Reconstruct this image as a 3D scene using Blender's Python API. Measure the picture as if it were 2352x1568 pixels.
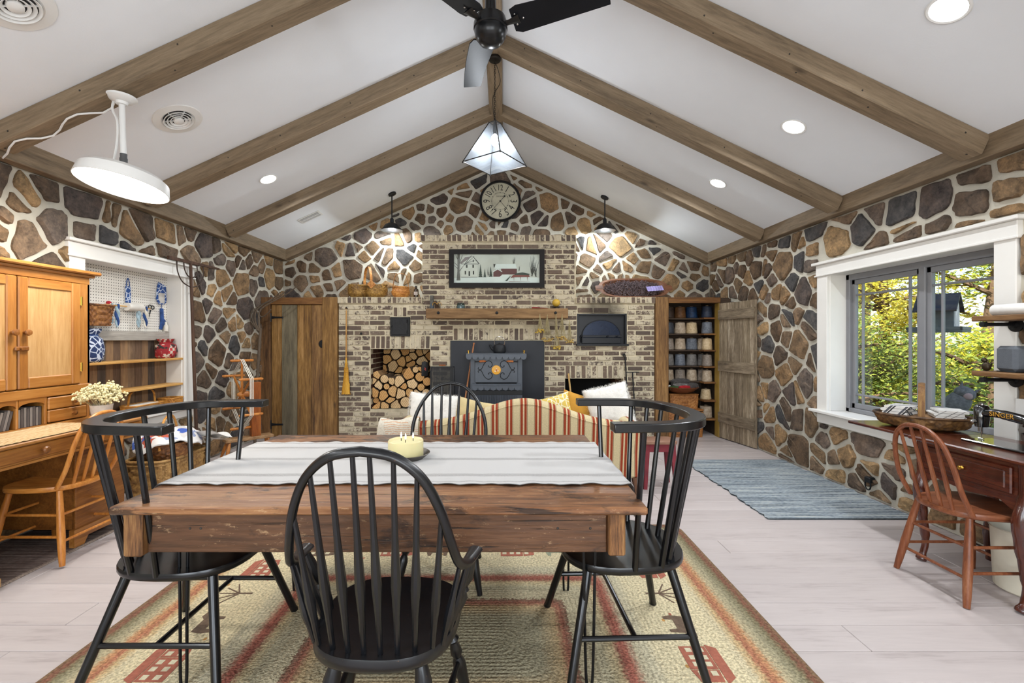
import bpy, math, random
from math import sin, cos, pi, radians, sqrt, atan2
from mathutils import Vector, Matrix
V = Vector
for _o in list(bpy.data.objects):
    bpy.data.objects.remove(_o)
SC = bpy.context.scene
COL = SC.collection
RN = random.Random(11)

# ------------------------------------------------------------------ camera, world, lights, exposure
F, CX, CY, H = 1045.0, 1157.0, 778.0, 1.36        # focal length in pixels, vanishing point, eye height
cam_d = bpy.data.cameras.new('camera')
cam_d.sensor_width = 36.0
cam_d.lens = F / 2352.0 * 36.0
cam_d.shift_x = (1176.0 - CX) / 2352.0
cam_d.shift_y = -(784.0 - CY) / 2352.0
cam_d.clip_start = 0.05
cam = bpy.data.objects.new('camera', cam_d)
cam.location = (0, 0, H)
cam.rotation_euler = (pi / 2, 0, 0)
COL.objects.link(cam)
SC.camera = cam

SC.view_settings.view_transform = 'Standard'
SC.view_settings.look = 'None'
SC.view_settings.gamma = 1.0
SC.view_settings.use_curve_mapping = False
SC.view_settings.exposure = 0.40

def hx(h):
    h = h.lstrip('#')
    c = [int(h[i:i + 2], 16) / 255 for i in (0, 2, 4)]
    return tuple(x / 12.92 if x <= .04045 else ((x + .055) / 1.055) ** 2.4 for x in c) + (1.0,)

w = bpy.data.worlds.new('sky'); SC.world = w
w.use_nodes = True
_nt = w.node_tree
_sky = _nt.nodes.new('ShaderNodeTexSky')
_sky.sky_type = 'NISHITA'
_sky.sun_disc = False
_sky.sun_elevation = radians(42)
_sky.sun_rotation = radians(200)
_nt.links.new(_sky.outputs[0], _nt.nodes['Background'].inputs[0])
_nt.nodes['Background'].inputs[1].default_value = 0.28

def lamp(name, kind, loc, power, color=(1, 1, 1), size=.1, rot=(0, 0, 0), **kw):
    d = bpy.data.lights.new(name, kind)
    d.energy = power
    d.color = color[:3]
    if kind == 'AREA':
        d.shape = kw.pop('shape', 'DISK')
        d.size = size
        if 'size_y' in kw:
            d.size_y = kw.pop('size_y')
        if 'spread' in kw:
            d.spread = kw.pop('spread')
    elif kind == 'SUN':
        d.angle = size
    else:
        d.shadow_soft_size = size
        if kind == 'SPOT':
            d.spot_size = kw.pop('spot', radians(100)); d.spot_blend = kw.pop('blend', .5)
    o = bpy.data.objects.new(name, d)
    o.location = loc
    o.rotation_euler = rot
    COL.objects.link(o)
    return o

# sun on the trees outside the right-hand window (from behind the house, high)
lamp('sun', 'SUN', (6, -4, 8), 9.0, (1.0, .93, .80), radians(.6), rot=(radians(48), 0, radians(-50)))
# fill lights added at the unseen rear gable behind the camera
lamp('rear_fill_light', 'AREA', (1.2, -2.45, 1.6), 62, (.90, .95, 1.0), 2.2, rot=(radians(90), 0, 0), shape='RECTANGLE', size_y=1.7)
lamp('rear_fill_light', 'AREA', (-1.6, -2.45, 1.6), 56, (.90, .95, 1.0), 2.2, rot=(radians(90), 0, 0), shape='RECTANGLE', size_y=1.7)

# ------------------------------------------------------------------ mesh helper
class MB:
    def __init__(s, xf=None):
        s.v = []; s.f = []; s.mi = []; s.xf = xf
    def add(s, vs, fs, mi=0):
        o = len(s.v)
        if s.xf is not None:
            vs = [s.xf @ V(p) for p in vs]
        s.v += [tuple(p) for p in vs]
        s.f += [tuple(i + o for i in f) for f in fs]
        s.mi += [mi] * len(fs)
        return s
    def box(s, x0, x1, y0, y1, z0, z1, b=0, mi=0):
        if x0 > x1: x0, x1 = x1, x0
        if y0 > y1: y0, y1 = y1, y0
        if z0 > z1: z0, z1 = z1, z0
        if b <= 0:
            return s.add([(x, y, z) for x in (x0, x1) for y in (y0, y1) for z in (z0, z1)],
                         [(0, 1, 3, 2), (4, 6, 7, 5), (0, 4, 5, 1), (2, 3, 7, 6), (0, 2, 6, 4), (1, 5, 7, 3)], mi)
        b = min(b, (x1 - x0) * .49, (y1 - y0) * .49, (z1 - z0) * .49)
        vs = []; ix = {}
        for i, x in enumerate((x0, x1)):
            for j, y in enumerate((y0, y1)):
                for k, z in enumerate((z0, z1)):
                    dx, dy, dz = (b if i == 0 else -b), (b if j == 0 else -b), (b if k == 0 else -b)
                    ix[i, j, k, 0] = len(vs); vs.append((x, y + dy, z + dz))
                    ix[i, j, k, 1] = len(vs); vs.append((x + dx, y, z + dz))
                    ix[i, j, k, 2] = len(vs); vs.append((x + dx, y + dy, z))
        fs = []
        q = [(0, 0), (1, 0), (1, 1), (0, 1)]
        for a in (0, 1):
            fs.append([ix[a, j, k, 0] for j, k in (q if a else q[::-1])])
            fs.append([ix[j, a, k, 1] for j, k in (q[::-1] if a else q)])
            fs.append([ix[j, k, a, 2] for j, k in (q if a else q[::-1])])
        for a in (0, 1):
            for c in (0, 1):
                fl = a ^ c
                e = [ix[a, c, 0, 0], ix[a, c, 0, 1], ix[a, c, 1, 1], ix[a, c, 1, 0]]; fs.append(e if fl else e[::-1])
                e = [ix[a, 0, c, 0], ix[a, 0, c, 2], ix[a, 1, c, 2], ix[a, 1, c, 0]]; fs.append(e[::-1] if fl else e)
                e = [ix[0, a, c, 1], ix[0, a, c, 2], ix[1, a, c, 2], ix[1, a, c, 1]]; fs.append(e if fl else e[::-1])
                for d in (0, 1):
                    t = [ix[a, c, d, 0], ix[a, c, d, 1], ix[a, c, d, 2]]
                    fs.append(t if (a ^ c ^ d) else t[::-1])
        return s.add(vs, fs, mi)
    def grid(s, fn, nu, nv, cu=False, cv=False, mi=0):
        mu, mv = (nu if cu else nu + 1), (nv if cv else nv + 1)
        vs = [fn(i / nu, j / nv) for i in range(mu) for j in range(mv)]
        fs = []
        for i in range(nu):
            for j in range(nv):
                a, b = i, (i + 1) % mu; c, d = j, (j + 1) % mv
                fs.append((a * mv + c, b * mv + c, b * mv + d, a * mv + d))
        return s.add(vs, fs, mi)
    def tube(s, pts, r, seg=8, caps=True, closed=False, up=None, mi=0, sq=False):
        """tube along pts; r: number, list, or (ru, rv) pairs measured along (side, up)."""
        pts = [V(p) for p in pts]; n = len(pts)
        rs = list(r) if isinstance(r, list) else [r] * n
        rs = [(x, x) if isinstance(x, (int, float)) else x for x in rs]
        def tan(i):
            a = pts[i - 1] if (i > 0 or closed) else pts[0]
            b = pts[(i + 1) % n] if (i < n - 1 or closed) else pts[-1]
            t = b - a
            return t.normalized() if t.length > 1e-9 else V((0, 0, 1))
        t0 = tan(0)
        u = V(up) if up is not None else (V((0, 0, 1)) if abs(t0.z) < .9 else V((0, 1, 0)))
        vs = []
        for i in range(n):
            t = tan(i)
            if up is not None: u = V(up)
            u = u - t * u.dot(t)
            if u.length < 1e-6: u = t.orthogonal()
            u.normalize()
            sd = t.cross(u)
            ru, rv = rs[i]
            for k in range(seg):
                a = 2 * pi * k / seg + (pi / 4 if sq else 0)
                ca, sa = cos(a), sin(a)
                if sq: ca, sa = ca * 1.41421, sa * 1.41421
                vs.append(pts[i] + sd * (ca * ru) + u * (sa * rv))
        fs = []
        for i in range(n if closed else n - 1):
            a, b = i * seg, ((i + 1) % n) * seg
            for k in range(seg):
                l = (k + 1) % seg
                fs.append((a + k, a + l, b + l, b + k))
        if caps and not closed:
            fs.append(tuple(range(seg))[::-1]); fs.append(tuple((n - 1) * seg + k for k in range(seg)))
        return s.add(vs, fs, mi)
    def turned(s, a, b, prof, seg=10, mi=0):
        a, b = V(a), V(b)
        return s.tube([a.lerp(b, t) for t, r in prof], [r for t, r in prof], seg, mi=mi)
    def lathe(s, prof, seg=20, c=(0, 0, 0), mi=0, fn=None, caps=True):
        c = V(c); vs = []
        for r, z in prof:
            for k in range(seg):
                a = 2 * pi * k / seg
                rr = r * (fn(a, z) if fn else 1)
                vs.append(c + V((rr * cos(a), rr * sin(a), z)))
        fs = []
        n = len(prof)
        for i in range(n - 1):
            for k in range(seg):
                l = (k + 1) % seg
                fs.append((i * seg + k, i * seg + l, (i + 1) * seg + l, (i + 1) * seg + k))
        if caps:
            if prof[0][0] > 1e-4: fs.append(tuple(range(seg))[::-1])
            if prof[-1][0] > 1e-4: fs.append(tuple((n - 1) * seg + k for k in range(seg)))
        return s.add(vs, fs, mi)
    def prism(s, poly, z0, z1, mi=0):
        n = len(poly)
        vs = [(p[0], p[1], z0) for p in poly] + [(p[0], p[1], z1) for p in poly]
        fs = [tuple(range(n))[::-1], tuple(range(n, 2 * n))] + [(i, (i + 1) % n, (i + 1) % n + n, i + n) for i in range(n)]
        return s.add(vs, fs, mi)
    def rprism(s, poly, z0, z1, b, mi=0):
        """prism with its two rims rounded over by b"""
        c = V((sum(p[0] for p in poly) / len(poly), sum(p[1] for p in poly) / len(poly)))
        def inset(d):
            out = []
            for p in poly:
                q = V(p[:2]) - c
                l = max(q.length, 1e-6)
                out.append(c + q * max(0, (l - d) / l))
            return out
        rings = [(inset(b), z0), (inset(b * .3), z0 + b * .3), (inset(0), z0 + b), (inset(0), z1 - b), (inset(b * .3), z1 - b * .3), (inset(b), z1)]
        n = len(poly); vs = []; fs = []
        for r, z in rings: vs += [(p[0], p[1], z) for p in r]
        for i in range(5):
            for k in range(n):
                l = (k + 1) % n
                fs.append((i * n + k, i * n + l, (i + 1) * n + l, (i + 1) * n + k))
        fs.append(tuple(range(n))[::-1]); fs.append(tuple(5 * n + k for k in range(n)))
        return s.add(vs, fs, mi)
    def ball(s, c, r, seg=12, rings=8, mi=0):
        r = (r, r, r) if isinstance(r, (int, float)) else r
        c = V(c)
        vs = [c + V((0, 0, -r[2]))]
        for i in range(1, rings):
            t = -pi / 2 + pi * i / rings
            for k in range(seg):
                a = 2 * pi * k / seg
                vs.append(c + V((r[0] * cos(t) * cos(a), r[1] * cos(t) * sin(a), r[2] * sin(t))))
        vs.append(c + V((0, 0, r[2])))
        fs = []
        for k in range(seg):
            l = (k + 1) % seg
            fs.append((0, 1 + l, 1 + k))
            e = 1 + (rings - 2) * seg
            fs.append((e + k, e + l, len(vs) - 1))
            for i in range(rings - 2):
                a = 1 + i * seg
                fs.append((a + k, a + l, a + seg + l, a + seg + k))
        return s.add(vs, fs, mi)
    def mesh(s, name, mats, smooth=35):
        me = bpy.data.meshes.new(name)
        me.from_pydata(s.v, [], s.f)
        for m in (mats if isinstance(mats, (list, tuple)) else [mats]):
            me.materials.append(m)
        if any(s.mi): me.polygons.foreach_set('material_index', s.mi)
        if smooth:
            me.polygons.foreach_set('use_smooth', [True] * len(me.polygons))
            me.set_sharp_from_angle(angle=radians(smooth))
        me.update()
        return me
    def build(s, name, mats, parent=None, smooth=35, loc=None):
        return link(name, s.mesh(name, mats, smooth), parent, loc)

def link(name, data, parent=None, loc=None):
    o = bpy.data.objects.new(name, data)
    COL.objects.link(o)
    if parent is not None: o.parent = parent
    if loc is not None: o.location = loc
    return o
def tag(o, label, cat, group=None):
    o['label'] = label; o['category'] = cat
    if group: o['group'] = group
    return o
def thing(name, label, cat, loc=(0, 0, 0), rz=0, group=None):
    o = bpy.data.objects.new(name, None)
    o.empty_display_size = .1
    COL.objects.link(o)
    o.location = loc; o.rotation_euler = (0, 0, radians(rz))
    return tag(o, label, cat, group)
def struct(o):
    o['kind'] = 'structure'; return o
def sempty(name, loc=(0, 0, 0)):
    o = bpy.data.objects.new(name, None); COL.objects.link(o); o.location = loc
    return struct(o)
def copy_tree(o, parent=None):
    c = o.copy(); COL.objects.link(c); c.parent = parent
    for ch in list(o.children): copy_tree(ch, c)
    return c
def RX(a): return Matrix.Rotation(radians(a), 4, 'X')
def RY(a): return Matrix.Rotation(radians(a), 4, 'Y')
def RZ(a): return Matrix.Rotation(radians(a), 4, 'Z')
def T(*p): return Matrix.Translation(V(p))
def bez(p, n=12):
    """Catmull-Rom through points"""
    p = [V(q) for q in p]; out = []
    for i in range(len(p) - 1):
        a, b, c, d = p[max(i - 1, 0)], p[i], p[i + 1], p[min(i + 2, len(p) - 1)]
        for k in range(n):
            t = k / n
            out.append(.5 * ((2 * b) + (c - a) * t + (2 * a - 5 * b + 4 * c - d) * t * t + (3 * b - a - 3 * c + d) * t ** 3))
    return out + [p[-1]]
def text(s_, size, mat, parent, loc, rot, name='lettering', ext=.0005, sx=1.0):
    cu = bpy.data.curves.new('txt', 'FONT'); cu.body = s_; cu.size = size
    cu.align_x = 'CENTER'; cu.align_y = 'CENTER'; cu.extrude = ext
    t = bpy.data.objects.new('txt', cu); COL.objects.link(t)
    dg = bpy.context.evaluated_depsgraph_get(); dg.update()
    me = bpy.data.meshes.new_from_object(t.evaluated_get(dg))
    bpy.data.objects.remove(t); bpy.data.curves.remove(cu)
    me.materials.clear(); me.materials.append(mat)
    o = link(name, me, parent, loc)
    o.rotation_euler = rot; o.scale = (sx, 1, 1)
    return o
ORD = ['first', 'second', 'third', 'fourth', 'fifth', 'sixth', 'seventh', 'eighth', 'ninth', 'tenth', 'eleventh', 'twelfth']

# ------------------------------------------------------------------ materials
def mk(name):
    m = bpy.data.materials.new(name); m.use_nodes = True
    nt = m.node_tree
    return m, nt, nt.nodes['Principled BSDF']
def nd(nt, t, ins=None, **kw):
    n = nt.nodes.new('ShaderNode' + t)
    for k, v_ in kw.items(): setattr(n, k, v_)
    for k, v_ in (ins or {}).items():
        if hasattr(v_, 'is_output'): nt.links.new(v_, n.inputs[k])
        else: n.inputs[k].default_value = v_
    return n
def ramp(nt, fac, stops, interp='LINEAR'):
    n = nt.nodes.new('ShaderNodeValToRGB')
    n.color_ramp.interpolation = interp
    e = n.color_ramp.elements
    while len(e) < len(stops): e.new(.5)
    for i, (p, c) in enumerate(stops):
        e[i].position = p; e[i].color = c if not isinstance(c, str) else hx(c)
    nt.links.new(fac, n.inputs[0])
    return n.outputs[0]
def coords(nt, scale=(1, 1, 1), rnd=True, rot=(0, 0, 0)):
    tc = nd(nt, 'TexCoord')
    mp = nd(nt, 'Mapping', {'Vector': tc.outputs['Object'], 'Scale': scale, 'Rotation': rot})
    if not rnd: return mp.outputs[0]
    oi = nd(nt, 'ObjectInfo')
    mul = nd(nt, 'VectorMath', {0: (37.1, 17.7, 23.3)}, operation='SCALE'); nt.links.new(oi.outputs['Random'], mul.inputs['Scale'])
    return nd(nt, 'VectorMath', {0: mp.outputs[0], 1: mul.outputs[0]}, operation='ADD').outputs[0]
def noise(nt, vec, scale, detail=4, rough=.55, dist=0):
    return nd(nt, 'TexNoise', {'Vector': vec, 'Scale': scale, 'Detail': detail, 'Roughness': rough, 'Distortion': dist}).outputs['Fac']
def mix(nt, fac, a, b, mode='MIX'):
    n = nt.nodes.new('ShaderNodeMix'); n.data_type = 'RGBA'; n.blend_type = mode
    for sock, val in ((n.inputs[0], fac), (n.inputs[6], a), (n.inputs[7], b)):
        if hasattr(val, 'is_output'): nt.links.new(val, sock)
        else: sock.default_value = val if not isinstance(val, str) else hx(val)
    return n.outputs[2]
def math_(nt, op, a, b=0.0, c=None):
    n = nd(nt, 'Math', operation=op)
    for i, val in enumerate((a, b) if c is None else (a, b, c)):
        if hasattr(val, 'is_output'): nt.links.new(val, n.inputs[i])
        else: n.inputs[i].default_value = val
    return n.outputs[0]
def bump(nt, b, h, strength=.3, dist=.01):
    n = nd(nt, 'Bump', {'Height': h, 'Strength': strength, 'Distance': dist})
    nt.links.new(n.outputs[0], b.inputs['Normal'])
def plain(name, c, rough=.5, metal=0.0, var=.12, scale=6, bmp=.0, bscale=60, spec=.5, coat=0, emit=None, estr=0):
    m, nt, b = mk(name)
    vec = coords(nt)
    n = noise(nt, vec, scale)
    c1 = hx(c)
    lo = tuple(x * (1 - var * 1.6) for x in c1[:3]) + (1,); hi = tuple(min(1, x * (1 + var)) for x in c1[:3]) + (1,)
    nt.links.new(ramp(nt, n, [(.3, lo), (.7, hi)]), b.inputs['Base Color'])
    b.inputs['Roughness'].default_value = rough; b.inputs['Metallic'].default_value = metal
    b.inputs['Specular IOR Level'].default_value = spec
    if coat: b.inputs['Coat Weight'].default_value = coat; b.inputs['Coat Roughness'].default_value = .1
    if bmp: bump(nt, b, noise(nt, vec, bscale, 3), bmp, .01)
    if emit: b.inputs['Emission Color'].default_value = hx(emit); b.inputs['Emission Strength'].default_value = estr
    return m
def wood(name, dark, mid, light, axis='x', rough=.5, scale=1.0, grain=14.0, bmp=.25, knots=False, coat=0, blot=.5, spec=.4):
    m, nt, b = mk(name)
    k = {'x': (.09, 1, 1), 'y': (1, .09, 1), 'z': (1, 1, .09)}[axis]
    vec = coords(nt, tuple(a * scale for a in k))
    n1 = noise(nt, vec, grain, 5, .65, .6)
    n2 = noise(nt, vec, grain * 7, 4, .7)
    big = noise(nt, coords(nt, tuple(a * scale * .6 + .12 for a in k)), 3.0, 3)
    g = math_(nt, 'ADD', math_(nt, 'MULTIPLY', n1, .55), math_(nt, 'MULTIPLY', n2, .45))
    col = ramp(nt, g, [(.36, dark), (.5, mid), (.63, light)])
    col = mix(nt, math_(nt, 'MULTIPLY', ramp(nt, big, [(.45, (0, 0, 0, 1)), (.75, (1, 1, 1, 1))]), blot), col, dark, 'MIX')
    if knots:
        vo = nd(nt, 'TexVoronoi', {'Vector': coords(nt, tuple(.5 + a * .9 for a in k)), 'Scale': 2.3, 'Randomness': 1.0})
        kn = ramp(nt, vo.outputs['Distance'], [(.03, (1, 1, 1, 1)), (.09, (0, 0, 0, 1))])
        col = mix(nt, math_(nt, 'MULTIPLY', kn, .75), col, tuple(x * .35 for x in hx(dark)[:3]) + (1,))
    nt.links.new(col, b.inputs['Base Color'])
    b.inputs['Roughness'].default_value = rough; b.inputs['Specular IOR Level'].default_value = spec
    if coat: b.inputs['Coat Weight'].default_value = coat; b.inputs['Coat Roughness'].default_value = .15
    if bmp: bump(nt, b, g, bmp, .004)
    return m
def emis(name, c, s):
    m, nt, b = mk(name)
    b.inputs['Base Color'].default_value = hx(c); b.inputs['Emission Color'].default_value = hx(c); b.inputs['Emission Strength'].default_value = s
    return m

def stone_mat(name, pal):
    m, nt, b = mk(name)
    oi = nd(nt, 'ObjectInfo')
    base = ramp(nt, oi.outputs['Random'], [(i / len(pal), c) for i, c in enumerate(pal)], 'CONSTANT')
    vec = coords(nt)
    n1 = noise(nt, vec, 9, 6, .62, .4); n2 = noise(nt, vec, 46, 6, .7)
    shade = math_(nt, 'ADD', math_(nt, 'MULTIPLY', n1, .85), math_(nt, 'MULTIPLY', n2, .60))
    col = mix(nt, 1.0, base, ramp(nt, shade, [(.50, (.30, .30, .32, 1)), (.62, (.70, .69, .68, 1)), (.74, (1.05, 1.02, .98, 1)), (.92, (1.75, 1.62, 1.45, 1))]), 'MULTIPLY')
    rust = ramp(nt, noise(nt, vec, 4, 3), [(.52, (0, 0, 0, 1)), (.72, (1, 1, 1, 1))])
    col = mix(nt, math_(nt, 'MULTIPLY', rust, .28), col, '#6b4c2c')
    nt.links.new(col, b.inputs['Base Color'])
    b.inputs['Roughness'].default_value = .78; b.inputs['Specular IOR Level'].default_value = .3
    bump(nt, b, shade, .75, .02)
    return m
STONE = stone_mat('field_stone', ['#74624e', '#594d43', '#806a51', '#8a7154', '#655b54', '#524a47', '#74604a', '#907657', '#68584a', '#4b4a4b', '#7a6856', '#99805f', '#6b5e55', '#604f3f'])
MORTAR = plain('lime_mortar', '#cbc6b8', .9, var=.16, scale=3, bmp=.5, bscale=34, spec=.2)
def smoke_stain(nt, b):
    """old smoke stain on the masonry above the bake oven"""
    col = b.inputs['Base Color'].links[0].from_socket
    p = nd(nt, 'SeparateXYZ', {0: nd(nt, 'NewGeometry').outputs['Position']})
    ex = math_(nt, 'POWER', math_(nt, 'DIVIDE', math_(nt, 'SUBTRACT', p.outputs[0], 1.375), .34), 2)
    ez = math_(nt, 'POWER', math_(nt, 'DIVIDE', math_(nt, 'SUBTRACT', p.outputs[2], 1.77), .17), 2)
    f = math_(nt, 'SUBTRACT', 1.0, math_(nt, 'ADD', ex, ez))
    f = math_(nt, 'MULTIPLY', f, math_(nt, 'ADD', .55, noise(nt, nd(nt, 'NewGeometry').outputs['Position'], 12, 4)))
    f = nd(nt, 'Clamp', {0: math_(nt, 'MULTIPLY', f, 1.15)}).outputs[0]
    nt.links.new(mix(nt, math_(nt, 'MULTIPLY', f, .72), col, '#2a2521'), b.inputs['Base Color'])
def brick_mat(name):
    m, nt, b = mk(name)
    oi = nd(nt, 'ObjectInfo')
    base = ramp(nt, oi.outputs['Random'], [(0, '#7a685a'), (.2, '#6b5b50'), (.4, '#887767'), (.6, '#60554d'), (.8, '#806d5d')], 'CONSTANT')
    vec = coords(nt)
    col = mix(nt, noise(nt, vec, 26, 4), base, '#584d46')
    sm = math_(nt, 'ADD', noise(nt, vec, 11, 5, .72, .5), math_(nt, 'MULTIPLY', noise(nt, vec, 75, 3, .7), .35))
    # each brick is smeared with more or less mortar
    thr = math_(nt, 'MULTIPLY_ADD', math_(nt, 'FRACT', math_(nt, 'MULTIPLY', oi.outputs['Random'], 57.3)), .34, .505)
    fac = math_(nt, 'MULTIPLY', math_(nt, 'SUBTRACT', sm, thr), 9.0)
    fac = nd(nt, 'Clamp', {0: fac}).outputs[0]
    col = mix(nt, math_(nt, 'MULTIPLY', fac, .9), col, '#c9bda4')
    nt.links.new(col, b.inputs['Base Color'])
    smoke_stain(nt, b)
    b.inputs['Roughness'].default_value = .88; b.inputs['Specular IOR Level'].default_value = .2
    bump(nt, b, sm, .6, .01)
    return m
BRICK = brick_mat('smeared_brick')
BMORTAR = plain('smeared_brick_mortar', '#cabea3', .92, var=.16, scale=7, bmp=.6, bscale=70, spec=.15)
smoke_stain(BMORTAR.node_tree, BMORTAR.node_tree.nodes['Principled BSDF'])
SOOTBR = plain('firebox_brick', '#5a3f34', .9, var=.3, scale=9, bmp=.4, spec=.2)
CEIL = plain('ceiling_paint', '#ecf0f5', .9, var=.015, scale=2, bmp=.05, bscale=90, spec=.2)
BEAM = {a: wood('beam_wood_' + a, '#665744', '#83715a', '#94826a', a, .62, .8, 12, .3, knots=True, blot=.3) for a in 'xyz'}
WHITE = plain('white_trim_paint', '#e6e4df', .45, var=.03, scale=3, bmp=.03)
def floor_mat():
    m, nt, b = mk('pickled_floor_plank')
    vec = coords(nt, (.12, 1, 1))
    n1 = noise(nt, vec, 9, 5, .65, .8); n2 = noise(nt, vec, 60, 3)
    g = math_(nt, 'ADD', math_(nt, 'MULTIPLY', n1, .7), math_(nt, 'MULTIPLY', n2, .3))
    oi = nd(nt, 'ObjectInfo')
    base = ramp(nt, oi.outputs['Random'], [(0, '#b9afac'), (.5, '#c0b6b3'), (1, '#b2a8a5')])
    col = mix(nt, 1.0, base, ramp(nt, g, [(.34, (.78, .76, .76, 1)), (.44, (.95, .945, .945, 1)), (.56, (1.0, 1, 1, 1)), (.7, (1.06, 1.05, 1.04, 1))]), 'MULTIPLY')
    nt.links.new(col, b.inputs['Base Color']); b.inputs['Roughness'].default_value = .42; b.inputs['Specular IOR Level'].default_value = .35
    bump(nt, b, g, .12, .003)
    return m
PLANK = floor_mat()
DARKGAP = plain('dark_gap', '#5b504a', .9)
def black_paint(name, c='#15171b', rough=.32, worn=.0):
    m, nt, b = mk(name)
    vec = coords(nt)
    col = hx(c)
    n = noise(nt, vec, 5, 3)
    cc = ramp(nt, n, [(.35, tuple(x * .75 for x in col[:3]) + (1,)), (.7, tuple(x * 1.3 for x in col[:3]) + (1,))])
    if worn:
        geo = nd(nt, 'NewGeometry')
        pt = ramp(nt, geo.outputs['Pointiness'], [(.60, (0, 0, 0, 1)), (.68, (1, 1, 1, 1))])
        sp = ramp(nt, noise(nt, vec, 55, 4, .7), [(.68, (0, 0, 0, 1)), (.71, (1, 1, 1, 1))])
        cc = mix(nt, math_(nt, 'MULTIPLY', math_(nt, 'MAXIMUM', math_(nt, 'MULTIPLY', pt, .5), math_(nt, 'MULTIPLY', sp, .35)), worn), cc, '#80573a')
    nt.links.new(cc, b.inputs['Base Color']); b.inputs['Roughness'].default_value = rough; b.inputs['Specular IOR Level'].default_value = .5
    bump(nt, b, noise(nt, vec, 40, 3), .04, .003)
    return m
BLACK = black_paint('satin_black_paint', '#0c0d10', .24)
BLACKW = black_paint('worn_black_paint', '#101114', .3, 1.0)
IRON = plain('black_iron', '#1d1e21', .5, .4, .2, 12, .15, 60)
STEEL = plain('stove_steel', '#50565f', .5, .3, .12, 5, .05, 60)
CHROME = plain('bright_steel', '#c8c8c8', .2, 1.0, .05)
BRASS = plain('brass', '#c39a45', .25, 1.0, .08)
# ------------------------------------------------------------------ the room
XL, XR, YB, YR = -3.36, 3.15, 6.93, -2.6       # wall planes (left, right, back, rear)
RX0, RDZ = -.09, 4.15                            # ridge line
def ceil_z(x):
    return RDZ - (.458 * (RX0 - x) if x < RX0 else .478 * (x - RX0))

# floor: dark base with laid planks
fl = struct(MB().box(XL - .3, XR + .3, YR - .2, 7.4, -.12, -.012).build('floor', DARKGAP))
_pm = {}
y = 1.982 - .182 * 19
row = 0
while y < 6.9:
    x = XL - RN.random() * 1.6
    while x < XR:
        L = RN.uniform(1.5, 2.3)
        x0, x1 = max(x, XL), min(x + L, XR)
        if x1 - x0 > .05:
            key = round(x1 - x0, 3)
            me = MB().box(-(x1 - x0) / 2 + .0012, (x1 - x0) / 2 - .0012, -.0897, .0897, -.014, 0, .002).mesh('plank', PLANK, 0)
            o = link('plank', me, fl, ((x0 + x1) / 2, y + .091, 0))
        x += L
    y += .182; row += 1

def rects(u0, u1, v0, v1, holes):
    us = sorted({u0, u1} | {a for h in holes for a in h[:2] if u0 < a < u1}); vs = sorted({v0, v1} | {a for h in holes for a in h[2:] if v0 < a < v1})
    for i in range(len(us) - 1):
        for j in range(len(vs) - 1):
            cu, cv = (us[i] + us[i + 1]) / 2, (vs[j] + vs[j + 1]) / 2
            if not any(h[0] < cu < h[1] and h[2] < cv < h[3] for h in holes):
                yield us[i], us[i + 1], vs[j], vs[j + 1]

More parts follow.
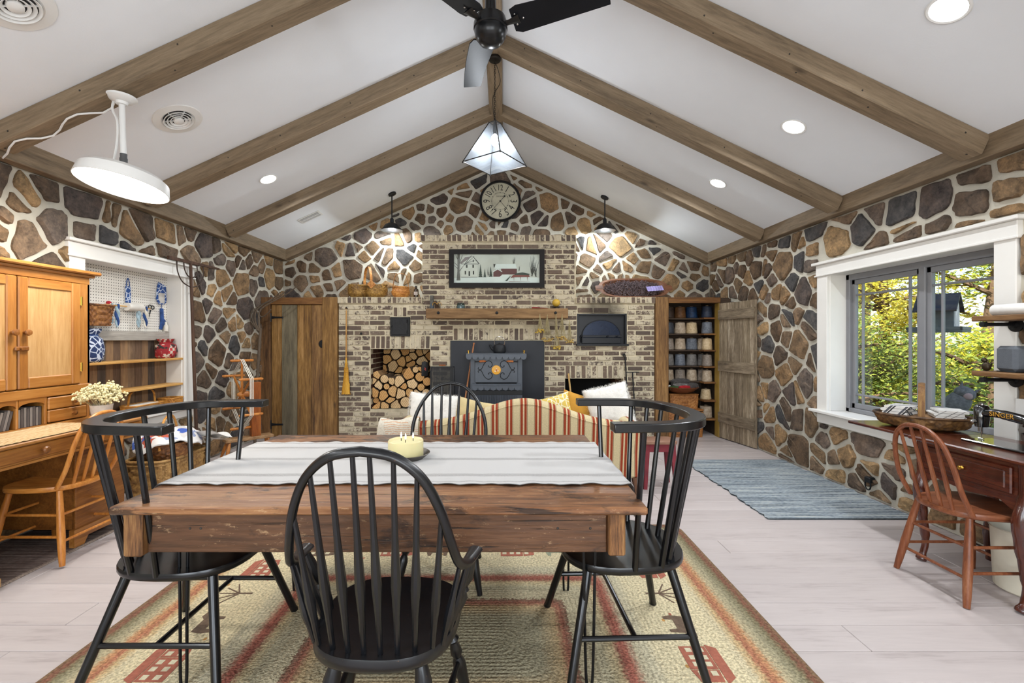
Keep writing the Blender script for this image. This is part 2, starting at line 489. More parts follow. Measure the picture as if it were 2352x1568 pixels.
def clip(poly, n, d):
    """keep the part of poly where n.p <= d"""
    out = []
    for i in range(len(poly)):
        a, b = poly[i], poly[(i + 1) % len(poly)]
        da, db = n.dot(a) - d, n.dot(b) - d
        if da <= 0: out.append(a)
        if (da < 0 < db) or (db < 0 < da):
            t = da / (da - db); out.append(a + (b - a) * t)
    return out
def area(p):
    return abs(sum(p[i].x * p[(i + 1) % len(p)].y - p[(i + 1) % len(p)].x * p[i].y for i in range(len(p)))) / 2
def cells(outline, rmin, rmax, gap, rnd, holes=(), smallshare=.3, aniso=1.0):
    """irregular stone outlines packed into a polygon (power diagram of scattered centres)"""
    xs = [p.x for p in outline]; ys = [p.y for p in outline]
    pts = []
    tries = 0
    while tries < 6500:
        tries += 1
        p = V((rnd.uniform(min(xs), max(xs)), rnd.uniform(min(ys), max(ys))))
        r = rnd.uniform(rmin, rmax) if rnd.random() > smallshare else rnd.uniform(rmin * .62, rmin)
        ok = True
        for q, rq in pts:
            if abs(q.x - p.x) < rmax * 2 and ((q.x - p.x) ** 2 + ((q.y - p.y) * aniso) ** 2) < (r + rq) ** 2 * .86:
                ok = False; break
        if ok: pts.append((p, r))
    out = []
    for i, (p, r) in enumerate(pts):
        poly = [v_.copy() for v_ in outline]
        near = sorted(((q - p).length, j) for j, (q, _) in enumerate(pts) if j != i)[:16]
        for dist, j in near:
            q, rq = pts[j]
            n = (q - p).normalized()
            n = (n + V((n.y, -n.x)) * rnd.uniform(-.0, .0)).normalized()
            mid = (dist * dist + r * r - rq * rq) / (2 * dist)
            poly = clip(poly, n, n.dot(p) + mid - gap / 2)
            if len(poly) < 3: break
        if len(poly) < 3: continue
        for (u0, u1, v0, v1) in holes:
            if max(a.x for a in poly) > u0 and min(a.x for a in poly) < u1 and max(a.y for a in poly) > v0 and min(a.y for a in poly) < v1:
                opts = [clip(poly, V((1, 0)), u0 - .004), clip(poly, V((-1, 0)), -u1 - .004), clip(poly, V((0, 1)), v0 - .004), clip(poly, V((0, -1)), -v1 - .004)]
                poly = max(opts, key=lambda q: area(q) if len(q) > 2 else 0)
                if len(poly) < 3: break
        if len(poly) < 3 or area(poly) < rmin * rmin * .35: continue
        parts = [poly]
        if smallshare > .25 and area(poly) > rmin * rmin * 2.6 and rnd.random() < .34:
            c = sum(poly, V((0, 0))) / len(poly); t = rnd.uniform(0, pi); n = V((cos(t), sin(t))); off = rnd.uniform(-.25, .25) * r
            parts = [clip(poly, n, n.dot(c) + off - gap / 2), clip(poly, -n, -n.dot(c) - off - gap / 2)]
        for poly in parts:
            if len(poly) < 3 or area(poly) < rmin * rmin * .22: continue
            c = sum(poly, V((0, 0))) / len(poly)
            sh = rnd.uniform(.93, 1.0)
            # crisp, slightly chipped outline
            rp = []
            for k in range(len(poly)):
                a, b = poly[k], poly[(k + 1) % len(poly)]
                L = (b - a).length
                if L < .012: rp.append((a + b) / 2); continue
                pn = V((-(b - a).y, (b - a).x)) / L
                cut = min(.26, rnd.uniform(.006, .016) / L + .02)
                rp.append(a.lerp(b, cut))
                ns = min(3, int(L / .055))
                for q in range(ns): rp.append(a.lerp(b, (q + 1) / (ns + 1)) + pn * rnd.uniform(-.006, .006))
                rp.append(a.lerp(b, 1 - cut))
            rp = [c + (q - c) * sh * rnd.uniform(.975, 1.0) for q in rp]
            if area(rp) < rmin * rmin * .2: continue
            out.append((c, rp))
    return out
def stones(parent, outline, basis, rnd, rmin, rmax, gap, holes=(), proud=.026, small=.3):
    """basis(u, v, h) -> point; one object per stone"""
    for c, rp in cells(outline, rmin, rmax, gap, rnd, holes, small):
        h = proud * rnd.uniform(.75, 1.35)
        o3 = basis(c.x, c.y, 0)
        n = len(rp); vs = []; fs = []
        tu, tv = rnd.uniform(-.05, .05), rnd.uniform(-.05, .05)
        rings = [(1.0, -.012), (.985, h * .62), (.915, h * .93), (.55, h)]
        for sc_, hh in rings:
            for q in rp:
                d = (q - c)
                k = sc_ * (rnd.uniform(.98, 1.01) if sc_ < .95 else 1)
                z = hh + ((d.x * tu + d.y * tv) + rnd.uniform(-.005, .005) if hh > h * .7 else 0)
                vs.append(basis(c.x + d.x * k, c.y + d.y * k, z) - o3)
        for r_ in range(3):
            for k in range(n):
                l = (k + 1) % n
                fs.append((r_ * n + k, r_ * n + l, (r_ + 1) * n + l, (r_ + 1) * n + k))
        vs.append(basis(c.x, c.y, h * rnd.uniform(.98, 1.15)) - o3)
        for k in range(n): fs.append((3 * n + k, 3 * n + (k + 1) % n, 4 * n))
        m = MB(); m.add(vs, fs)
        # keep normals pointing off the wall
        o = link('stone', m.mesh('stone', STONE, 32), parent, o3)

# right wall with the window opening
WY0, WY1, WZ0, WZ1 = 2.895, 4.40, .66, 1.985
m = MB()
for a, b, c, d in rects(YR, YB + .3, 0, 2.68, [(WY0, WY1, WZ0, WZ1)]): m.box(XR, XR + .22, a, b, c, d)
wall_right = struct(m.build('wall_right', MORTAR))
stones(wall_right, [V(p) for p in ((.6, .02), (6.9, .02), (6.9, 2.5), (.6, 2.5))], lambda u, v_, h: V((XR - h, u, v_)), random.Random(3), .105, .165, .036,
       [(WY0 - .13, WY1 + .14, WZ0 - .13, WZ1 + .14)], small=.42)
# left wall with the niche opening
NY0, NY1, NZ0, NZ1 = 3.62, 4.755, .655, 2.01
m = MB()
for a, b, c, d in rects(YR, YB + .3, 0, 2.72, [(NY0, NY1, NZ0, NZ1)]): m.box(XL - .22, XL, a, b, c, d)
wall_left = struct(m.build('wall_left', MORTAR))
stones(wall_left, [V(p) for p in ((.6, .02), (6.9, .02), (6.9, 2.535), (.6, 2.535))], lambda u, v_, h: V((XL + h, u, v_)), random.Random(8), .105, .175, .036,
       [(NY0 - .125, NY1 + .125, NZ0 - .12, NZ1 + .14)], small=.36)
# back gable wall, stone above the brickwork
m = MB(T(0, YB + .3, 0) @ RX(90))
m.prism([(XL - .3, 1.2), (XR + .3, 1.2), (XR + .3, ceil_z(XR) + .02), (RX0, RDZ + .06), (XL - .3, ceil_z(XL) + .02)], 0, .3)
wall_back = struct(m.build('wall_back', MORTAR))
stones(wall_back, [V(p) for p in ((XL + .03, 1.93), (XR - .03, 1.93), (XR - .03, ceil_z(XR) - .15), (RX0, RDZ - .2), (XL + .03, ceil_z(XL) - .15))],
       lambda u, v_, h: V((u, YB - h, v_)), random.Random(5), .10, .16, .038, [(-1.1, .95, 1.9, 2.6)], small=.4)
# rear gable wall behind the camera with two openings added to let in fill light
m = MB()
for a, b, c, d in rects(XL, XR, 0, 2.6, [(-2.7, -.5, .75, 2.45), (.1, 2.3, .75, 2.45)]): m.box(a, b, YR - .2, YR, c, d)
m.xf = T(0, YR, 0) @ RX(90)
m.prism([(XL, 2.6), (XR, 2.6), (XR, ceil_z(XR)), (RX0, RDZ), (XL, ceil_z(XL))], 0, .2)
struct(m.build('wall_rear', WHITE))

# ceiling, ridge beam, rafters, wall plates
m = MB()
for xa, xb in ((XL - .3, RX0), (RX0, XR + .3)):
    za, zb = ceil_z(xa), ceil_z(xb)
    m.add([(xa, YR - .2, za), (xb, YR - .2, zb), (xb, YB + .3, zb), (xa, YB + .3, za), (xa, YR - .2, za + .12), (xb, YR - .2, zb + .12), (xb, YB + .3, zb + .12), (xa, YB + .3, za + .12)],
          [(0, 1, 2, 3), (7, 6, 5, 4), (0, 4, 5, 1), (2, 6, 7, 3), (1, 5, 6, 2), (3, 7, 4, 0)])
ceiling = struct(m.build('ceiling', CEIL, smooth=0))
ti = [0]
NAIL = plain('nail_head', '#2c2620', .6)
def trim(bm, mat, smooth=0, nails=None):
    ti[0] += 1
    o = struct(bm.build('trim_%d' % ti[0], mat, smooth=smooth))
    if nails:
        nb = MB()
        for p, ax in nails:
            nb.box(p[0] - .004, p[0] + .004, p[1] - .004, p[1] + .004, p[2] - .004, p[2] + .004, .0015)
        q = nb.build('nail_heads', NAIL, o); q['kind'] = 'stuff'
    return o
trim(MB().box(-.165, -.015, YR, YB, 3.985, 4.2, .006), BEAM['y'])
DROP = .147
def rafter(y0, y1, side):
    xa, xb = (RX0 + .07, XR - .10) if side > 0 else (RX0 - .07, XL + .10)
    za, zb = ceil_z(xa), ceil_z(xb)
    ln = sqrt((xb - xa) ** 2 + (zb - za) ** 2); ang = atan2(zb - za, xb - xa)
    # beam laid along its own x axis so that the grain follows it
    ti[0] += 1
    b = MB().box(-.02, ln + (.02 if y0 < 6 else .1), y0, y1, -DROP * cos(ang) if side > 0 else 0, 0 if side > 0 else DROP * abs(cos(ang)), .005)
    o = struct(b.build('trim_%d' % ti[0], BEAM['x'], smooth=0))
    o.location = (xa, 0, za); o.rotation_euler = (0, -ang, 0)
    nb = MB(); s_ = -1 if side > 0 else 1; t_ = .25
    while t_ < ln:
        zz = s_ * DROP * cos(ang) * (-1 if side < 0 else 1)
        zz = -DROP * .88 * RN.uniform(.25, .8) if side > 0 else DROP * .88 * RN.uniform(.25, .8)
        nb.box(t_ - .005, t_ + .005, y0 - .001, y0 + .004, zz - .005, zz + .005)
        zb_ = -DROP * abs(cos(ang)) if side > 0 else DROP * abs(cos(ang))
        nb.box(t_ + .1, t_ + .11, y0 + .05, y0 + .06, zb_ - .001, zb_ + .001)
        t_ += RN.uniform(.4, .75)
    q = nb.build('nail_heads', NAIL, o, smooth=0); q['kind'] = 'stuff'
for ya in (.40, 1.63, 2.86, 4.095, 5.33):
    for sd in (1, -1): rafter(ya, ya + .135, sd)
for sd in (1, -1): rafter(6.80, 6.93, sd)
trim(MB().box(XR - .10, XR, YR, YB, 2.51, 2.66, .005), BEAM['y'])
trim(MB().box(XL, XL + .10, YR, YB, 2.54, 2.71, .005), BEAM['y'])

# ------------------------------------------------------------------ brick chimney wall: three bays of individually laid bricks
YF = 6.30
holes = {'wood': (-1.845, -1.019, .383, 1.221), 'oven': (1.013, 1.706, 1.276, 1.71), 'fire': (.85, 1.658, .28, .811)}
panel = (-.736, .561, 0, 1.336)          # black stove board, no bricks behind it
door = (-1.567, -1.296, 1.396, 1.661)    # clean-out door
mant = (-1.045, .864, 1.634, 1.769)
bays = {'left': (-2.285, -1.127, 1.848), 'center': (-1.127, 1.0, 2.70), 'right': (1.0, 2.086, 1.848)}
bay_o = {}
for nm, (u0, u1, v1) in bays.items():
    m = MB()
    hs = [h for h in holes.values()]
    top = 2.789 if nm == 'center' else 1.933
    for a, b, c, d in rects(u0, u1, 0, top, hs): m.box(a, b, YF + .004, YB, c, d)
    # the recesses
    for h in hs:
        a, b = max(h[0], u0), min(h[1], u1)
    bay_o[nm] = struct(m.build('wall_brick_' + nm, BMORTAR, smooth=0))
# recess linings
m = MB()
a, b, c, d = holes['wood']
for rowi in range(12):
    z = c + rowi * .07
    for k in range(4):
        y0 = YF + .02 + k * .21 + (rowi % 2) * .1
        if y0 + .2 < 7.2:
            m.box(a - .004, a + .003, y0, y0 + .195, z + .006, min(z + .062, d))
q = m.build('lining_bricks', SOOTBR, bay_o['left']); q['kind'] = 'stuff'
a, b, c, d = holes['fire']
m = MB()
for rowi in range(8):
    z = c + rowi * .07
    for k in range(4):
        y0 = YF + .03 + k * .21 + (rowi % 2) * .1
        if y0 + .2 < 7.2: m.box(b - .003, b + .004, y0, y0 + .195, z + .006, min(z + .062, d))
q = m.build('lining_bricks', SOOTBR, bay_o['right']); q['kind'] = 'stuff'
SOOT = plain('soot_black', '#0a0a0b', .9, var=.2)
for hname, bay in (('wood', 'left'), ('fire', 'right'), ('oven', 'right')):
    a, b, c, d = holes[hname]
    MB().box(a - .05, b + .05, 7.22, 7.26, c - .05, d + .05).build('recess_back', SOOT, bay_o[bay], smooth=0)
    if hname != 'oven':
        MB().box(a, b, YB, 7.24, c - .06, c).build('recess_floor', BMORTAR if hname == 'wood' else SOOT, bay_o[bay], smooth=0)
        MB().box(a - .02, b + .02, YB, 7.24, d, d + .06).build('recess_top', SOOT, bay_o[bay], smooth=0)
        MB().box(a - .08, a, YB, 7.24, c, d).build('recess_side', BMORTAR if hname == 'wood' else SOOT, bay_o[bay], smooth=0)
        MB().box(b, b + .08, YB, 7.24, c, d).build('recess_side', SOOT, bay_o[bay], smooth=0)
_bm = {}
def brick_at(u0, u1, v0, v1, parent, yoff=0, depth=.012):
    key = (round(u1 - u0, 3), round(v1 - v0, 3), RN.randrange(3) if u1 - u0 > .19 else 0, depth)
    if key not in _bm:
        hw, hh = (u1 - u0) / 2, (v1 - v0) / 2
        q = MB().box(-hw, hw, -.004 - (.002 * key[2]), depth, -hh, hh, .004)
        q.v = [(x + RN.uniform(-.003, .003), y_ + RN.uniform(-.0012, .0012), z + RN.uniform(-.0022, .0022)) for x, y_, z in q.v]
        _bm[key] = q.mesh('brick', BRICK, 0)
    link('brick', _bm[key], parent, ((u0 + u1) / 2 , YF + yoff, (v0 + v1) / 2))
CO, BH, BP, BL = .0703, .0505, .2165, .196     # course, brick height, pitch, brick length
soldier = [(-1.845, -1.019, 1.228, 1.402), (-.70, .561, 1.343, 1.508), (.85, 1.658, .818, .992), (-1.53, -1.34, 1.672, 1.80), (1.02, 1.70, 1.72, 1.80)]
avoid = list(holes.values()) + [panel, door] + soldier
def bay_of(u):
    return 'left' if u < -1.127 else ('center' if u < 1.0 else 'right')
for r_ in range(38):
    v0 = .01 + r_ * CO; v1 = v0 + BH
    lo, hi = (-2.285, 2.086) if v1 < 1.85 else (-1.127, .983)
    if v1 > 2.70: break
    u = lo - (BP / 2 if r_ % 2 else 0) + .004
    while u < hi:
        segs = [(max(u, lo + .004), min(u + BL, hi - .004))]
        for (a, b, c, d) in avoid:
            if v1 > c + .01 and v0 < d - .01:
                ns = []
                for s0, s1 in segs:
                    if s1 <= a or s0 >= b: ns.append((s0, s1)); continue
                    if s0 < a - .012: ns.append((s0, a - .008))
                    if s1 > b + .012: ns.append((b + .008, s1))
                segs = ns
        for s0, s1 in segs:
            if s1 - s0 > .03 and not (mant[0] < s0 and s1 < mant[1] and v0 > mant[2] and v1 < mant[3]):
                brick_at(s0, s1, v0, v1, bay_o[bay_of((s0 + s1) / 2)])
        u += BP
for (a, b, c, d) in soldier[:3] + soldier[3:4]:
    n = max(2, round((b - a) / .071)); w_ = (b - a) / n
    for k in range(n): brick_at(a + k * w_ + .011, a + (k + 1) * w_ - .011, c + .004, d - .006, bay_o[bay_of(a + k * w_)])
for k in range(3): brick_at(1.03 + k * .22, 1.23 + k * .22, 1.725, 1.79, bay_o['right'])
# projecting rowlock copings
for (a, b, z0, z1, bay) in ((-2.30, -1.127, 1.85, 1.938, 'left'), (1.0, 2.10, 1.85, 1.938, 'right'), (-1.15, 1.0, 2.702, 2.795, 'center')):
    MB().box(a, b, YF - .024, YF + .1, z0, z1 - .002, .004).build('coping_bed', BMORTAR, bay_o[bay], smooth=0)
    n = round((b - a) / .0705); w_ = (b - a) / n
    for k in range(n): brick_at(a + k * w_ + .010, a + (k + 1) * w_ - .010, z0 + .006, z1 - .004, bay_o[bay], -.025)
# ------------------------------------------------------------------ window in the right wall
GREYF = plain('grey_window_frame', '#85868a', .45, var=.05)
def glass_mat(name, tint='#ffffff'):
    m = bpy.data.materials.new(name); m.use_nodes = True; nt = m.node_tree
    for n in list(nt.nodes):
        if n.type != 'OUTPUT_MATERIAL': nt.nodes.remove(n)
    out = [n for n in nt.nodes if n.type == 'OUTPUT_MATERIAL'][0]
    tr = nd(nt, 'BsdfTransparent', {'Color': hx(tint)}); gl = nd(nt, 'BsdfGlossy', {'Roughness': .02})
    fr = nd(nt, 'LayerWeight', {'Blend': .5})
    fc = math_(nt, 'MULTIPLY_ADD', math_(nt, 'POWER', fr.outputs['Facing'], 4.0), .5, .03)
    mx = nd(nt, 'MixShader', {0: fc, 1: tr.outputs[0], 2: gl.outputs[0]})
    nt.links.new(mx.outputs[0], out.inputs[0])
    return m
GLASS = glass_mat('clear_glass', '#f6faf8')
w1 = sempty('window_1', (XR, 3.65, .66))
def wb(name, x0, x1, y0, y1, z0, z1, mat, b=.004, parent=None):
    return MB(T(-XR, -3.65, -.66)).box(x0, x1, y0, y1, z0, z1, b).build(name, mat, parent or w1, smooth=0)
cy0, cy1 = WY0 - .125, WY1 + .135
wb('side_casing', XR - .03, XR + .005, WY1 - .005, cy1, .62, 1.985, WHITE)
wb('side_casing', XR - .03, XR + .005, cy0, WY0 + .005, .62, 1.985, WHITE)
wb('head_casing', XR - .035, XR + .005, cy0 - .01, cy1 + .01, 1.985, 2.085, WHITE)
wb('head_bead', XR - .045, XR + .005, cy0 - .02, cy1 + .02, 1.972, 1.99, WHITE)
wb('head_cap', XR - .065, XR + .005, cy0 - .035, cy1 + .035, 2.085, 2.112, WHITE)
wb('sill', XR - .085, XR + .19, cy0 - .04, cy1 + .05, .638, .664, WHITE)
wb('apron', XR - .03, XR + .005, cy0, cy1, .535, .638, WHITE)
for nm, y0, y1, z0, z1 in (('jamb', WY1 - .012, WY1 + .006, .664, 1.985), ('jamb', WY0 - .006, WY0 + .012, .664, 1.985), ('jamb_head', WY0, WY1, 1.973, 1.987)):
    wb(nm, XR - .002, XR + .20, y0, y1, z0, z1, WHITE)
fx0, fx1 = XR + .15, XR + .215
for nm, y0, y1, z0, z1 in (('frame', WY1 - .055, WY1 - .010, .664, 1.975), ('frame', WY0 + .010, WY0 + .055, .664, 1.975), ('frame_head', WY0, WY1, 1.92, 1.975), ('frame_sill', WY0, WY1, .664, .705), ('mullion', 3.565, 3.625, .70, 1.93)):
    wb(nm, fx0, fx1, y0, y1, z0, z1, GREYF, .006)
for ya, yb, xs in ((3.625, WY1 - .055, XR + .175), (WY0 + .055, 3.565, XR + .165)):
    s_ = wb('sash', xs, xs + .035, ya, ya + .038, .705, 1.92, GREYF)
    wb('sash_stile', xs, xs + .035, yb - .038, yb, .705, 1.92, GREYF, .004)
    wb('sash_rail', xs, xs + .035, ya, yb, .705, .752, GREYF, .004)
    wb('sash_rail', xs, xs + .035, ya, yb, 1.875, 1.92, GREYF, .004)
    for yy in (ya + .115, yb - .115): wb('muntin', xs + .008, xs + .028, yy - .009, yy + .009, .74, 1.89, GREYF, .003)
    for zz in (.835, 1.775): wb('muntin', xs + .009, xs + .029, ya + .02, yb - .02, zz - .009, zz + .009, GREYF, .003)
    wb('pane', xs + .016, xs + .020, ya + .03, yb - .03, .74, 1.89, GLASS, 0)

# ------------------------------------------------------------------ niche in the left wall: casing, pegboard, barn boards, shelves
nt_ = sempty('trim_20', (XL, 4.19, .66))
def nb_(name, x0, x1, y0, y1, z0, z1, mat=WHITE, b=.004, parent=None):
    return MB(T(-XL, -4.19, -.66)).box(x0, x1, y0, y1, z0, z1, b).build(name, mat, parent or nt_, smooth=0)
ny0, ny1 = NY0 - .13, NY1 + .13
nb_('side_casing', XL - .005, XL + .03, NY1 - .005, ny1, .62, 2.01)
nb_('side_casing', XL - .005, XL + .03, ny0, NY0 + .005, .62, 2.01)
nb_('head_casing', XL - .005, XL + .035, ny0 - .01, ny1 + .01, 2.01, 2.115)
nb_('head_bead', XL - .005, XL + .045, ny0 - .02, ny1 + .02, 1.998, 2.014)
nb_('head_cap', XL - .005, XL + .065, ny0 - .03, ny1 + .03, 2.115, 2.14)
nb_('sill', XL - .16, XL + .085, ny0 - .03, ny1 + .05, .632, .66)
nb_('apron', XL - .005, XL + .03, ny0, ny1, .545, .632)
nb_('jamb', XL - .17, XL + .002, NY1 - .012, NY1 + .004, .66, 2.01)
nb_('jamb', XL - .17, XL + .002, NY0 - .004, NY0 + .012, .66, 2.01)
nb_('jamb_head', XL - .17, XL + .002, NY0, NY1, 1.998, 2.012)
def peg_mat():
    m, nt, b = mk('pegboard')
    tc = nd(nt, 'TexCoord'); sp = nd(nt, 'SeparateXYZ', {0: tc.outputs['Object']})
    ds = []
    for i in (1, 2):
        f = math_(nt, 'FRACT', math_(nt, 'MULTIPLY', sp.outputs[i], 1 / .0254))
        ds.append(math_(nt, 'POWER', math_(nt, 'SUBTRACT', f, .5), 2))
    d = math_(nt, 'SQRT', math_(nt, 'ADD', ds[0], ds[1]))
    nt.links.new(ramp(nt, d, [(.15, '#2a2722'), (.19, '#e4e0d8')]), b.inputs['Base Color'])
    b.inputs['Roughness'].default_value = .5
    return m
o = MB(T(-XL, -4.19, -.66)).box(XL - .19, XL - .155, NY0, NY1, 1.43, 2.0).build('pegboard', peg_mat(), nt_, smooth=0)
GREYB = wood('grey_stained_board', '#8a857e', '#a7a29a', '#b8b3ab', 'y', .6, 1, 12, .1)
nb_('ledger_board', XL - .16, XL - .125, NY0 + .01, NY1 - .012, 1.345, 1.435, GREYB)
barn = [wood('barn_board_%d' % i, a, b, c, 'z', .8, 1, 12, .4, True) for i, (a, b, c) in enumerate([('#4a3a2e', '#66503f', '#7c6450'), ('#6a5340', '#8b6e52', '#a2845f'), ('#3a322d', '#4f453e', '#63574e'), ('#5c4a3c', '#7d6650', '#937a5f')])]
y = NY0; k = 0
seq = [1, 3, 0, 1, 2, 1, 0, 1, 3, 0, 1, 2, 1, 3, 1, 0, 2, 1]
while y < NY1 - .012:
    w_ = RN.uniform(.072, .088); y1_ = min(y + w_, NY1 - .012)
    mbw = MB(T(-XL, -(y + y1_) / 2, -.66)).box(XL - .185, XL - .158 + RN.uniform(-.003, .004), y + .001, y1_ - .001, .66, 1.35, .002)
    mbw.build('backing_plank', barn[seq[k % len(seq)]], nt_, smooth=0, loc=(0, (y + y1_) / 2 - 4.19, 0))
    y = y1_; k += 1
PINE = wood('pine_shelf', '#b58546', '#cfa05c', '#dcb374', 'y', .5, 1, 10, .12, True)
for z in (1.165, .905):
    o = nb_('niche_shelf', XL - .155, XL + .02, NY0 + .012, NY1 - .014, z - .022, z, PINE, .004)

# ------------------------------------------------------------------ closet door (left of the chimney)
OLDW = [wood('old_door_wood_%d' % i, a, b, c, 'z', .68, .8, 9, .45, True, blot=.7) for i, (a, b, c) in enumerate([('#3d2817', '#73512f', '#966f45'), ('#4c3119', '#84602f', '#ab8350'), ('#4d4638', '#6e644f', '#857a63'), ('#402a17', '#7a5832', '#a07a4a')])]
OLDWX = wood('old_header_wood', '#4b3018', '#7b522a', '#a3763f', 'x', .7, .8, 9, .5, True, blot=.6)
d1 = sempty('door_1', (-2.82, 6.3, 0))
def db(name, x0, x1, y0, y1, z0, z1, mat, b=.005, parent=None):
    cx, cz = (x0 + x1) / 2, 0
    return MB(T(-cx, -6.3, 0)).box(x0, x1, y0, y1, z0, z1, b).build(name, mat, parent or d1, smooth=0, loc=(cx + 2.82, 0, 0))
db('post', -3.352, -3.212, 6.255, 6.36, 0, 1.935, OLDW[0])
db('post', -2.497, -2.290, 6.255, 6.36, 0, 1.935, OLDW[1])
db('header', -3.212, -2.497, 6.26, 6.35, 1.835, 1.93, OLDWX)
for (x0, x1), mi in zip(((-3.205, -3.066), (-3.062, -2.855), (-2.851, -2.656), (-2.652, -2.504)), (1, 2, 1, 3)):
    db('door_plank', x0, x1, 6.282 + RN.uniform(-.002, .002), 6.31, .012, 1.828, OLDW[mi], .003)
def strap_hinge(parent, x, y, z):
    m = MB()
    m.box(x - .055, x - .005, y - .012, y - .002, z - .06, z + .055, .003)
    m.tube([(x, y - .01, z - .06), (x, y - .01, z + .06)], .011, 8)
    m.tube([(x, y - .008, z), (x + .06, y - .008, z), (x + .15, y - .008, z)], [(.022, .005), (.013, .005), (.010, .004)], 6, up=(0, 1, 0))
    m.xf = None
    m.ball((x + .155, y - .008, z), (.014, .005, .014), 8, 6)
    return m.build('strap_hinge', IRON, parent, loc=(2.82, -6.3, 0))
strap_hinge(d1, -3.21, 6.282, 1.655); strap_hinge(d1, -3.21, 6.282, .18)
m = MB(T(-2.50 + 2.82, -.025, 1.29) @ RX(90)); m.lathe([(.052, -.012), (.056, -.004), (.05, .004), (.012, .007)], 20)
m.tube([(-.004, -.03, .01), (-.004, .03, .01)], .006, 6)
m.build('ring_latch', IRON, d1)
db('closet_top', -3.352, -2.287, 6.36, 6.93, 1.86, 1.93, OLDWX, 0)

# ------------------------------------------------------------------ built-in yarn cupboard (right of the chimney)
WEATH = [wood('weathered_plank_%d' % i, a, b, c, 'z', .85, 1, 16, .6, True, blot=.5) for i, (a, b, c) in enumerate([('#5e513f', '#8d7d66', '#b3a48c'), ('#564a3a', '#857560', '#bcad96'), ('#4f4435', '#7b6c58', '#a6967f')])]
DARKSH = wood('cupboard_dark_wood', '#2a2019', '#43352a', '#574636', 'x', .75, 1, 10, .3)
cup = thing('yarn_cupboard', 'built-in rustic cupboard right of the brick chimney, its plank door swung open', 'cupboard', (2.62, 6.3, 0))
def cb(name, x0, x1, y0, y1, z0, z1, mat, b=.004, parent=None):
    return MB(T(-2.62, -6.3, 0)).box(x0, x1, y0, y1, z0, z1, b).build(name, mat, parent or cup, smooth=0)
cb('post', 2.09, 2.268, 6.25, 6.38, 0, 1.935, OLDW[3], .008)
cb('header', 2.268, 2.985, 6.262, 6.34, 1.855, 1.932, OLDWX)
cb('jamb', 2.965, 2.985, 6.27, 6.40, 0, 1.855, plain('yellow_jamb', '#9a7b35', .6))
cb('side_post', 2.985, 3.145, 6.30, 6.90, 0, 1.92, DARKSH)
cb('side_panel', 2.087, 2.13, 6.38, 6.90, 0, 1.93, DARKSH)
cb('back_panel', 2.09, 3.145, 6.88, 6.92, 0, 1.93, DARKSH)
cb('top', 2.09, 3.145, 6.34, 6.92, 1.90, 1.932, DARKSH)
SHZ = [1.66, 1.435, 1.205, .975, .755]
for z in SHZ:
    cb('shelf', 2.13, 2.985, 6.52, 6.88, z - .022, z, DARKSH)
    # return shelf along the right side
    cb('side_shelf', 2.80, 2.985, 6.36, 6.52, z - .022, z, OLDWX)
for z in (.50, .24): cb('side_shelf', 2.80, 2.985, 6.36, 6.88, z - .022, z, OLDWX)
# open leaf, hinged at the right jamb
leaf = bpy.data.objects.new('door_leaf', None); COL.objects.link(leaf); leaf.parent = cup
leaf.location = (2.978 - 2.62, -.035, 0); leaf.rotation_euler = (0, 0, atan2(-.67, .13))
LW = .685
xs_ = [0, .155, .30, .455, .575, LW]
for i in range(5):
    cx_ = (xs_[i] + xs_[i + 1]) / 2; hw = (xs_[i + 1] - xs_[i]) / 2
    MB().box(-hw + .0015, hw - .0015, -.012 + RN.uniform(-.002, .002), .012, .012, 1.845 + RN.uniform(-.004, .004), .002).build('door_plank', WEATH[i % 3], leaf, smooth=0, loc=(cx_, 0, 0))
BATT = wood('weathered_batten', '#4f4436', '#7c6d59', '#9c8d77', 'x', .85, 1, 16, .6, True)
for z0, z1 in ((1.62, 1.755), (.92, 1.06), (.225, .36)):
    MB().box(.004, LW - .006, -.038, -.012, z0, z1, .003).build('batten', BATT, leaf, smooth=0)

# ------------------------------------------------------------------ outdoors: ground, trees, bird feeder
GRASS = plain('leaf_litter', '#7c7a45', .95, var=.4, scale=2, bmp=.4, bscale=20)
struct(MB().box(XR + .23, 30, -12, 34, -.9, -.7).build('ground_outside', GRASS))
def leaf_mat(name, a, b, c):
    m, nt, bs = mk(name)
    oi = nd(nt, 'NewGeometry')
    n = nd(nt, 'TexWhiteNoise', {0: oi.outputs['Random Per Island']}, noise_dimensions='1D') if False else None
    col = ramp(nt, oi.outputs['Random Per Island'], [(0, a), (.4, b), (.75, c), (1, a)])
    nt.links.new(col, bs.inputs['Base Color']); bs.inputs['Roughness'].default_value = .6
    tl = nd(nt, 'BsdfTranslucent'); nt.links.new(col, tl.inputs['Color'])
    out = [x for x in nt.nodes if x.type == 'OUTPUT_MATERIAL'][0]
    mx = nd(nt, 'MixShader', {0: .45, 1: bs.outputs[0], 2: tl.outputs[0]}); nt.links.new(mx.outputs[0], out.inputs[0])
    return m
LEAVES = [leaf_mat('yellow_green_leaf', '#b9b53a', '#e4d045', '#93a83f'), leaf_mat('pine_leaf', '#7d8f45', '#b3b84c', '#5f7a40'), leaf_mat('golden_leaf', '#e6cd45', '#c6bf48', '#f0e07a')]
BARK = plain('tree_bark', '#6a5240', .9, var=.3, scale=10, bmp=.6, bscale=40)
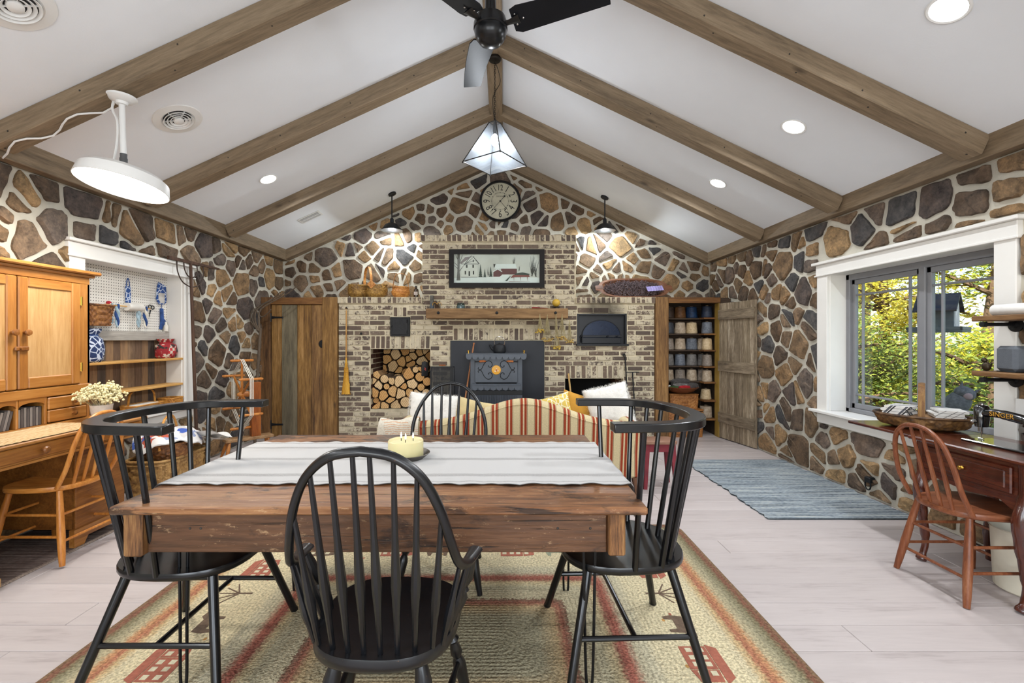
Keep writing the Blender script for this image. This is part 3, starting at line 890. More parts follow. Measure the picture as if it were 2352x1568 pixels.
def tree(label, x, y, h, rx, rz0, seed, lm, n=5200, leafs=.05):
    r = random.Random(seed)
    t = thing('tree', label, 'tree', (x, y, -.7), group='trees outside the window')
    m = MB(); tips = []
    trunk = bez([(0, 0, 0), (r.uniform(-.1, .1), r.uniform(-.1, .1), h * .4), (r.uniform(-.25, .25), r.uniform(-.25, .25), h)], 5)
    m.tube(trunk, [.13 * (1 - .8 * i / (len(trunk) - 1)) for i in range(len(trunk))], 8)
    for k in range(22):
        z = rz0 + (h - rz0) * r.random() ** .9
        a = r.uniform(0, 2 * pi); L = rx * r.uniform(.55, 1.1) * (1 - .35 * (z / h))
        p0 = V((0, 0, z)); p2 = p0 + V((cos(a) * L, sin(a) * L, L * r.uniform(-.05, .5))); p1 = p0.lerp(p2, .5) + V((0, 0, L * .08))
        b = bez([p0, p1, p2], 4)
        m.tube(b, [.035 * (1 - .8 * i / (len(b) - 1)) for i in range(len(b))], 5)
        tips += b[3:]
        for q in range(3):
            s0 = b[r.randrange(2, len(b))]; e = s0 + V((r.uniform(-1, 1), r.uniform(-1, 1), r.uniform(-.3, .6))) * L * .4
            m.tube([s0, e], [.012, .004], 4); tips += [s0.lerp(e, .6), e]
    m.build('trunk', BARK, t)
    f = MB()
    for k in range(n):
        c = r.choice(tips); c = c + V((r.gauss(0, .16), r.gauss(0, .16), r.gauss(0, .13)))
        s_ = leafs * r.uniform(.6, 1.4)
        u = V((r.gauss(0, 1), r.gauss(0, 1), r.gauss(0, 1))).normalized(); w_ = u.orthogonal().normalized()
        f.add([c - u * s_, c + w_ * s_ * .42, c + u * s_, c - w_ * s_ * .42], [(0, 1, 2, 3)])
    q = f.build('foliage', lm, t, smooth=0); q['kind'] = 'stuff'
tree('yellow green tree right outside the window behind the bird feeder', 6.2, 5.7, 4.6, 1.7, .3, 1, LEAVES[0], 17000, .036)
tree('golden leafed tree seen through the near window sash', 6.6, 7.9, 5.0, 1.7, .2, 2, LEAVES[2], 16000, .038)
tree('dense green pine filling the low part of the window view', 5.3, 6.9, 2.3, 1.1, .1, 3, LEAVES[1], 11000, .032)
tree('tall yellow green tree at the far edge of the window view', 8.6, 10.8, 6.2, 2.2, .3, 4, LEAVES[0], 16000, .055)
tree('pale golden tree farthest behind the bird feeder', 9.3, 8.2, 6.0, 2.2, .3, 5, LEAVES[2], 16000, .055)
tree('dark green pine at the right of the window view', 8.2, 6.4, 5.0, 1.8, .1, 6, LEAVES[1], 14000, .05)
tree('green pine low beside the window frame', 5.2, 5.0, 2.0, .9, .1, 7, LEAVES[1], 6000, .03)
FEED = plain('feeder_grey_paint', '#55606b', .6); FROOF = plain('feeder_roof', '#2a2f38', .45, .3); FWH = plain('feeder_white', '#d8dade', .5)
bf = thing('bird_feeder', 'grey house shaped bird feeder with dark gabled roof hanging outside the window', 'bird feeder', (4.05, 4.24, 1.44), 35)
MB().box(-.09, .09, -.12, .12, .0, .20).build('house_body', FEED, bf, smooth=0)
MB(T(0, .12, 0) @ RX(90)).prism([(-.09, .2), (.09, .2), (0, .30)], 0, .24).build('gable', FWH, bf, smooth=0)
m = MB()
for sx in (-1, 1):
    m.add([(sx * .155, -.15, .165), (0, -.15, .325), (0, .15, .325), (sx * .155, .15, .165), (sx * .155, -.15, .18), (0, -.15, .34), (0, .15, .34), (sx * .155, .15, .18)],
          [(0, 1, 2, 3), (7, 6, 5, 4), (0, 4, 5, 1), (2, 6, 7, 3), (0, 3, 7, 4), (1, 5, 6, 2)])
m.build('roof', FROOF, bf, smooth=0)
MB().box(-.07, .07, -.125, -.119, .02, .19).build('window_panel', FWH, bf, smooth=0)
m = MB(); m.tube(bez([(-.05, -.128, .03), (-.05, -.128, .13), (0, -.128, .26), (.05, -.128, .13), (.05, -.128, .03)], 6), .006, 5); m.tube([(0, -.128, .02), (0, -.128, .16)], .005, 5)
m.build('tracery', FWH, bf)
m = MB(); m.box(-.17, .17, -.19, .19, -.02, .0, .004); m.box(-.17, .17, -.19, -.175, 0, .03); m.box(-.17, .17, .175, .19, 0, .03); m.box(-.17, -.155, -.19, .19, 0, .03); m.box(.155, .17, -.19, .19, 0, .03)
m.build('tray', FEED, bf, smooth=0)
m = MB(); m.tube([(0, 0, .33), (0, 0, 1.2)], .004, 6); m.build('hanger', CHROME, bf)

ow = thing('owl_ornament', 'grey horned owl shaped garden ornament outside the lower right window pane', 'garden ornament', (3.84, 3.92, -.7), -40)
OWL = plain('owl_grey', '#5f5f66', .85, var=.25, scale=40, bmp=.4, bscale=70)
m = MB(T(0, 0, 1.42) @ RY(28)); m.lathe([(.001, -.02), (.06, .0), (.085, .06), (.085, .12), (.07, .17), (.001, .18)], 18); m.build('body', OWL, ow)
m = MB(T(0, 0, 1.42) @ RY(28)); m.ball((0, 0, .20), (.072, .068, .06), 16, 10); m.build('head', OWL, ow)
for sx in (-1, 1):
    m = MB(T(0, 0, 1.42) @ RY(28)); m.tube([(sx * .045, 0, .24), (sx * .062, 0, .285)], [.014, .002], 7); m.build('ear_tuft', OWL, ow)
m = MB(T(0, 0, 1.42) @ RY(28)); m.ball((.02, -.062, .19), (.03, .014, .03), 10, 7); m.build('face', plain('owl_face', '#8f7a80', .85), ow)
m = MB(); m.tube([(0, 0, 0), (0, 0, 1.43)], .02, 8); m.build('post', BARK, ow)
# ------------------------------------------------------------------ ceiling fixtures
LWHITE = plain('white_enamel', '#e8e8e6', .35, var=.02)
LED = emis('led_panel', '#ffffff', 14)
LEDHB = emis('high_bay_led', '#fffaf0', 18)
def on_ceiling(o, x, y):
    o.location = (x, y, ceil_z(x))
    a = math.atan(.458) if x < RX0 else math.atan(.478)
    o.rotation_euler = (0, -a if x < RX0 else a, 0)
CAN_W = 12
cans = [(2.25, 2.30, 'recessed can light nearest the camera on the right ceiling slope'), (2.27, 3.56, 'recessed can light between the two nearer right rafters'),
        (2.28, 4.84, 'smallest and farthest recessed can light on the right ceiling slope'), (-2.49, 4.81, 'recessed can light on the left ceiling slope above the closet'),
        (2.27, 1.02, 'recessed can light on the right slope above the sewing table'), (2.27, -.24, 'recessed can light on the right slope behind the camera'),
        (2.27, -1.5, 'recessed can light on the right slope near the rear wall'), (-2.49, 1.02, 'recessed can light on the left slope above the camera'),
        (-2.49, -.24, 'recessed can light on the left slope behind the camera'), (-2.49, -1.5, 'recessed can light on the left slope near the rear wall')]
for x, y, lb in cans:
    t = thing('recessed_light', lb, 'ceiling light', group='recessed can lights')
    MB().lathe([(.076, -.001), (.092, -.002), (.094, -.006), (.088, -.010), (.078, -.008), (.076, -.004)], 28, caps=False).build('trim_ring', LWHITE, t)
    MB().lathe([(.001, -.005), (.077, -.005), (.077, -.001)], 28).build('lens', LED, t)
    on_ceiling(t, x, y)
    l = lamp('recessed_lamp', 'AREA', (0, 0, -.013), 18 if y > 2 else 8, (.92, .96, 1.0), .15, spread=radians(165)); l.parent = t
VENTD = plain('vent_dark', '#3a3a3a', .8)
for x, y, lb in ((-2.50, 3.49, 'round white ceiling vent with concentric rings beside the high bay lamp'), (-2.48, 2.304, 'round white ceiling vent cut off by the upper left corner of the photo')):
    t = thing('round_vent', lb, 'air vent', group='round ceiling vents')
    MB().lathe([(.10, -.004), (.115, -.012), (.165, -.006), (.17, -.0005)], 32, caps=False).build('flange', LWHITE, t)
    MB().lathe([(.001, -.0012), (.108, -.0012), (.108, -.0002)], 24).build('duct', VENTD, t)
    for r_ in (.098, .076, .054):
        MB().lathe([(r_ - .009, -.012), (r_ + .003, -.024), (r_ + .006, -.022), (r_ - .004, -.008)], 28, caps=False).build('ring', LWHITE, t)
    MB().lathe([(.036, -.008), (.034, -.024), (.02, -.03), (.001, -.031)], 20).build('centre_cap', LWHITE, t)
    m = MB()
    for k in range(6):
        a = k * pi / 3; m.box(-.002, .002, .03, .105, -.016, -.006); m.v[-8:] = [tuple(Matrix.Rotation(a, 3, 'Z') @ V(p)) for p in m.v[-8:]]
    q = m.build('spokes', LWHITE, t)
    on_ceiling(t, x, y)
t = thing('ceiling_register', 'rectangular white louvred register on the left ceiling slope', 'air vent')
MB().box(-.155, .155, -.09, .09, -.008, 0, .003).build('frame', LWHITE, t, smooth=0)
MB().box(-.13, .13, -.066, .066, -.0085, -.007).build('duct', VENTD, t, smooth=0)
m = MB()
for k in range(26): m.box(-.126 + k * .0101, -.1225 + k * .0101, -.064, .064, -.013, -.008)
m.box(-.13, .13, -.006, .006, -.0135, -.008)
q = m.build('louvres', LWHITE, t, smooth=0); q['kind'] = 'stuff'
on_ceiling(t, -2.60, 6.12)
# high-bay lamp hanging from the nearest left rafter
hb = thing('high_bay_lamp', 'large round white hanging lamp glowing over the pine hutch', 'pendant lamp', (-2.46, 2.93, 0))
zc = ceil_z(-2.46) - DROP
MB().lathe([(.001, zc + .01), (.082, zc), (.082, zc - .012), (.06, zc - .028), (.035, zc - .034), (.03, zc - .05), (.018, zc - .052)], 28).build('canopy', LWHITE, hb)
m = MB(); m.tube([(0, 0, zc - .03), (.012, 0, 2.52)], .017, 12); m.build('stem', LWHITE, hb)
m = MB(); m.lathe([(.018, 2.47), (.022, 2.48), (.022, 2.52), (.019, 2.525), (.02, 2.55)], 14, (.012, 0, 0)); m.build('coupling', plain('dark_plastic', '#57585a', .5), hb)
tilt = T(.012, 0, 2.36) @ RY(6) @ RX(-8)
m = MB(tilt); m.lathe([(.09, .085), (.10, .10), (.06, .115), (.02, .12)], 24); m.box(-.11, .11, -.05, .05, .075, .10, .01); m.build('driver_housing', LWHITE, hb)
m = MB(tilt); m.lathe([(.001, .085), (.10, .085), (.20, .072), (.235, .045), (.248, -.022), (.244, -.024), (.230, .0)], 40); m.build('shade', LWHITE, hb)
m = MB(tilt); m.lathe([(.001, -.019), (.238, -.019), (.238, -.012)], 40); m.build('led_lens', LEDHB, hb)
m = MB(); m.tube(bez([(-.05, 0, zc - .012), (-.06, 0, zc - .08), (-.02, -.01, 2.75), (-.025, -.01, 2.60), (-.06, 0, 2.47)], 8), .007, 6); m.build('drop_cord', LWHITE, hb)
l = lamp('high_bay_light', 'AREA', (.012, -.0, 2.335), 18, (1.0, .96, .90), .44, rot=(radians(-8), radians(6), 0)); l.parent = hb
m = MB()
pts = []
for k in range(15):
    x = -2.5 - k * .055; sag = .03 * sin(k / 14 * pi * 4) ** 2
    pts.append((x, 2.93 + .04 * sin(k), ceil_z(x) - DROP - .006 - sag * .3))
m.tube(pts, .006, 6)
tag(m.build('power_cord', LWHITE), 'white power cord stapled along the nearest left rafter', 'cord')
# barn pendants either side of the chimney
GALV = plain('galvanised_shade', '#2a2c30', .35, .6)
GALVIN = plain('pale_shade_inside', '#9db0c2', .35, .3)
BULB = emis('lit_bulb', '#f4f8ff', 60)
for x, y, lb in ((-1.61, 6.55, 'small dark barn pendant lit above the baskets left of the chimney'), (1.46, 6.57, 'small dark barn pendant lit above the lavender bowl right of the chimney')):
    t = thing('barn_pendant', lb, 'pendant lamp', (x, y, 0), group='barn pendants beside the chimney')
    zc = ceil_z(x)
    m = MB(T(0, 0, zc) @ RY(24 if x > 0 else -24)); m.lathe([(.058, .0), (.058, -.022), (.03, -.034), (.012, -.036)], 24); m.build('canopy', GALV, t)
    m = MB(); m.tube([(0, 0, zc - .02), (0, 0, 3.03)], .0095, 8); m.build('rod', GALV, t)
    m = MB(); m.lathe([(.014, 3.10), (.026, 3.085), (.028, 3.03), (.06, 3.02), (.10, 2.995), (.125, 2.955), (.152, 2.925), (.154, 2.918)], 32); m.build('shade', GALV, t)
    m = MB(); m.lathe([(.150, 2.918), (.122, 2.952), (.097, 2.990), (.03, 3.012)], 32, caps=False); m.build('shade_lining', GALVIN, t)
    m = MB(); m.ball((0, 0, 2.955), (.028, .028, .036), 14, 10); m.build('bulb', BULB, t)
    l = lamp('pendant_bulb', 'POINT', (0, 0, 2.90), 28, (.88, .96, 1.0), .03); l.parent = t
# glass pyramid pendant on its chain
DKM = plain('dark_bronze', '#2b2723', .45, .6)
pp = thing('pyramid_pendant', 'square pyramid glass pendant hanging on a chain from the ridge beam', 'pendant lamp', (-.083, 4.25, 0), 10)
MB().lathe([(.001, 3.99), (.062, 3.985), (.062, 3.965), (.05, 3.955), (.006, 3.952)], 24).build('canopy', DKM, pp)
m = MB(); z = 3.95; k = 0
while z > 3.39:
    cpts = [(cos(a) * .007, 0, z - .011 + sin(a) * .013) if k % 2 else (0, cos(a) * .007, z - .011 + sin(a) * .013) for a in [i * pi / 4 for i in range(8)]]
    m.tube(cpts, .0022, 4, closed=True); z -= .019; k += 1
m.build('chain', DKM, pp)
m = MB(); m.tube(bez([(0, 0, 3.95), (.035, 0, 3.86), (.05, 0, 3.76), (.0, 0, 3.66), (-.02, 0, 3.58), (-.006, 0, 3.40)], 8), .003, 5); m.build('cord', DKM, pp)
zt, zb, rt, rb = 3.375, 2.995, .055, .30
top = [V((rt * cos(a), rt * sin(a), zt)) for a in [k * pi / 2 - pi / 2 for k in range(4)]]
bot = [V((rb * cos(a), rb * sin(a), zb)) for a in [k * pi / 2 - pi / 2 for k in range(4)]]
SEEDG = bpy.data.materials.new('seeded_glass'); SEEDG.use_nodes = True
_n = SEEDG.node_tree; _b = _n.nodes['Principled BSDF']
_b.inputs['Base Color'].default_value = hx('#7c838a'); _b.inputs['Roughness'].default_value = .25; _b.inputs['Transmission Weight'].default_value = .0; _b.inputs['Alpha'].default_value = .22
bump(_n, _b, noise(_n, coords(_n), 30, 4), .25, .01)
for k in range(4):
    a, b = k, (k + 1) % 4
    nrm = (bot[b] - bot[a]).cross(top[a] - bot[a]).normalized() * .0015
    vs = [p + s_ * nrm for s_ in (-1, 1) for p in (top[a], top[b], bot[b], bot[a])]
    MB().add(vs, [(0, 1, 2, 3), (7, 6, 5, 4), (0, 4, 5, 1), (1, 5, 6, 2), (2, 6, 7, 3), (3, 7, 4, 0)]).build('pane', SEEDG, pp, smooth=0)
m = MB()
for k in range(4):
    a, b = k, (k + 1) % 4
    m.tube([top[a], bot[a]], .005, 5); m.tube([bot[a], bot[b]], .005, 5); m.tube([top[a], top[b]], .004, 5); m.ball(bot[a] - V((0, 0, .006)), .008, 8, 6); m.ball(top[a] + V((0, 0, .004)), .006, 8, 6)
    m.tube([top[a], V((0, 0, zt + .012))], .003, 5)
m.build('frame', DKM, pp)
m = MB(); m.lathe([(.018, 3.27), (.02, 3.33), (.01, 3.385)], 12); m.build('socket', DKM, pp)
MB().ball((0, 0, 3.215), (.038, .038, .055), 14, 10).build('bulb', emis('pyramid_bulb', '#eef4ff', 25), pp)
l = lamp('pyramid_bulb_light', 'POINT', (0, 0, 3.13), 20, (.90, .95, 1.0), .045); l.parent = pp
# ceiling fan
FANB = plain('fan_black', '#16171a', .28, .3, .1, 5, spec=.6)
FANBL = plain('fan_blade_black', '#1b1d22', .45, .0, .1, 5, .03, spec=.15)
fan = thing('ceiling_fan', 'black three bladed ceiling fan on a short rod at the top of the photo', 'ceiling fan', (-.087, 3.0, 0))
m = MB(); m.lathe([(.05, 3.98), (.05, 3.90), (.014, 3.87), (.013, 3.58)], 20); m.build('down_rod', FANB, fan)
m = MB(); m.lathe([(.001, 3.645), (.022, 3.64), (.036, 3.60), (.038, 3.50), (.05, 3.488)], 24); m.build('coupling_cover', FANB, fan)
m = MB(); m.lathe([(.001, 3.495), (.07, 3.492), (.10, 3.47), (.112, 3.43), (.112, 3.40), (.105, 3.395), (.108, 3.385), (.098, 3.345), (.072, 3.31), (.035, 3.295), (.001, 3.292)], 36); m.build('motor_housing', FANB, fan)
blade_me = []
for k, ang in enumerate((104.6, -18, 226)):
    xf = RZ(ang) @ T(0, 0, 3.432)
    m = MB(xf @ RX(-16))
    n = 14
    def edge(t):
        w0 = .108 * (1 - .28 * t); sw = -.03 * t * t
        return w0, sw
    vs = []; fs = []
    for i in range(n + 1):
        t_ = i / n; x = .15 + t_ * .62
        w0, sw = edge(t_)
        if i == 0: w0 *= .80
        for s2, zz in ((-1, .004), (1, .004), (1, -.004), (-1, -.004)):
            vs.append((x, sw + s2 * w0 * (1.0 if s2 > 0 else .85), zz + .012 * (s2 * .5) + .01 * sin(t_ * 3)))
    for i in range(n):
        for q in range(4):
            fs.append((i * 4 + q, i * 4 + (q + 1) % 4, i * 4 + 4 + (q + 1) % 4, i * 4 + 4 + q))
    fs += [(3, 2, 1, 0), (n * 4, n * 4 + 1, n * 4 + 2, n * 4 + 3)]
    m.add(vs, fs)
    bl = m.build('blade', FANBL, fan)
    m = MB(xf); m.tube([(.085, 0, -.015), (.125, .0, -.012), (.20, .0, -.008)], [(.03, .012), (.022, .010), (.045, .004)], 8, up=(0, 0, 1)); m.build('blade_iron', FANB, bl)
    m = MB(xf @ RX(-16))
    for px_, py_ in ((.175, .035), (.175, -.035), (.225, 0)): m.ball((px_, py_, -.006), (.007, .007, .004), 8, 6)
    m.build('screws', CHROME, bl)
# ------------------------------------------------------------------ rugs
def cloth_bump(nt, b, vec, sx, sy, strength=.5, dist=.003):
    w1_ = nd(nt, 'TexWave', {'Vector': vec, 'Scale': sx, 'Distortion': .3, 'Detail': 1.0}, bands_direction='X')
    w2_ = nd(nt, 'TexWave', {'Vector': vec, 'Scale': sy, 'Distortion': .3, 'Detail': 1.0}, bands_direction='Y')
    h = math_(nt, 'ADD', w1_.outputs['Fac'], w2_.outputs['Fac'])
    bump(nt, b, h, strength, dist)
    return h
def rr(hx_, hy_, r, n=8):
    out = []
    for cx, cy, a0 in ((hx_ - r, hy_ - r, 0), (-hx_ + r, hy_ - r, 90), (-hx_ + r, -hy_ + r, 180), (hx_ - r, -hy_ + r, 270)):
        for k in range(n + 1):
            a = radians(a0 + 90 * k / n); out.append((cx + r * cos(a), cy + r * sin(a)))
    return out
def braid_mat(hx_, hy_):
    m, nt, b = mk('braided_wool')
    tc = nd(nt, 'TexCoord'); sp = nd(nt, 'SeparateXYZ', {0: tc.outputs['Object']})
    dx = math_(nt, 'SUBTRACT', hx_, math_(nt, 'ABSOLUTE', sp.outputs[0])); dy = math_(nt, 'SUBTRACT', hy_, math_(nt, 'ABSOLUTE', sp.outputs[1]))
    d = math_(nt, 'SMOOTH_MIN', dx, dy, .10)
    ragged = math_(nt, 'MULTIPLY_ADD', math_(nt, 'SUBTRACT', noise(nt, tc.outputs['Object'], 70, 2), .5), .06, d)
    cols = [(0, '#7d6a52'), (.035, '#7f5647'), (.06, '#7b7359'), (.10, '#9b9479'), (.14, '#b5a888'), (.165, '#b98c66'), (.20, '#a56d56'), (.225, '#c0a67c'), (.26, '#c9bd9d'), (.29, '#d3c6a3'),
            (.60, '#d0c4a2'), (.64, '#bfb79c'), (.69, '#b4ab90'), (.73, '#9c6152'), (.76, '#8a564a'), (.79, '#bcab86'), (.84, '#b2aa8e'), (.90, '#bdb294'), (.95, '#84705d'), (.985, '#9c6554'), (1.02, '#b9a27c'), (1.10, '#a39c82'), (1.35, '#989279')]
    mp = math_(nt, 'DIVIDE', ragged, 1.6)
    # three chained ramps of the braid rows from the edge inwards
    col = None
    for lo in range(0, len(cols), 18):
        part = cols[lo:lo + 18]
        r_ = ramp(nt, mp, [(p / 1.6, c) for p, c in part])
        col = r_ if col is None else mix(nt, math_(nt, 'GREATER_THAN', mp, part[0][0] / 1.6), col, r_)
    br = nd(nt, 'TexNoise', {'Vector': tc.outputs['Object'], 'Scale': 85.0, 'Detail': 2.0})
    col = mix(nt, .55, col, ramp(nt, br.outputs['Fac'], [(.34, (.45, .42, .38, 1)), (.5, (1, 1, 1, 1)), (.66, (1.55, 1.5, 1.45, 1))]), 'MULTIPLY')
    nt.links.new(col, b.inputs['Base Color']); b.inputs['Roughness'].default_value = .95; b.inputs['Specular IOR Level'].default_value = .1
    rows = math_(nt, 'SINE', math_(nt, 'MULTIPLY', d, 2 * pi / .021))
    bump(nt, b, math_(nt, 'ADD', math_(nt, 'MULTIPLY', rows, .5), math_(nt, 'MULTIPLY', br.outputs['Fac'], 3.5)), .6, .005)
    return m
rg = thing('braided_rug', 'large braided rug with rust and olive bands and folk motifs under the table', 'rug', (-.29, 2.02, 0))
MB().rprism(rr(1.55, 1.29, .10), .0005, .012, .004).build('rug_field', braid_mat(1.55, 1.29), rg)
RUST = plain('rug_rust', '#a3604c', .95, var=.15, scale=60); RBRN = plain('rug_brown', '#6b5746', .95, var=.2, scale=60); RGRN = plain('rug_sage', '#8d927c', .95, var=.2, scale=60); RCRM = plain('rug_cream', '#cfc6a8', .95, var=.1, scale=60); RGLD = plain('rug_gold', '#bb8c4e', .95, var=.2, scale=60)
def motif(kind, x, y, ang, s_=1.0, c1=RUST, c2=RCRM):
    xf = T(x, y, .0125) @ RZ(ang) @ Matrix.Scale(s_, 4)
    m = MB(xf)
    if kind == 'house':
        m.prism([(-.09, -.05), (.03, -.05), (.03, .05), (-.09, .05)], 0, .001)
        m.prism([(.034, -.05), (.09, -.035), (.09, .045), (.034, .05)], 0, .001)
        m.prism([(-.10, .053), (.10, .053), (.07, .09), (-.08, .09)], 0, .001)
        for wx in (-.07, -.03, .005, .05):
            for wy in (-.03, .015): m.prism([(wx - .011, wy), (wx + .011, wy), (wx + .011, wy + .022), (wx - .011, wy + .022)], .001, .0018, 1)
    elif kind == 'tree':
        for a in range(-60, 61, 30):
            q = RZ(a).to_3x3(); p = [q @ V(v_) for v_ in ((-.004, 0, 0), (.004, 0, 0), (.003, .09, 0), (-.003, .09, 0))]; m.prism([(v_.x, v_.y) for v_ in p], 0, .0008 + a * 1e-6 + .0002)
        m.prism([(-.006, -.06), (.006, -.06), (.005, .01), (-.005, .01)], 0, .001)
    elif kind == 'animal':
        m.prism([(-.06, -.01), (-.05, .035), (.03, .035), (.05, .055), (.085, .05), (.08, .02), (.055, .01), (.05, -.045), (.035, -.045), (.03, -.01), (-.03, -.01), (-.035, -.045), (-.05, -.045)], 0, .001)
    else:
        m.prism([(.03 * cos(a) , .022 * sin(a)) for a in [k * pi / 4 for k in range(8)]], 0, .001)
    m.build('motif_' + kind, [c1, c2], rg, smooth=0)
k = 0
for side, n, L in (('far', 8, 1.0), ('near', 8, 1.0), ('right', 6, .78), ('left', 6, .78)):
    for i in range(n):
        u = -L + 2 * L * (i + .5) / n
        kind = ['house', 'tree', 'house', 'animal', 'tree', 'house', 'animal', 'tree'][i % 8]
        c1 = {'house': RUST if i % 3 else RBRN, 'tree': RBRN, 'animal': RBRN if i % 2 else RGRN}[kind]
        p, a = {'far': ((u, .86), 0), 'near': ((u, -.86), 180), 'right': ((1.11, u), -90), 'left': ((-1.11, u), 90)}[side]
        motif(kind, p[0], p[1], a, 1.15, c1, RCRM)
        for q in range(2): motif('dot', p[0] + RN.uniform(-.12, .12), p[1] + RN.uniform(-.13, .13), a, .35, RUST if q else RGLD, RCRM)
def rag_mat(name, cols, period=.02, vary=1.0, ax=1):
    m, nt, b = mk(name)
    tc = nd(nt, 'TexCoord')
    mp = nd(nt, 'Mapping', {'Vector': tc.outputs['Object'], 'Scale': (1.5, 50, 1) if ax else (50, 1.5, 1)})
    n1 = noise(nt, mp.outputs[0], 1.0, 4, .7); n2 = noise(nt, nd(nt, 'Mapping', {'Vector': tc.outputs['Object'], 'Scale': (30, 160, 1) if ax else (160, 30, 1)}).outputs[0], 1.0, 2)
    g = math_(nt, 'ADD', math_(nt, 'MULTIPLY', n1, .7), math_(nt, 'MULTIPLY', n2, .3))
    nt.links.new(ramp(nt, g, cols), b.inputs['Base Color']); b.inputs['Roughness'].default_value = .95; b.inputs['Specular IOR Level'].default_value = .1
    bump(nt, b, g, 1.0, .012)
    return m
RAGM = rag_mat('blue_grey_rag_weave', [(.36, '#2f3338'), (.45, '#6f7880'), (.53, '#9aa3a8'), (.6, '#b7b9b3'), (.7, '#7e878e')])
m = MB()
r7 = random.Random(7)
nY = 44; wob = [r7.uniform(-.015, .015) for _ in range(nY + 1)]
m.grid(lambda u, v_: V((-.56 + 1.12 * u + (wob[int(v_ * nY + .01)] if u in (0, 1) else 0), -.84 + 1.68 * v_, .011 + .003 * sin(v_ * 200))), 14, nY)
m.grid(lambda u, v_: V((.56 - 1.12 * u + (wob[int(v_ * nY + .01)] if u in (0, 1) else 0), -.84 + 1.68 * v_, .0008)), 14, nY)
o = tag(m.build('rag_rug', RAGM, loc=(2.555, 4.26, 0)), 'blue grey woven rag rug on the floor by the right stone wall', 'rug')
MATM = rag_mat('brown_mat_weave', [(.35, '#4a3f3b'), (.5, '#6b5d56'), (.6, '#877870'), (.72, '#a3938a')])
t = thing('floor_mat', 'dark brown woven mat under the pine hutch chair', 'rug', (-3.04, 2.35, 0))
MB().box(-.29, .27, -.9, .9, .0008, .008, .002).build('mat_field', MATM, t, smooth=0)
MB().box(.27, .292, -.9, .9, .0008, .009, .002).build('hem', plain('mat_hem', '#8f7f72', .95, var=.3, scale=90), t, smooth=0)

# ------------------------------------------------------------------ dining table
def old_wood(name, dark, mid, light, stain=.8):
    m = wood(name, dark, mid, light, 'x', .42, .8, 9, .5, True, blot=.6, spec=.45)
    nt = m.node_tree; b = nt.nodes['Principled BSDF']
    col = b.inputs['Base Color'].links[0].from_socket
    st_ = noise(nt, coords(nt, (.55, 1.1, 1.1)), 4.2, 6, .72, .4)
    col = mix(nt, math_(nt, 'MULTIPLY', ramp(nt, st_, [(.53, (0, 0, 0, 1)), (.60, (1, 1, 1, 1))]), stain), col, '#21140c')
    cr = noise(nt, coords(nt, (.035, 1, 1)), 34, 5, .7, .5)
    crack = ramp(nt, cr, [(.37, (1, 1, 1, 1)), (.41, (0, 0, 0, 1))])
    col = mix(nt, math_(nt, 'MULTIPLY', crack, .85), col, '#140c07')
    sc2 = ramp(nt, noise(nt, coords(nt, (.3, 1, 1)), 60, 4, .75), [(.60, (0, 0, 0, 1)), (.68, (1, 1, 1, 1))])
    col = mix(nt, math_(nt, 'MULTIPLY', sc2, .45), col, '#c7a47c')
    nt.links.new(col, b.inputs['Base Color'])
    bump(nt, b, math_(nt, 'SUBTRACT', noise(nt, coords(nt, (.09, 1, 1)), 40, 4, .6), math_(nt, 'MULTIPLY', crack, .8)), .5, .004)
    return m
OLDT = old_wood('worn_table_top', '#4a2f1d', '#805535', '#a3764d')
OLDA = old_wood('table_apron_wood', '#33200f', '#593a24', '#735036', .7)
OLDE = wood('table_end_grain', '#3a2414', '#7b5330', '#a07848', 'z', .6, 1, 22, .5, True, blot=.5)
TX0, TX1, TY0, TY1 = -1.412, .515, 1.62, 2.85
tb = thing('dining_table', 'old stained plank dining table on black hairpin legs in the middle of the room', 'table', (-.45, 2.235, 0))
def tbx(name, x0, x1, y0, y1, z0, z1, mat, b=.004, parent=None):
    return MB(T(.45, -2.235, 0)).box(x0, x1, y0, y1, z0, z1, b).build(name, mat, parent or tb, smooth=0)
yb_ = [TY0, 1.915, 2.235, 2.56, TY1]
for i in range(4): tbx('top_board', TX0 + RN.uniform(0, .006), TX1 - RN.uniform(0, .006), yb_[i] + .0012, yb_[i + 1] - .0012, .730, .760, OLDT, .006)
tbx('front_apron', -1.318, .382, 1.682, 1.712, .570, .730, OLDA)
tbx('rear_apron', -1.318, .382, 2.765, 2.795, .570, .730, OLDA)
tbx('side_apron', -1.388, -1.318, 1.655, 2.80, .565, .730, OLDE, .006)
tbx('side_apron', .382, .444, 1.655, 2.80, .568, .730, OLDE, .006)
m = MB(T(.45, -2.235, 0))
for x, y in ((-1.16, 1.684), (-1.12, 1.684), (.20, 1.684), (.32, 1.684)): m.ball((x, 1.682, .66), (.005, .003, .005), 8, 5)
m.build('nail_heads', NAIL, tb)
HP = plain('hairpin_rod', '#1a1a1c', .4, .5)
for hx0, hx1, hy in ((-1.270, -1.235, 1.78), (.312, .358, 1.78), (-1.145, -1.085, 2.44), (.315, .352, 2.44)):
    xm = (hx0 + hx1) / 2
    m = MB(T(.45, -2.235, 0))
    m.tube(bez([(hx0, hy, .568), (hx0 + .004, hy, .3), (xm - .012, hy, .03), (xm, hy, .008), (xm + .012, hy, .03), (hx1 - .004, hy, .3), (hx1, hy, .568)], 6), .0058, 8)
    m.box(hx0 - .03, hx1 + .03, hy - .03, hy + .03, .562, .57)
    m.build('hairpin_leg', HP, tb)
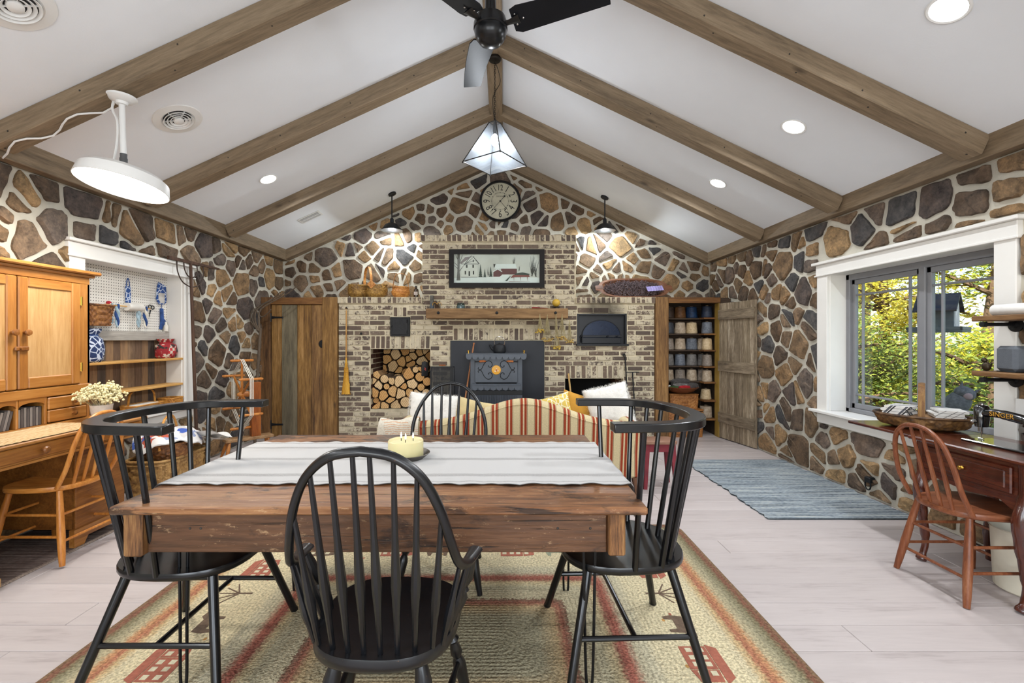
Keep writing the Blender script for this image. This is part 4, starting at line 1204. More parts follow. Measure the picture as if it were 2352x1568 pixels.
# runner
def runner_mat():
    m, nt, b = mk('striped_linen')
    tc = nd(nt, 'TexCoord'); sp = nd(nt, 'SeparateXYZ', {0: tc.outputs['Object']})
    y = math_(nt, 'ADD', sp.outputs[1], math_(nt, 'MULTIPLY', math_(nt, 'SUBTRACT', noise(nt, tc.outputs['Object'], 120, 2), .5), .006))
    fac = None
    for c, wd in ((.245, .016), (.012, .02), (-.25, .02), (-.345, .006), (.345, .008)):
        d = math_(nt, 'ABSOLUTE', math_(nt, 'SUBTRACT', y, c))
        lines = math_(nt, 'ADD', .55, math_(nt, 'MULTIPLY', math_(nt, 'SINE', math_(nt, 'MULTIPLY', y, 900)), .45))
        f = math_(nt, 'MULTIPLY', math_(nt, 'LESS_THAN', d, wd), lines)
        fac = f if fac is None else math_(nt, 'MAXIMUM', fac, f)
    col = mix(nt, math_(nt, 'MULTIPLY', fac, .55), '#c6c4c2', '#55504d')
    nt.links.new(col, b.inputs['Base Color']); b.inputs['Roughness'].default_value = .95; b.inputs['Specular IOR Level'].default_value = .1
    cloth_bump(nt, b, tc.outputs['Object'], 260, 260, .25, .002)
    return m
def runner_surf(u, v_, off=0):
    L = 1.94 + .26; s_ = u * L - .13
    yy = -.375 + .75 * v_
    ed = abs(v_ - .5) * 2
    wv = .004 * sin(s_ * 38 + v_ * 3) * (ed ** 6) + .0015 * sin(s_ * 13 + v_ * 9)
    yy += .006 * sin(s_ * 31) * (ed ** 8) * (1 if v_ > .5 else -1)
    if s_ < 0: p = V((-.97 - .012, yy, -abs(s_) + .004)); p.x -= .004 * sin(v_ * 25)
    elif s_ > 1.94: p = V((.97 + .012, yy, -(s_ - 1.94) + .004)); p.x += .004 * sin(v_ * 25)
    else: p = V((-.97 + s_, yy, .0045 + abs(wv)))
    if 0 <= s_ <= 1.94: p.z += off
    else: p.x += off * (-1 if s_ < 0 else 1)
    return p
m = MB(); m.grid(lambda u, v_: runner_surf(u, v_, .0015), 150, 24); m.grid(lambda u, v_: runner_surf(1 - u, v_, -.001), 150, 24)
tag(m.build('table_runner', runner_mat(), loc=(-.448, 2.235, .760), smooth=60), 'off white linen runner with grey stripes laid across the dining table', 'table runner')
# candle on its fluted tin
TIN = plain('fluted_tin', '#5d5852', .35, .8, .2, 8)
m = MB(); m.lathe([(.001, .0005), (.088, .0005), (.118, .026), (.116, .028), (.086, .004), (.001, .004)], 72, fn=lambda a, z: 1 + .025 * sin(a * 36) * (z / .028))
tag(m.build('candle_tin', TIN, loc=(-.487, 2.27, .7672)), 'fluted dark tin dish under the cream candle', 'dish')
cd = thing('candle', 'thick cream three wick candle standing on the table runner', 'candle', (-.487, 2.262, .7715))
WAX = plain('cream_wax', '#d9cf9c', .45, var=.05); WAX.node_tree.nodes['Principled BSDF'].inputs['Subsurface Weight'].default_value = .15
MB().lathe([(.001, 0), (.084, 0), (.0865, .004), (.0865, .084), (.083, .088), (.078, .086), (.07, .079), (.001, .078)], 40).build('wax', WAX, cd)
FLM = emis('candle_flame', '#fff6e0', 4)
for wx, wy in ((-.026, .014), (.004, -.022), (.034, .012)):
    wk = MB(); wk.tube([(wx, wy, .078), (wx, wy, .095)], .0018, 6); wk.build('wick', plain('wick', '#2a2420', .9), cd)
    fm = MB(); fm.lathe([(.0005, .092), (.004, .098), (.0045, .104), (.0025, .116), (.0003, .124)], 10, (wx, wy, 0)); fm.build('flame', FLM, cd)

# ------------------------------------------------------------------ chairs
def seat_outline(w_, d, n=40, p=2.6, front=1.0):
    out = []
    for k in range(n):
        a = 2 * pi * k / n; c, s_ = cos(a), sin(a)
        out.append((w_ * math.copysign(abs(c) ** (2 / p), c) * (1 + .04 * front * s_), d * math.copysign(abs(s_) ** (2 / p), s_)))
    return out
def dished_seat(poly, z0, z1, dish, mat, parent, b=.012, name='seat'):
    m = MB(); n = len(poly); P_ = [V(p) for p in poly]
    rings = [(.93, z0), (1 - b * .8, z0 + b * .5), (1.0, z0 + b), (1.0, z1 - b * .7), (1 - b, z1), (.86, z1 - dish * .15), (.66, z1 - dish * .75), (.4, z1 - dish), (.15, z1 - dish)]
    vs = []; fs = []
    for sc_, z in rings: vs += [(p.x * sc_, p.y * sc_, z) for p in P_]
    for i in range(len(rings) - 1):
        for k in range(n):
            l = (k + 1) % n; fs.append((i * n + k, i * n + l, (i + 1) * n + l, (i + 1) * n + k))
    fs.append(tuple(range(n))[::-1]); fs.append(tuple((len(rings) - 1) * n + k for k in range(n)))
    m.add(vs, fs)
    return m.build(name, mat, parent, smooth=50)
def barrel_chair(label, loc, rz):
    c = thing('barrel_back_chair', label, 'chair', loc, rz, 'black barrel back chairs at the table ends')
    dished_seat(seat_outline(.245, .26), .428, .462, .009, BLACK, c)
    def rail(t):   # t -1..1 from tip to tip round the back
        a = t * pi / 2
        k = .345
        if abs(t) > .80:
            e = (abs(t) - .80) / .20
            a0 = .80 * pi / 2
            x = k * sin(a0) ** .85; y = -.325 * cos(a0) ** .75 + .02
            return V((math.copysign(x + (.335 - x) * e * .5, t), y + (.115 - y) * e, 0))
        return V((k * math.copysign(abs(sin(a)) ** .85, t), -.325 * cos(a) ** .75 + .02, 0))
    pts = [rail(-1 + 2 * i / 56) for i in range(57)]
    for _ in range(14): pts = [pts[0]] + [(pts[i - 1] + pts[i] * 2 + pts[i + 1]) / 4 for i in range(1, 56)] + [pts[-1]]
    m = MB(); m.tube([p + V((0, 0, 1.025)) for p in pts], (.031, .0165), 4, up=(0, 0, 1), sq=True)
    rl = m.build('back_rail', BLACK, c, smooth=40)
    bv = rl.modifiers.new('bevel', 'BEVEL'); bv.width = .004; bv.segments = 2; bv.limit_method = 'ANGLE'
    for t in (-.9, -.70, -.52, -.34, -.115, .115, .34, .52, .70, .9):
        tp = rail(t); 
        b = V((tp.x * .70, tp.y * .62 - .012, 0))
        if abs(t) > .85: b = V((tp.x * .72, -.0 + .0, 0))
        m = MB(); m.tube([(b.x, b.y, .452), (tp.x, tp.y, 1.012)], [.0118, .0105], 10); m.build('spindle', BLACK, c)
    ft = {}
    for sx in (-1, 1):
        for sy in (-1, 1):
            m = MB(); m.tube([(sx * .165, sy * .165, .435), (sx * .305, sy * .27, .004)], [.0185, .0165], 12); m.build('leg', BLACK, c)
            m = MB(); m.tube([(sx * .303, sy * .268, .012), (sx * .3065, sy * .271, .001)], [.0175, .0175], 12); m.build('glide', BLACK, c)
            ft[sx, sy] = V((sx * .165, sy * .165, .435)).lerp(V((sx * .305, sy * .27, .004)), .56)
    for sx in (-1, 1):
        m = MB(); m.tube([ft[sx, -1], ft[sx, 1]], .0105, 10); m.build('stretcher', BLACK, c)
    m = MB(); m.tube([(ft[-1, 1] + ft[-1, -1]) / 2, (ft[1, 1] + ft[1, -1]) / 2], .0105, 10); m.build('cross_stretcher', BLACK, c)
    return c
barrel_chair('black barrel back spindle chair at the left end of the dining table', (-1.31, 1.955, .012), -90)
barrel_chair('black barrel back spindle chair at the right end of the dining table', (.50, 2.0, .012), 92)

LEGP = [(0, .013), (.10, .019), (.2, .026), (.30, .021), (.34, .013), (.37, .022), (.40, .013), (.44, .018), (.5, .022), (.54, .014), (.58, .021), (.62, .024), (.8, .019), (1, .014)]
STRP = [(0, .008), (.2, .011), (.42, .014), (.46, .010), (.5, .019), (.54, .010), (.58, .014), (.8, .011), (1, .008)]
def windsor_legs(c, mat, hw, ff, fb, splay=.075, z=.43):
    mids = {}
    for sx in (-1, 1):
        for yy, fy in ((ff, 1), (fb, -1)):
            a = V((sx * hw * (1 if fy > 0 else .82), yy, z)); b = V((sx * (hw * (1 if fy > 0 else .82) + splay), yy + fy * splay, .002))
            m = MB(); m.turned(a, b, LEGP, 12); m.build('leg', mat, c); mids[sx, fy] = a.lerp(b, .58)
    for sx in (-1, 1):
        m = MB(); m.turned(mids[sx, 1], mids[sx, -1], STRP, 10); m.build('stretcher', mat, c)
    m = MB(); m.turned((mids[-1, 1] + mids[-1, -1]) / 2, (mids[1, 1] + mids[1, -1]) / 2, STRP, 10); m.build('cross_stretcher', mat, c)
SPP = [(0, .0075), (.22, .010), (.36, .0145), (.46, .013), (.6, .0095), (1, .0068)]
# continuous-arm Windsor in front of the table
wa = thing('windsor_armchair', 'worn black continuous arm spindle chair in the foreground, back to the camera', 'chair', (-.365, 1.475, .012), -2)
shp = [(x, y) for x, y in seat_outline(.222, .225, 44, 2.7, 1.0)]
dished_seat(shp, .418, .462, .016, BLACKW, wa, .016)
half = [V((.0, -.285, 1.054)), V((.085, -.279, 1.038)), (V((.155, -.262, .980))), V((.20, -.240, .89)), V((.226, -.212, .79)), V((.243, -.178, .718)), V((.257, -.125, .686)), V((.267, -.065, .678)), V((.275, -.005, .673))]
hb_ = bez(half, 6)
pts = [V((-p.x, p.y, p.z)) for p in hb_[::-1]] + hb_[1:]
nP = len(pts)
rad = []
for i, p in enumerate(pts):
    e = abs(i - (nP - 1) / 2) / ((nP - 1) / 2)
    rad.append((.0125, .0155) if e < .62 else ((.0125 + (e - .62) * .030), .0155 - (e - .62) * .008))
m = MB(); m.tube(pts, rad, 10, up=None); m.build('bow_and_arms', BLACKW, wa, smooth=45)
def bow_at(x):
    best = min((p for p in hb_ if p.z > .75), key=lambda p: abs(p.x - abs(x)))
    return V((math.copysign(best.x, x) if abs(x) > .01 else 0, best.y, best.z))
for i in range(8):
    u = (i - 3.5) / 3.5
    tp = bow_at(u * .205); bx = u * .165; by = -.190 * sqrt(max(0, 1 - (bx / .30) ** 2))
    m = MB(); m.turned((bx, by, .452), (tp.x, tp.y, tp.z), SPP, 9); m.build('spindle', BLACKW, wa)
for sx in (-1, 1):
    for (bx, by, tx, ty, tz) in ((.19, -.135, .246, -.165, .704), (.20, -.085, .259, -.115, .682), (.205, -.035, .266, -.065, .676)):
        m = MB(); m.turned((sx * bx, by, .452), (sx * tx, ty, tz), SPP, 9); m.build('short_spindle', BLACKW, wa)
    m = MB(); m.turned((sx * .207, .02, .452), (sx * .272, -.022, .670), LEGP[::-1] and [(0, .012), (.15, .019), (.3, .023), (.38, .013), (.42, .02), (.47, .012), (.6, .021), (.8, .016), (1, .009)], 10); m.build('arm_post', BLACKW, wa)
windsor_legs(wa, BLACKW, .145, .135, -.125, .085)
# bow-back Windsor on the far side of the table
ws = thing('windsor_chair', 'worn black bow back spindle chair on the far side of the dining table', 'chair', (-.345, 2.60, .012), 180)
dished_seat(seat_outline(.215, .215, 40, 2.7), .418, .46, .014, BLACKW, ws, .015)
half = [V((0, -.365, 1.06)), V((.09, -.358, 1.035)), V((.17, -.335, .955)), V((.222, -.30, .84)), V((.232, -.262, .72)), V((.215, -.215, .58)), V((.185, -.165, .455))]
hb2 = bez(half, 6)
m = MB(); m.tube([V((-p.x, p.y, p.z)) for p in hb2[::-1]] + hb2[1:], (.0115, .0145), 10); m.build('bow', BLACKW, ws, smooth=45)
for i in range(7):
    u = (i - 3) / 3; x = u * .175
    tp = min(hb2, key=lambda p: abs(p.x - abs(x)) + (0 if p.z > .7 else 9)); bx = u * .14
    m = MB(); m.turned((bx, -.178 * sqrt(1 - (bx / .30) ** 2), .452), (math.copysign(tp.x, u) if i != 3 else 0, tp.y, tp.z), SPP, 9); m.build('spindle', BLACKW, ws)
windsor_legs(ws, BLACKW, .14, .13, -.125, .08)
# hoop-back desk chairs
def hoop_chair(label, loc, rz, mat, seatmat):
    c = thing('hoop_back_chair', label, 'chair', loc, rz, 'hoop back wooden desk chairs')
    poly = [(x * (1 + .10 * (y / .21)), y) for x, y in seat_outline(.20, .215, 40, 2.8)]
    dished_seat(poly, .425, .458, .008, seatmat, c, .012)
    half = [V((0, -.30, .885)), V((.07, -.297, .872)), V((.135, -.285, .815)), V((.17, -.262, .71)), V((.182, -.225, .57)), V((.178, -.165, .452))]
    h2 = bez(half, 6)
    m = MB(); m.tube([V((-p.x, p.y, p.z)) for p in h2[::-1]] + h2[1:], .0125, 10); m.build('hoop', mat, c)
    for u in (-1, -.33, .33, 1):
        x = u * .105; tp = min(h2, key=lambda p: abs(p.x - abs(x)) + (0 if p.z > .65 else 9))
        m = MB(); m.turned((u * .095, -.185, .45), (math.copysign(tp.x, u), tp.y, tp.z), [(0, .009), (.35, .011), (1, .0075)], 9); m.build('spindle', mat, c)
    mids = {}; up = {}
    for sx in (-1, 1):
        for sy in (-1, 1):
            a = V((sx * .145, sy * .15 , .43)); b = V((sx * .205, sy * .225, .002))
            m = MB(); m.turned(a, b, [(0, .015), (.3, .0185), (.6, .021), (.85, .018), (1, .0145)], 12); m.build('leg', mat, c)
            mids[sx, sy] = a.lerp(b, .62); up[sx, sy] = a.lerp(b, .33)
    for sx in (-1, 1):
        for q in (mids, up): m = MB(); m.tube([q[sx, -1], q[sx, 1]], .0085, 8); m.build('stretcher', mat, c)
    for sy in (-1, 1):
        for q in ((mids, -.03), (up, .0)): m = MB(); m.tube([q[0][-1, sy] + V((0, 0, q[1])), q[0][1, sy] + V((0, 0, q[1]))], .0085, 8); m.build('stretcher', mat, c)
    return c
MAPLE = wood('honey_maple', '#9a5a22', '#b9742f', '#cb8b45', 'z', .38, 1, 10, .1, blot=.25)
MAPLEX = wood('honey_maple_seat', '#a05f26', '#c07c36', '#d2934c', 'y', .35, 1, 10, .1, blot=.25)
CHERRY = wood('red_cherry', '#582d19', '#7d462a', '#945f3f', 'z', .36, 1, 10, .1, blot=.3)
CHERRYX = wood('red_cherry_seat', '#542d1a', '#7a452a', '#905d40', 'y', .34, 1, 10, .1, blot=.3)
hoop_chair('honey coloured hoop back chair pulled up to the pine hutch', (-2.845, 2.905, .009), 90, MAPLE, MAPLEX)
hoop_chair('reddish brown hoop back chair at the sewing table', (2.56, 2.50, 0), -90, CHERRY, CHERRYX)

# ------------------------------------------------------------------ camelback sofa seen from behind
def stripe_mat():
    m, nt, b = mk('striped_upholstery')
    tc = nd(nt, 'TexCoord'); sp = nd(nt, 'SeparateXYZ', {0: tc.outputs['Object']})
    f = math_(nt, 'FRACT', math_(nt, 'MULTIPLY', math_(nt, 'ADD', sp.outputs[0], 10.02), 1 / .125))
    cr, rd, dk = '#cfbf98', '#96402a', '#54281c'
    st = [(0, cr), (.27, dk), (.295, cr), (.325, rd), (.49, cr), (.59, rd), (.755, cr), (.785, dk), (.81, cr)]
    col = ramp(nt, f, st, 'CONSTANT')
    vec = tc.outputs['Object']
    col = mix(nt, .35, col, ramp(nt, noise(nt, vec, 130, 3), [(.3, (.7, .7, .7, 1)), (.7, (1.25, 1.25, 1.25, 1))]), 'MULTIPLY')
    nt.links.new(col, b.inputs['Base Color']); b.inputs['Roughness'].default_value = .92; b.inputs['Specular IOR Level'].default_value = .15
    cloth_bump(nt, b, vec, 220, 220, .25, .002)
    return m
STRIPE = stripe_mat()
sf = thing('camelback_sofa', 'camelback sofa in red and cream striped fabric, its back to the dining table', 'sofa', (.125, 4.42, 0))
def sofa_top(x):
    return .655 + .185 * math.exp(-((x - .06) / .46) ** 2) - .03 * (abs(x) / 1.1) ** 2
N_ = 60
def back_surf(u, v_):
    x = -1.10 + 2.20 * u; zt = sofa_top(x)
    # v: up the outside, over the rounded top, down the inside
    if v_ < .5: return V((x, -.42 - .06 * (v_ / .5), .14 + (zt - .05 - .14) * (v_ / .5)))
    if v_ < .8:
        a = (v_ - .5) / .3 * pi
        return V((x, -.425 - .055 * cos(a), zt - .05 + .05 * sin(a)))
    return V((x, -.37 + .06 * (v_ - .8) / .2, zt - .05 - (zt - .05 - .3) * (v_ - .8) / .2))
m = MB(); m.grid(back_surf, N_, 30)
for sx, i in ((-1.10, 0), (1.10, 1)):
    vs = [back_surf(i, j / 30) for j in range(31)]; m.add(vs, [tuple(range(31)) if i == 0 else tuple(range(31))[::-1]])
m.build('back', STRIPE, sf, smooth=50)
m = MB(); m.tube([V((-1.10 + 2.20 * i / 50, -.484, sofa_top(-1.10 + 2.20 * i / 50) - .045)) for i in range(51)], .006, 6); m.build('piping', STRIPE, sf)
for sx in (-1, 1):
    m = MB(); 
    m.grid(lambda u, v_: V((sx * (1.02 + .075 * cos(v_ * 2 * pi)), -.46 + .84 * u, .555 + .075 * sin(v_ * 2 * pi))), 10, 18, cv=True)
    m.add([V((sx * (1.02 + .075 * cos(k / 18 * 2 * pi)), -.46, .555 + .075 * sin(k / 18 * 2 * pi))) for k in range(18)], [tuple(range(18)) if sx < 0 else tuple(range(18))[::-1]])
    m.add([V((sx * (1.02 + .075 * cos(k / 18 * 2 * pi)), .38, .555 + .075 * sin(k / 18 * 2 * pi))) for k in range(18)], [tuple(range(18))[::-1] if sx < 0 else tuple(range(18))])
    m.box(sx * .97, sx * 1.07, -.45, .36, .14, .56, .02)
    m.build('rolled_arm', STRIPE, sf, smooth=50)
MB().box(-.97, .97, -.40, .36, .14, .34, .02).build('seat_frame', STRIPE, sf, smooth=40)
for k in range(3): MB().box(-.965 + k * .643, -.325 + k * .643, -.30, .39, .34, .47, .04).build('seat_cushion', STRIPE, sf, smooth=50)
DKLEG = wood('sofa_leg_wood', '#3c2314', '#5d3a22', '#744a2e', 'z', .45)
for sx in (-1, 1):
    for yy in (-.42, .32):
        m = MB(); m.tube([(sx * 1.03, yy, .145), (sx * 1.045, yy - .02 * (1 if yy < 0 else -1), .001)], [(.027, .027), (.018, .018)], 4, sq=True); m.build('leg', DKLEG, sf, smooth=0)
def pillow(name, label, loc, w_, h, th, mat, rot=(0, 0, 0), shag=0, cat='cushion', seed=1):
    r = random.Random(seed)
    m = MB()
    def side(sg):
        def fn(u, v_):
            a, b = u * 2 - 1, v_ * 2 - 1
            pr = (max(0, 1 - a ** 4) * max(0, 1 - b ** 4)) ** .5
            k = 1 - .07 * (1 - abs(a)) * abs(b) - .07 * (1 - abs(b)) * abs(a)
            x = a * w_ / 2 * (1 - .06 * (1 - b * b)); z = b * h / 2 * (1 - .06 * (1 - a * a))
            j = r.uniform(-shag, shag) if shag else 0
            return V((x + (r.uniform(-shag, shag) if shag else 0), sg * th / 2 * pr + j, z + (r.uniform(-shag, shag) if shag else 0)))
        return fn
    n = 30 if shag else 14
    m.grid(side(-1), n, n); f = side(1); m.grid(lambda u, v_: f(1 - u, v_), n, n)
    if shag:
        for k in range(2600):
            a, b = r.uniform(-1, 1), r.uniform(-1, 1)
            if r.random() < .3: a = math.copysign(1, a)
            elif r.random() < .3: b = math.copysign(1, b)
            sg = r.choice((-1, 1)); pr = (max(0, 1 - a ** 4) * max(0, 1 - b ** 4)) ** .5
            p = V((a * w_ / 2 * .97, sg * th / 2 * pr, b * h / 2 * .97))
            d = V((a * .6 + r.gauss(0, .5), sg * .7 * pr + r.gauss(0, .4), b * .6 + r.gauss(0, .5) - .2)).normalized() * r.uniform(.012, .028)
            s_ = d.orthogonal().normalized() * .0016
            m.add([p - s_, p + s_, p + d], [(0, 1, 2)])
    o = m.build(name, mat, loc=loc, smooth=60)
    o.rotation_euler = tuple(radians(a) for a in rot)
    tag(o, label, cat)
    return o
WOOLW = plain('white_shag', '#e4e1da', .95, var=.06, scale=20, bmp=.4, bscale=80); MUST = plain('mustard_cloth', '#b9862c', .9, var=.15, scale=8, bmp=.25, bscale=160)
def print_mat(name, bg, fg):
    m, nt, b = mk(name)
    vo = nd(nt, 'TexVoronoi', {'Vector': coords(nt), 'Scale': 22.0}, feature='DISTANCE_TO_EDGE')
    nt.links.new(ramp(nt, vo.outputs['Distance'], [(.05, fg), (.09, bg)]), b.inputs['Base Color']); b.inputs['Roughness'].default_value = .9
    return m
YPRINT = print_mat('yellow_print', '#d3b657', '#e8e0c4')
pillow('cushion', 'white fluffy cushion at the left end of the striped sofa', (-.68, 4.40, .63), .48, .40, .14, WOOLW, (-18, 6, 8), .004, seed=2)
pillow('cushion', 'small pale yellow cushion between the fluffy white one and the sofa hump', (-.30, 4.43, .58), .40, .38, .12, plain('pale_yellow_cloth', '#cdb988', .9, bmp=.2), (-16, 12, -4), seed=3)
pillow('cushion', 'yellow and white patterned cushion right of the sofa hump', (.50, 4.42, .62), .38, .38, .12, YPRINT, (-14, -14, 6), seed=4)
pillow('cushion', 'plain mustard cushion between the patterned and the white cushion', (.74, 4.47, .62), .40, .40, .13, MUST, (-14, 16, 4), seed=5)
pillow('cushion', 'white shaggy cushion at the right end of the striped sofa', (1.02, 4.40, .70), .42, .42, .15, WOOLW, (-12, -14, -8), .004, seed=6)
def throw_mat():
    m, nt, b = mk('boucle_throw')
    tc = nd(nt, 'TexCoord'); sp = nd(nt, 'SeparateXYZ', {0: tc.outputs['Object']})
    s_ = math_(nt, 'ADD', math_(nt, 'MULTIPLY', sp.outputs[2], 1.0), math_(nt, 'MULTIPLY', noise(nt, tc.outputs['Object'], 14, 3), .03))
    w_ = math_(nt, 'SINE', math_(nt, 'MULTIPLY', s_, 330))
    col = mix(nt, math_(nt, 'MULTIPLY', math_(nt, 'GREATER_THAN', w_, .45), math_(nt, 'MULTIPLY', math_(nt, 'GREATER_THAN', noise(nt, tc.outputs['Object'], 5, 2), .47), .7)), '#d9d2c2', '#cf9a70')
    col = mix(nt, .4, col, ramp(nt, noise(nt, tc.outputs['Object'], 70, 3), [(.3, (.7, .7, .7, 1)), (.7, (1.2, 1.2, 1.2, 1))]), 'MULTIPLY')
    nt.links.new(col, b.inputs['Base Color']); b.inputs['Roughness'].default_value = .95
    bump(nt, b, noise(nt, tc.outputs['Object'], 90, 3), .8, .006)
    return m
def throw(u, v_, off=0):
    # hangs over the left end of the sofa back and the rolled arm
    x = -1.16 + .42 * u; t = v_
    zt = sofa_top(max(-1.1, x - .125)) + .022 + .012 * sin(u * 9) + off
    e = .012 * sin(u * 14 + 2) + .006 * sin(u * 31)
    if t < .45: q = V((x, 3.925 - off - e * (1 - t / .45), zt - .06 - (.45 - t) / .45 * (.30 + .05 * sin(u * 5))))
    elif t < .62:
        a = (t - .45) / .17 * pi; q = V((x, 3.995 - (.07 + off) * cos(a), zt - .06 + .07 * sin(a)))
    else: q = V((x, 4.065 + off + (t - .62) * .1, zt - .06 - (t - .62) * .55))
    if u < .18: q.x = -1.16 + .42 * .18 - (.18 - u) * .22 ; q.z -= (.18 - u) * 1.5; 
    return q
m = MB(); m.grid(lambda u, v_: throw(u, v_), 36, 40); m.grid(lambda u, v_: throw(1 - u, v_, -.008), 36, 40)
o = tag(m.build('throw_blanket', throw_mat(), smooth=60), 'nubby cream and peach throw draped over the left end of the sofa', 'blanket')
# red stool
RSTOOL = plain('red_milk_paint', '#7d2530', .7, var=.2, scale=8, bmp=.1)
st = thing('stool', 'small red painted wooden stool with a bare wood top right of the sofa', 'stool', (1.42, 4.22, 0))
MB().rprism(rr(.155, .115, .03), .405, .432, .006).build('top', wood('stool_top', '#6b4632', '#8d6650', '#a5826c', 'x', .6), st)
MB().box(-.12, .12, -.085, .085, .33, .405, .003).build('apron', RSTOOL, st, smooth=0)
for sx in (-1, 1):
    for sy in (-1, 1):
        m = MB(); m.tube([(sx * .115, sy * .08, .40), (sx * .14, sy * .105, .001)], [(.022, .02), (.015, .014)], 4, sq=True, up=(0, 1, 0)); m.build('leg', RSTOOL, st, smooth=0)
# ------------------------------------------------------------------ on and around the chimney
def cpx(px, py, d=6.3): return V(((px - CX) / F * d, d, H + (CY - py) / F * d))
MANT = wood('mantel_timber', '#6d5133', '#8f6f4a', '#a58660', 'x', .75, .8, 8, .4, True, blot=.3)
mt = thing('mantel_shelf', 'thick hewn timber mantel bolted across the brick chimney', 'mantel', (-.09, 6.3, 1.634))
m = MB(); m.box(-.955, .954, -.20, .004, 0, .135, .008); m.build('timber', MANT, mt, smooth=0)
for x in (-.787, -.003, .785):
    m = MB(T(x, -.20, .075) @ RX(90)); m.lathe([(.001, 0), (.020, 0), (.020, .004), (.012, .010), (.001, .012)], 14); m.build('bolt', IRON, mt)
MB().box(-.737, .562, 6.272, 6.31, 0, 1.338, .002)
o = tag(MB().box(-.648, .648, -.016, .016, 0, 1.336, .002).build('stove_board', plain('black_steel_sheet', '#23262d', .5, .3, .12, 3), loc=(-.088, 6.286, 0), smooth=0), 'plain black heat shield sheet behind the wood stove', 'heat shield')
# wood stove
st = thing('wood_stove', 'dark grey steel wood stove with scalloped trims and scrollwork door', 'stove', (-.095, 6.06, 0))
def scallop(m, x0, x1, y, z, n, h):
    w_ = (x1 - x0) / n; pts = [(x0, z), (x1, z)]
    for k in range(n):
        for j in range(7):
            a = j / 6 * pi; pts.append((x1 - k * w_ - w_ / 2 + w_ / 2 * cos(a), z - h * .35 - h * .65 * sin(a)))
    return pts
MB().box(-.335, .335, -.22, .20, .30, 1.155, .006).build('firebox', STEEL, st, smooth=0)
MB().box(-.385, .385, -.28, .20, 1.155, 1.175, .004).build('top_plate', STEEL, st, smooth=0)
for nm, x0, x1, yf, z in (('top_scallop_trim', -.385, .385, -.283, 1.158), ('lower_scallop_trim', -.31, .31, -.278, .765)):
    n = 10 if 'top' in nm else 8
    m = MB(Matrix(((1, 0, 0, 0), (0, 0, 1, 0), (0, 1, 0, 0), (0, 0, 0, 1))))
    m.prism(scallop(m, x0, x1, 0, z, n, .062), yf, yf + .006)
    m.build(nm, STEEL, st, smooth=0)
MB().box(-.31, .31, -.285, -.21, .765, .785, .003).build('shelf_lip', STEEL, st, smooth=0)
MB().box(-.275, .275, -.245, -.222, .80, 1.125, .006).build('door', STEEL, st, smooth=0)
MB().box(-.26, .26, -.226, -.223, .788, .800).build('air_slot', SOOT, st, smooth=0)
MB().box(-.335, .335, -.226, -.215, .64, .70, .004).build('lower_front', plain('stove_black', '#15171a', .5), st, smooth=0)
m = MB()
for k in range(26): m.tube([(-.26 + k * .0208, -.23, .52), (-.26 + k * .0208, -.23, .635)], .006, 6)
m.build('grille', STEEL, st)
for sx in (-1, 1): MB().box(sx * .30, sx * .335, -.20, .18, 0, .30, .004).build('leg', STEEL, st, smooth=0)
MB().box(-.33, .33, -.21, .2, .3, .62).build('ash_box', SOOT, st, smooth=0)
SCR = plain('scroll_iron', '#121315', .5, .4)
def spiral(c, r0, a0, turns, sg, n=14): return [V((c[0] + r0 * (1 - .72 * i / n) * cos(a0 + sg * turns * 2 * pi * i / n), 0, c[1] + r0 * (1 - .72 * i / n) * sin(a0 + sg * turns * 2 * pi * i / n))) for i in range(n + 1)]
for sx in (-1, 1):
    m = MB(T(0, -.247, .963))
    for sz in (-1, 1):
        pts = [V((sx * .225, 0, sz * .035)), V((sx * .232, 0, sz * .018)), V((sx * .215, 0, sz * .004)), V((sx * .19, 0, sz * .012)), V((sx * .15, 0, sz * .085)), V((sx * .105, 0, sz * .118)), V((sx * .062, 0, sz * .10)), V((sx * .052, 0, sz * .06)), V((sx * .075, 0, sz * .034)), V((sx * .10, 0, sz * .045)), V((sx * .098, 0, sz * .06))]
        m.tube(bez(pts, 5), .0045, 6)
    m.build('scrollwork', SCR, st)
MEDAL = plain('yellow_enamel', '#d89b1f', .35, var=.08)
m = MB(T(0, -.246, .963) @ RX(90)); m.lathe([(.058, 0), (.060, .004), (.056, .009), (.001, .012)], 28); md = m.build('medallion', MEDAL, st)
m = MB(T(0, -.2585, .963) @ RX(90)); r3 = random.Random(4)
for k in range(9):
    a = r3.uniform(0, 2 * pi); r_ = r3.uniform(0, .028); s_ = r3.uniform(.008, .013)
    m.prism([(r_ * cos(a) + s_ * cos(b) * (1 if j % 2 else .45), r_ * sin(a) + s_ * sin(b) * (1 if j % 2 else .45)) for j, b in enumerate([q * pi / 5 for q in range(10)])], -.002, .0006 + .0001 * k, k % 2)
m.build('painted_flowers', [plain('flower_red', '#a32a1d', .5), plain('flower_white', '#e6dcc8', .5)], md, smooth=0)
KNOBW = wood('turned_handle', '#7a3d16', '#a85c26', '#c47a3c', 'x', .4)
for sx in (-1, 1):
    m = MB(); m.turned((sx * .275, -.262, 1.07), (sx * .215, -.262, 1.073), [(0, .008), (1, .006)], 8); m.build('door_catch', IRON, st)
    m = MB(); m.turned((sx * .22, -.262, 1.073), (sx * .13, -.262, 1.076), [(0, .006), (.1, .013)] + [(.15 + k * .13, .011 if k % 2 else .0145) for k in range(6)] + [(1, .006)], 10); m.build('wooden_grip', KNOBW, st)
    m = MB(); m.lathe([(.012, 0), (.008, .006), (.006, .02), (.016, .026), (.016, .034), (.004, .04)], 12, (sx * .355, -.25, 1.175)); m.build('brass_finial', BRASS, st)
kt = thing('kettle', 'black cast iron kettle with a wire bail handle on the wood stove', 'kettle', (-.055, 5.98, 1.1755))
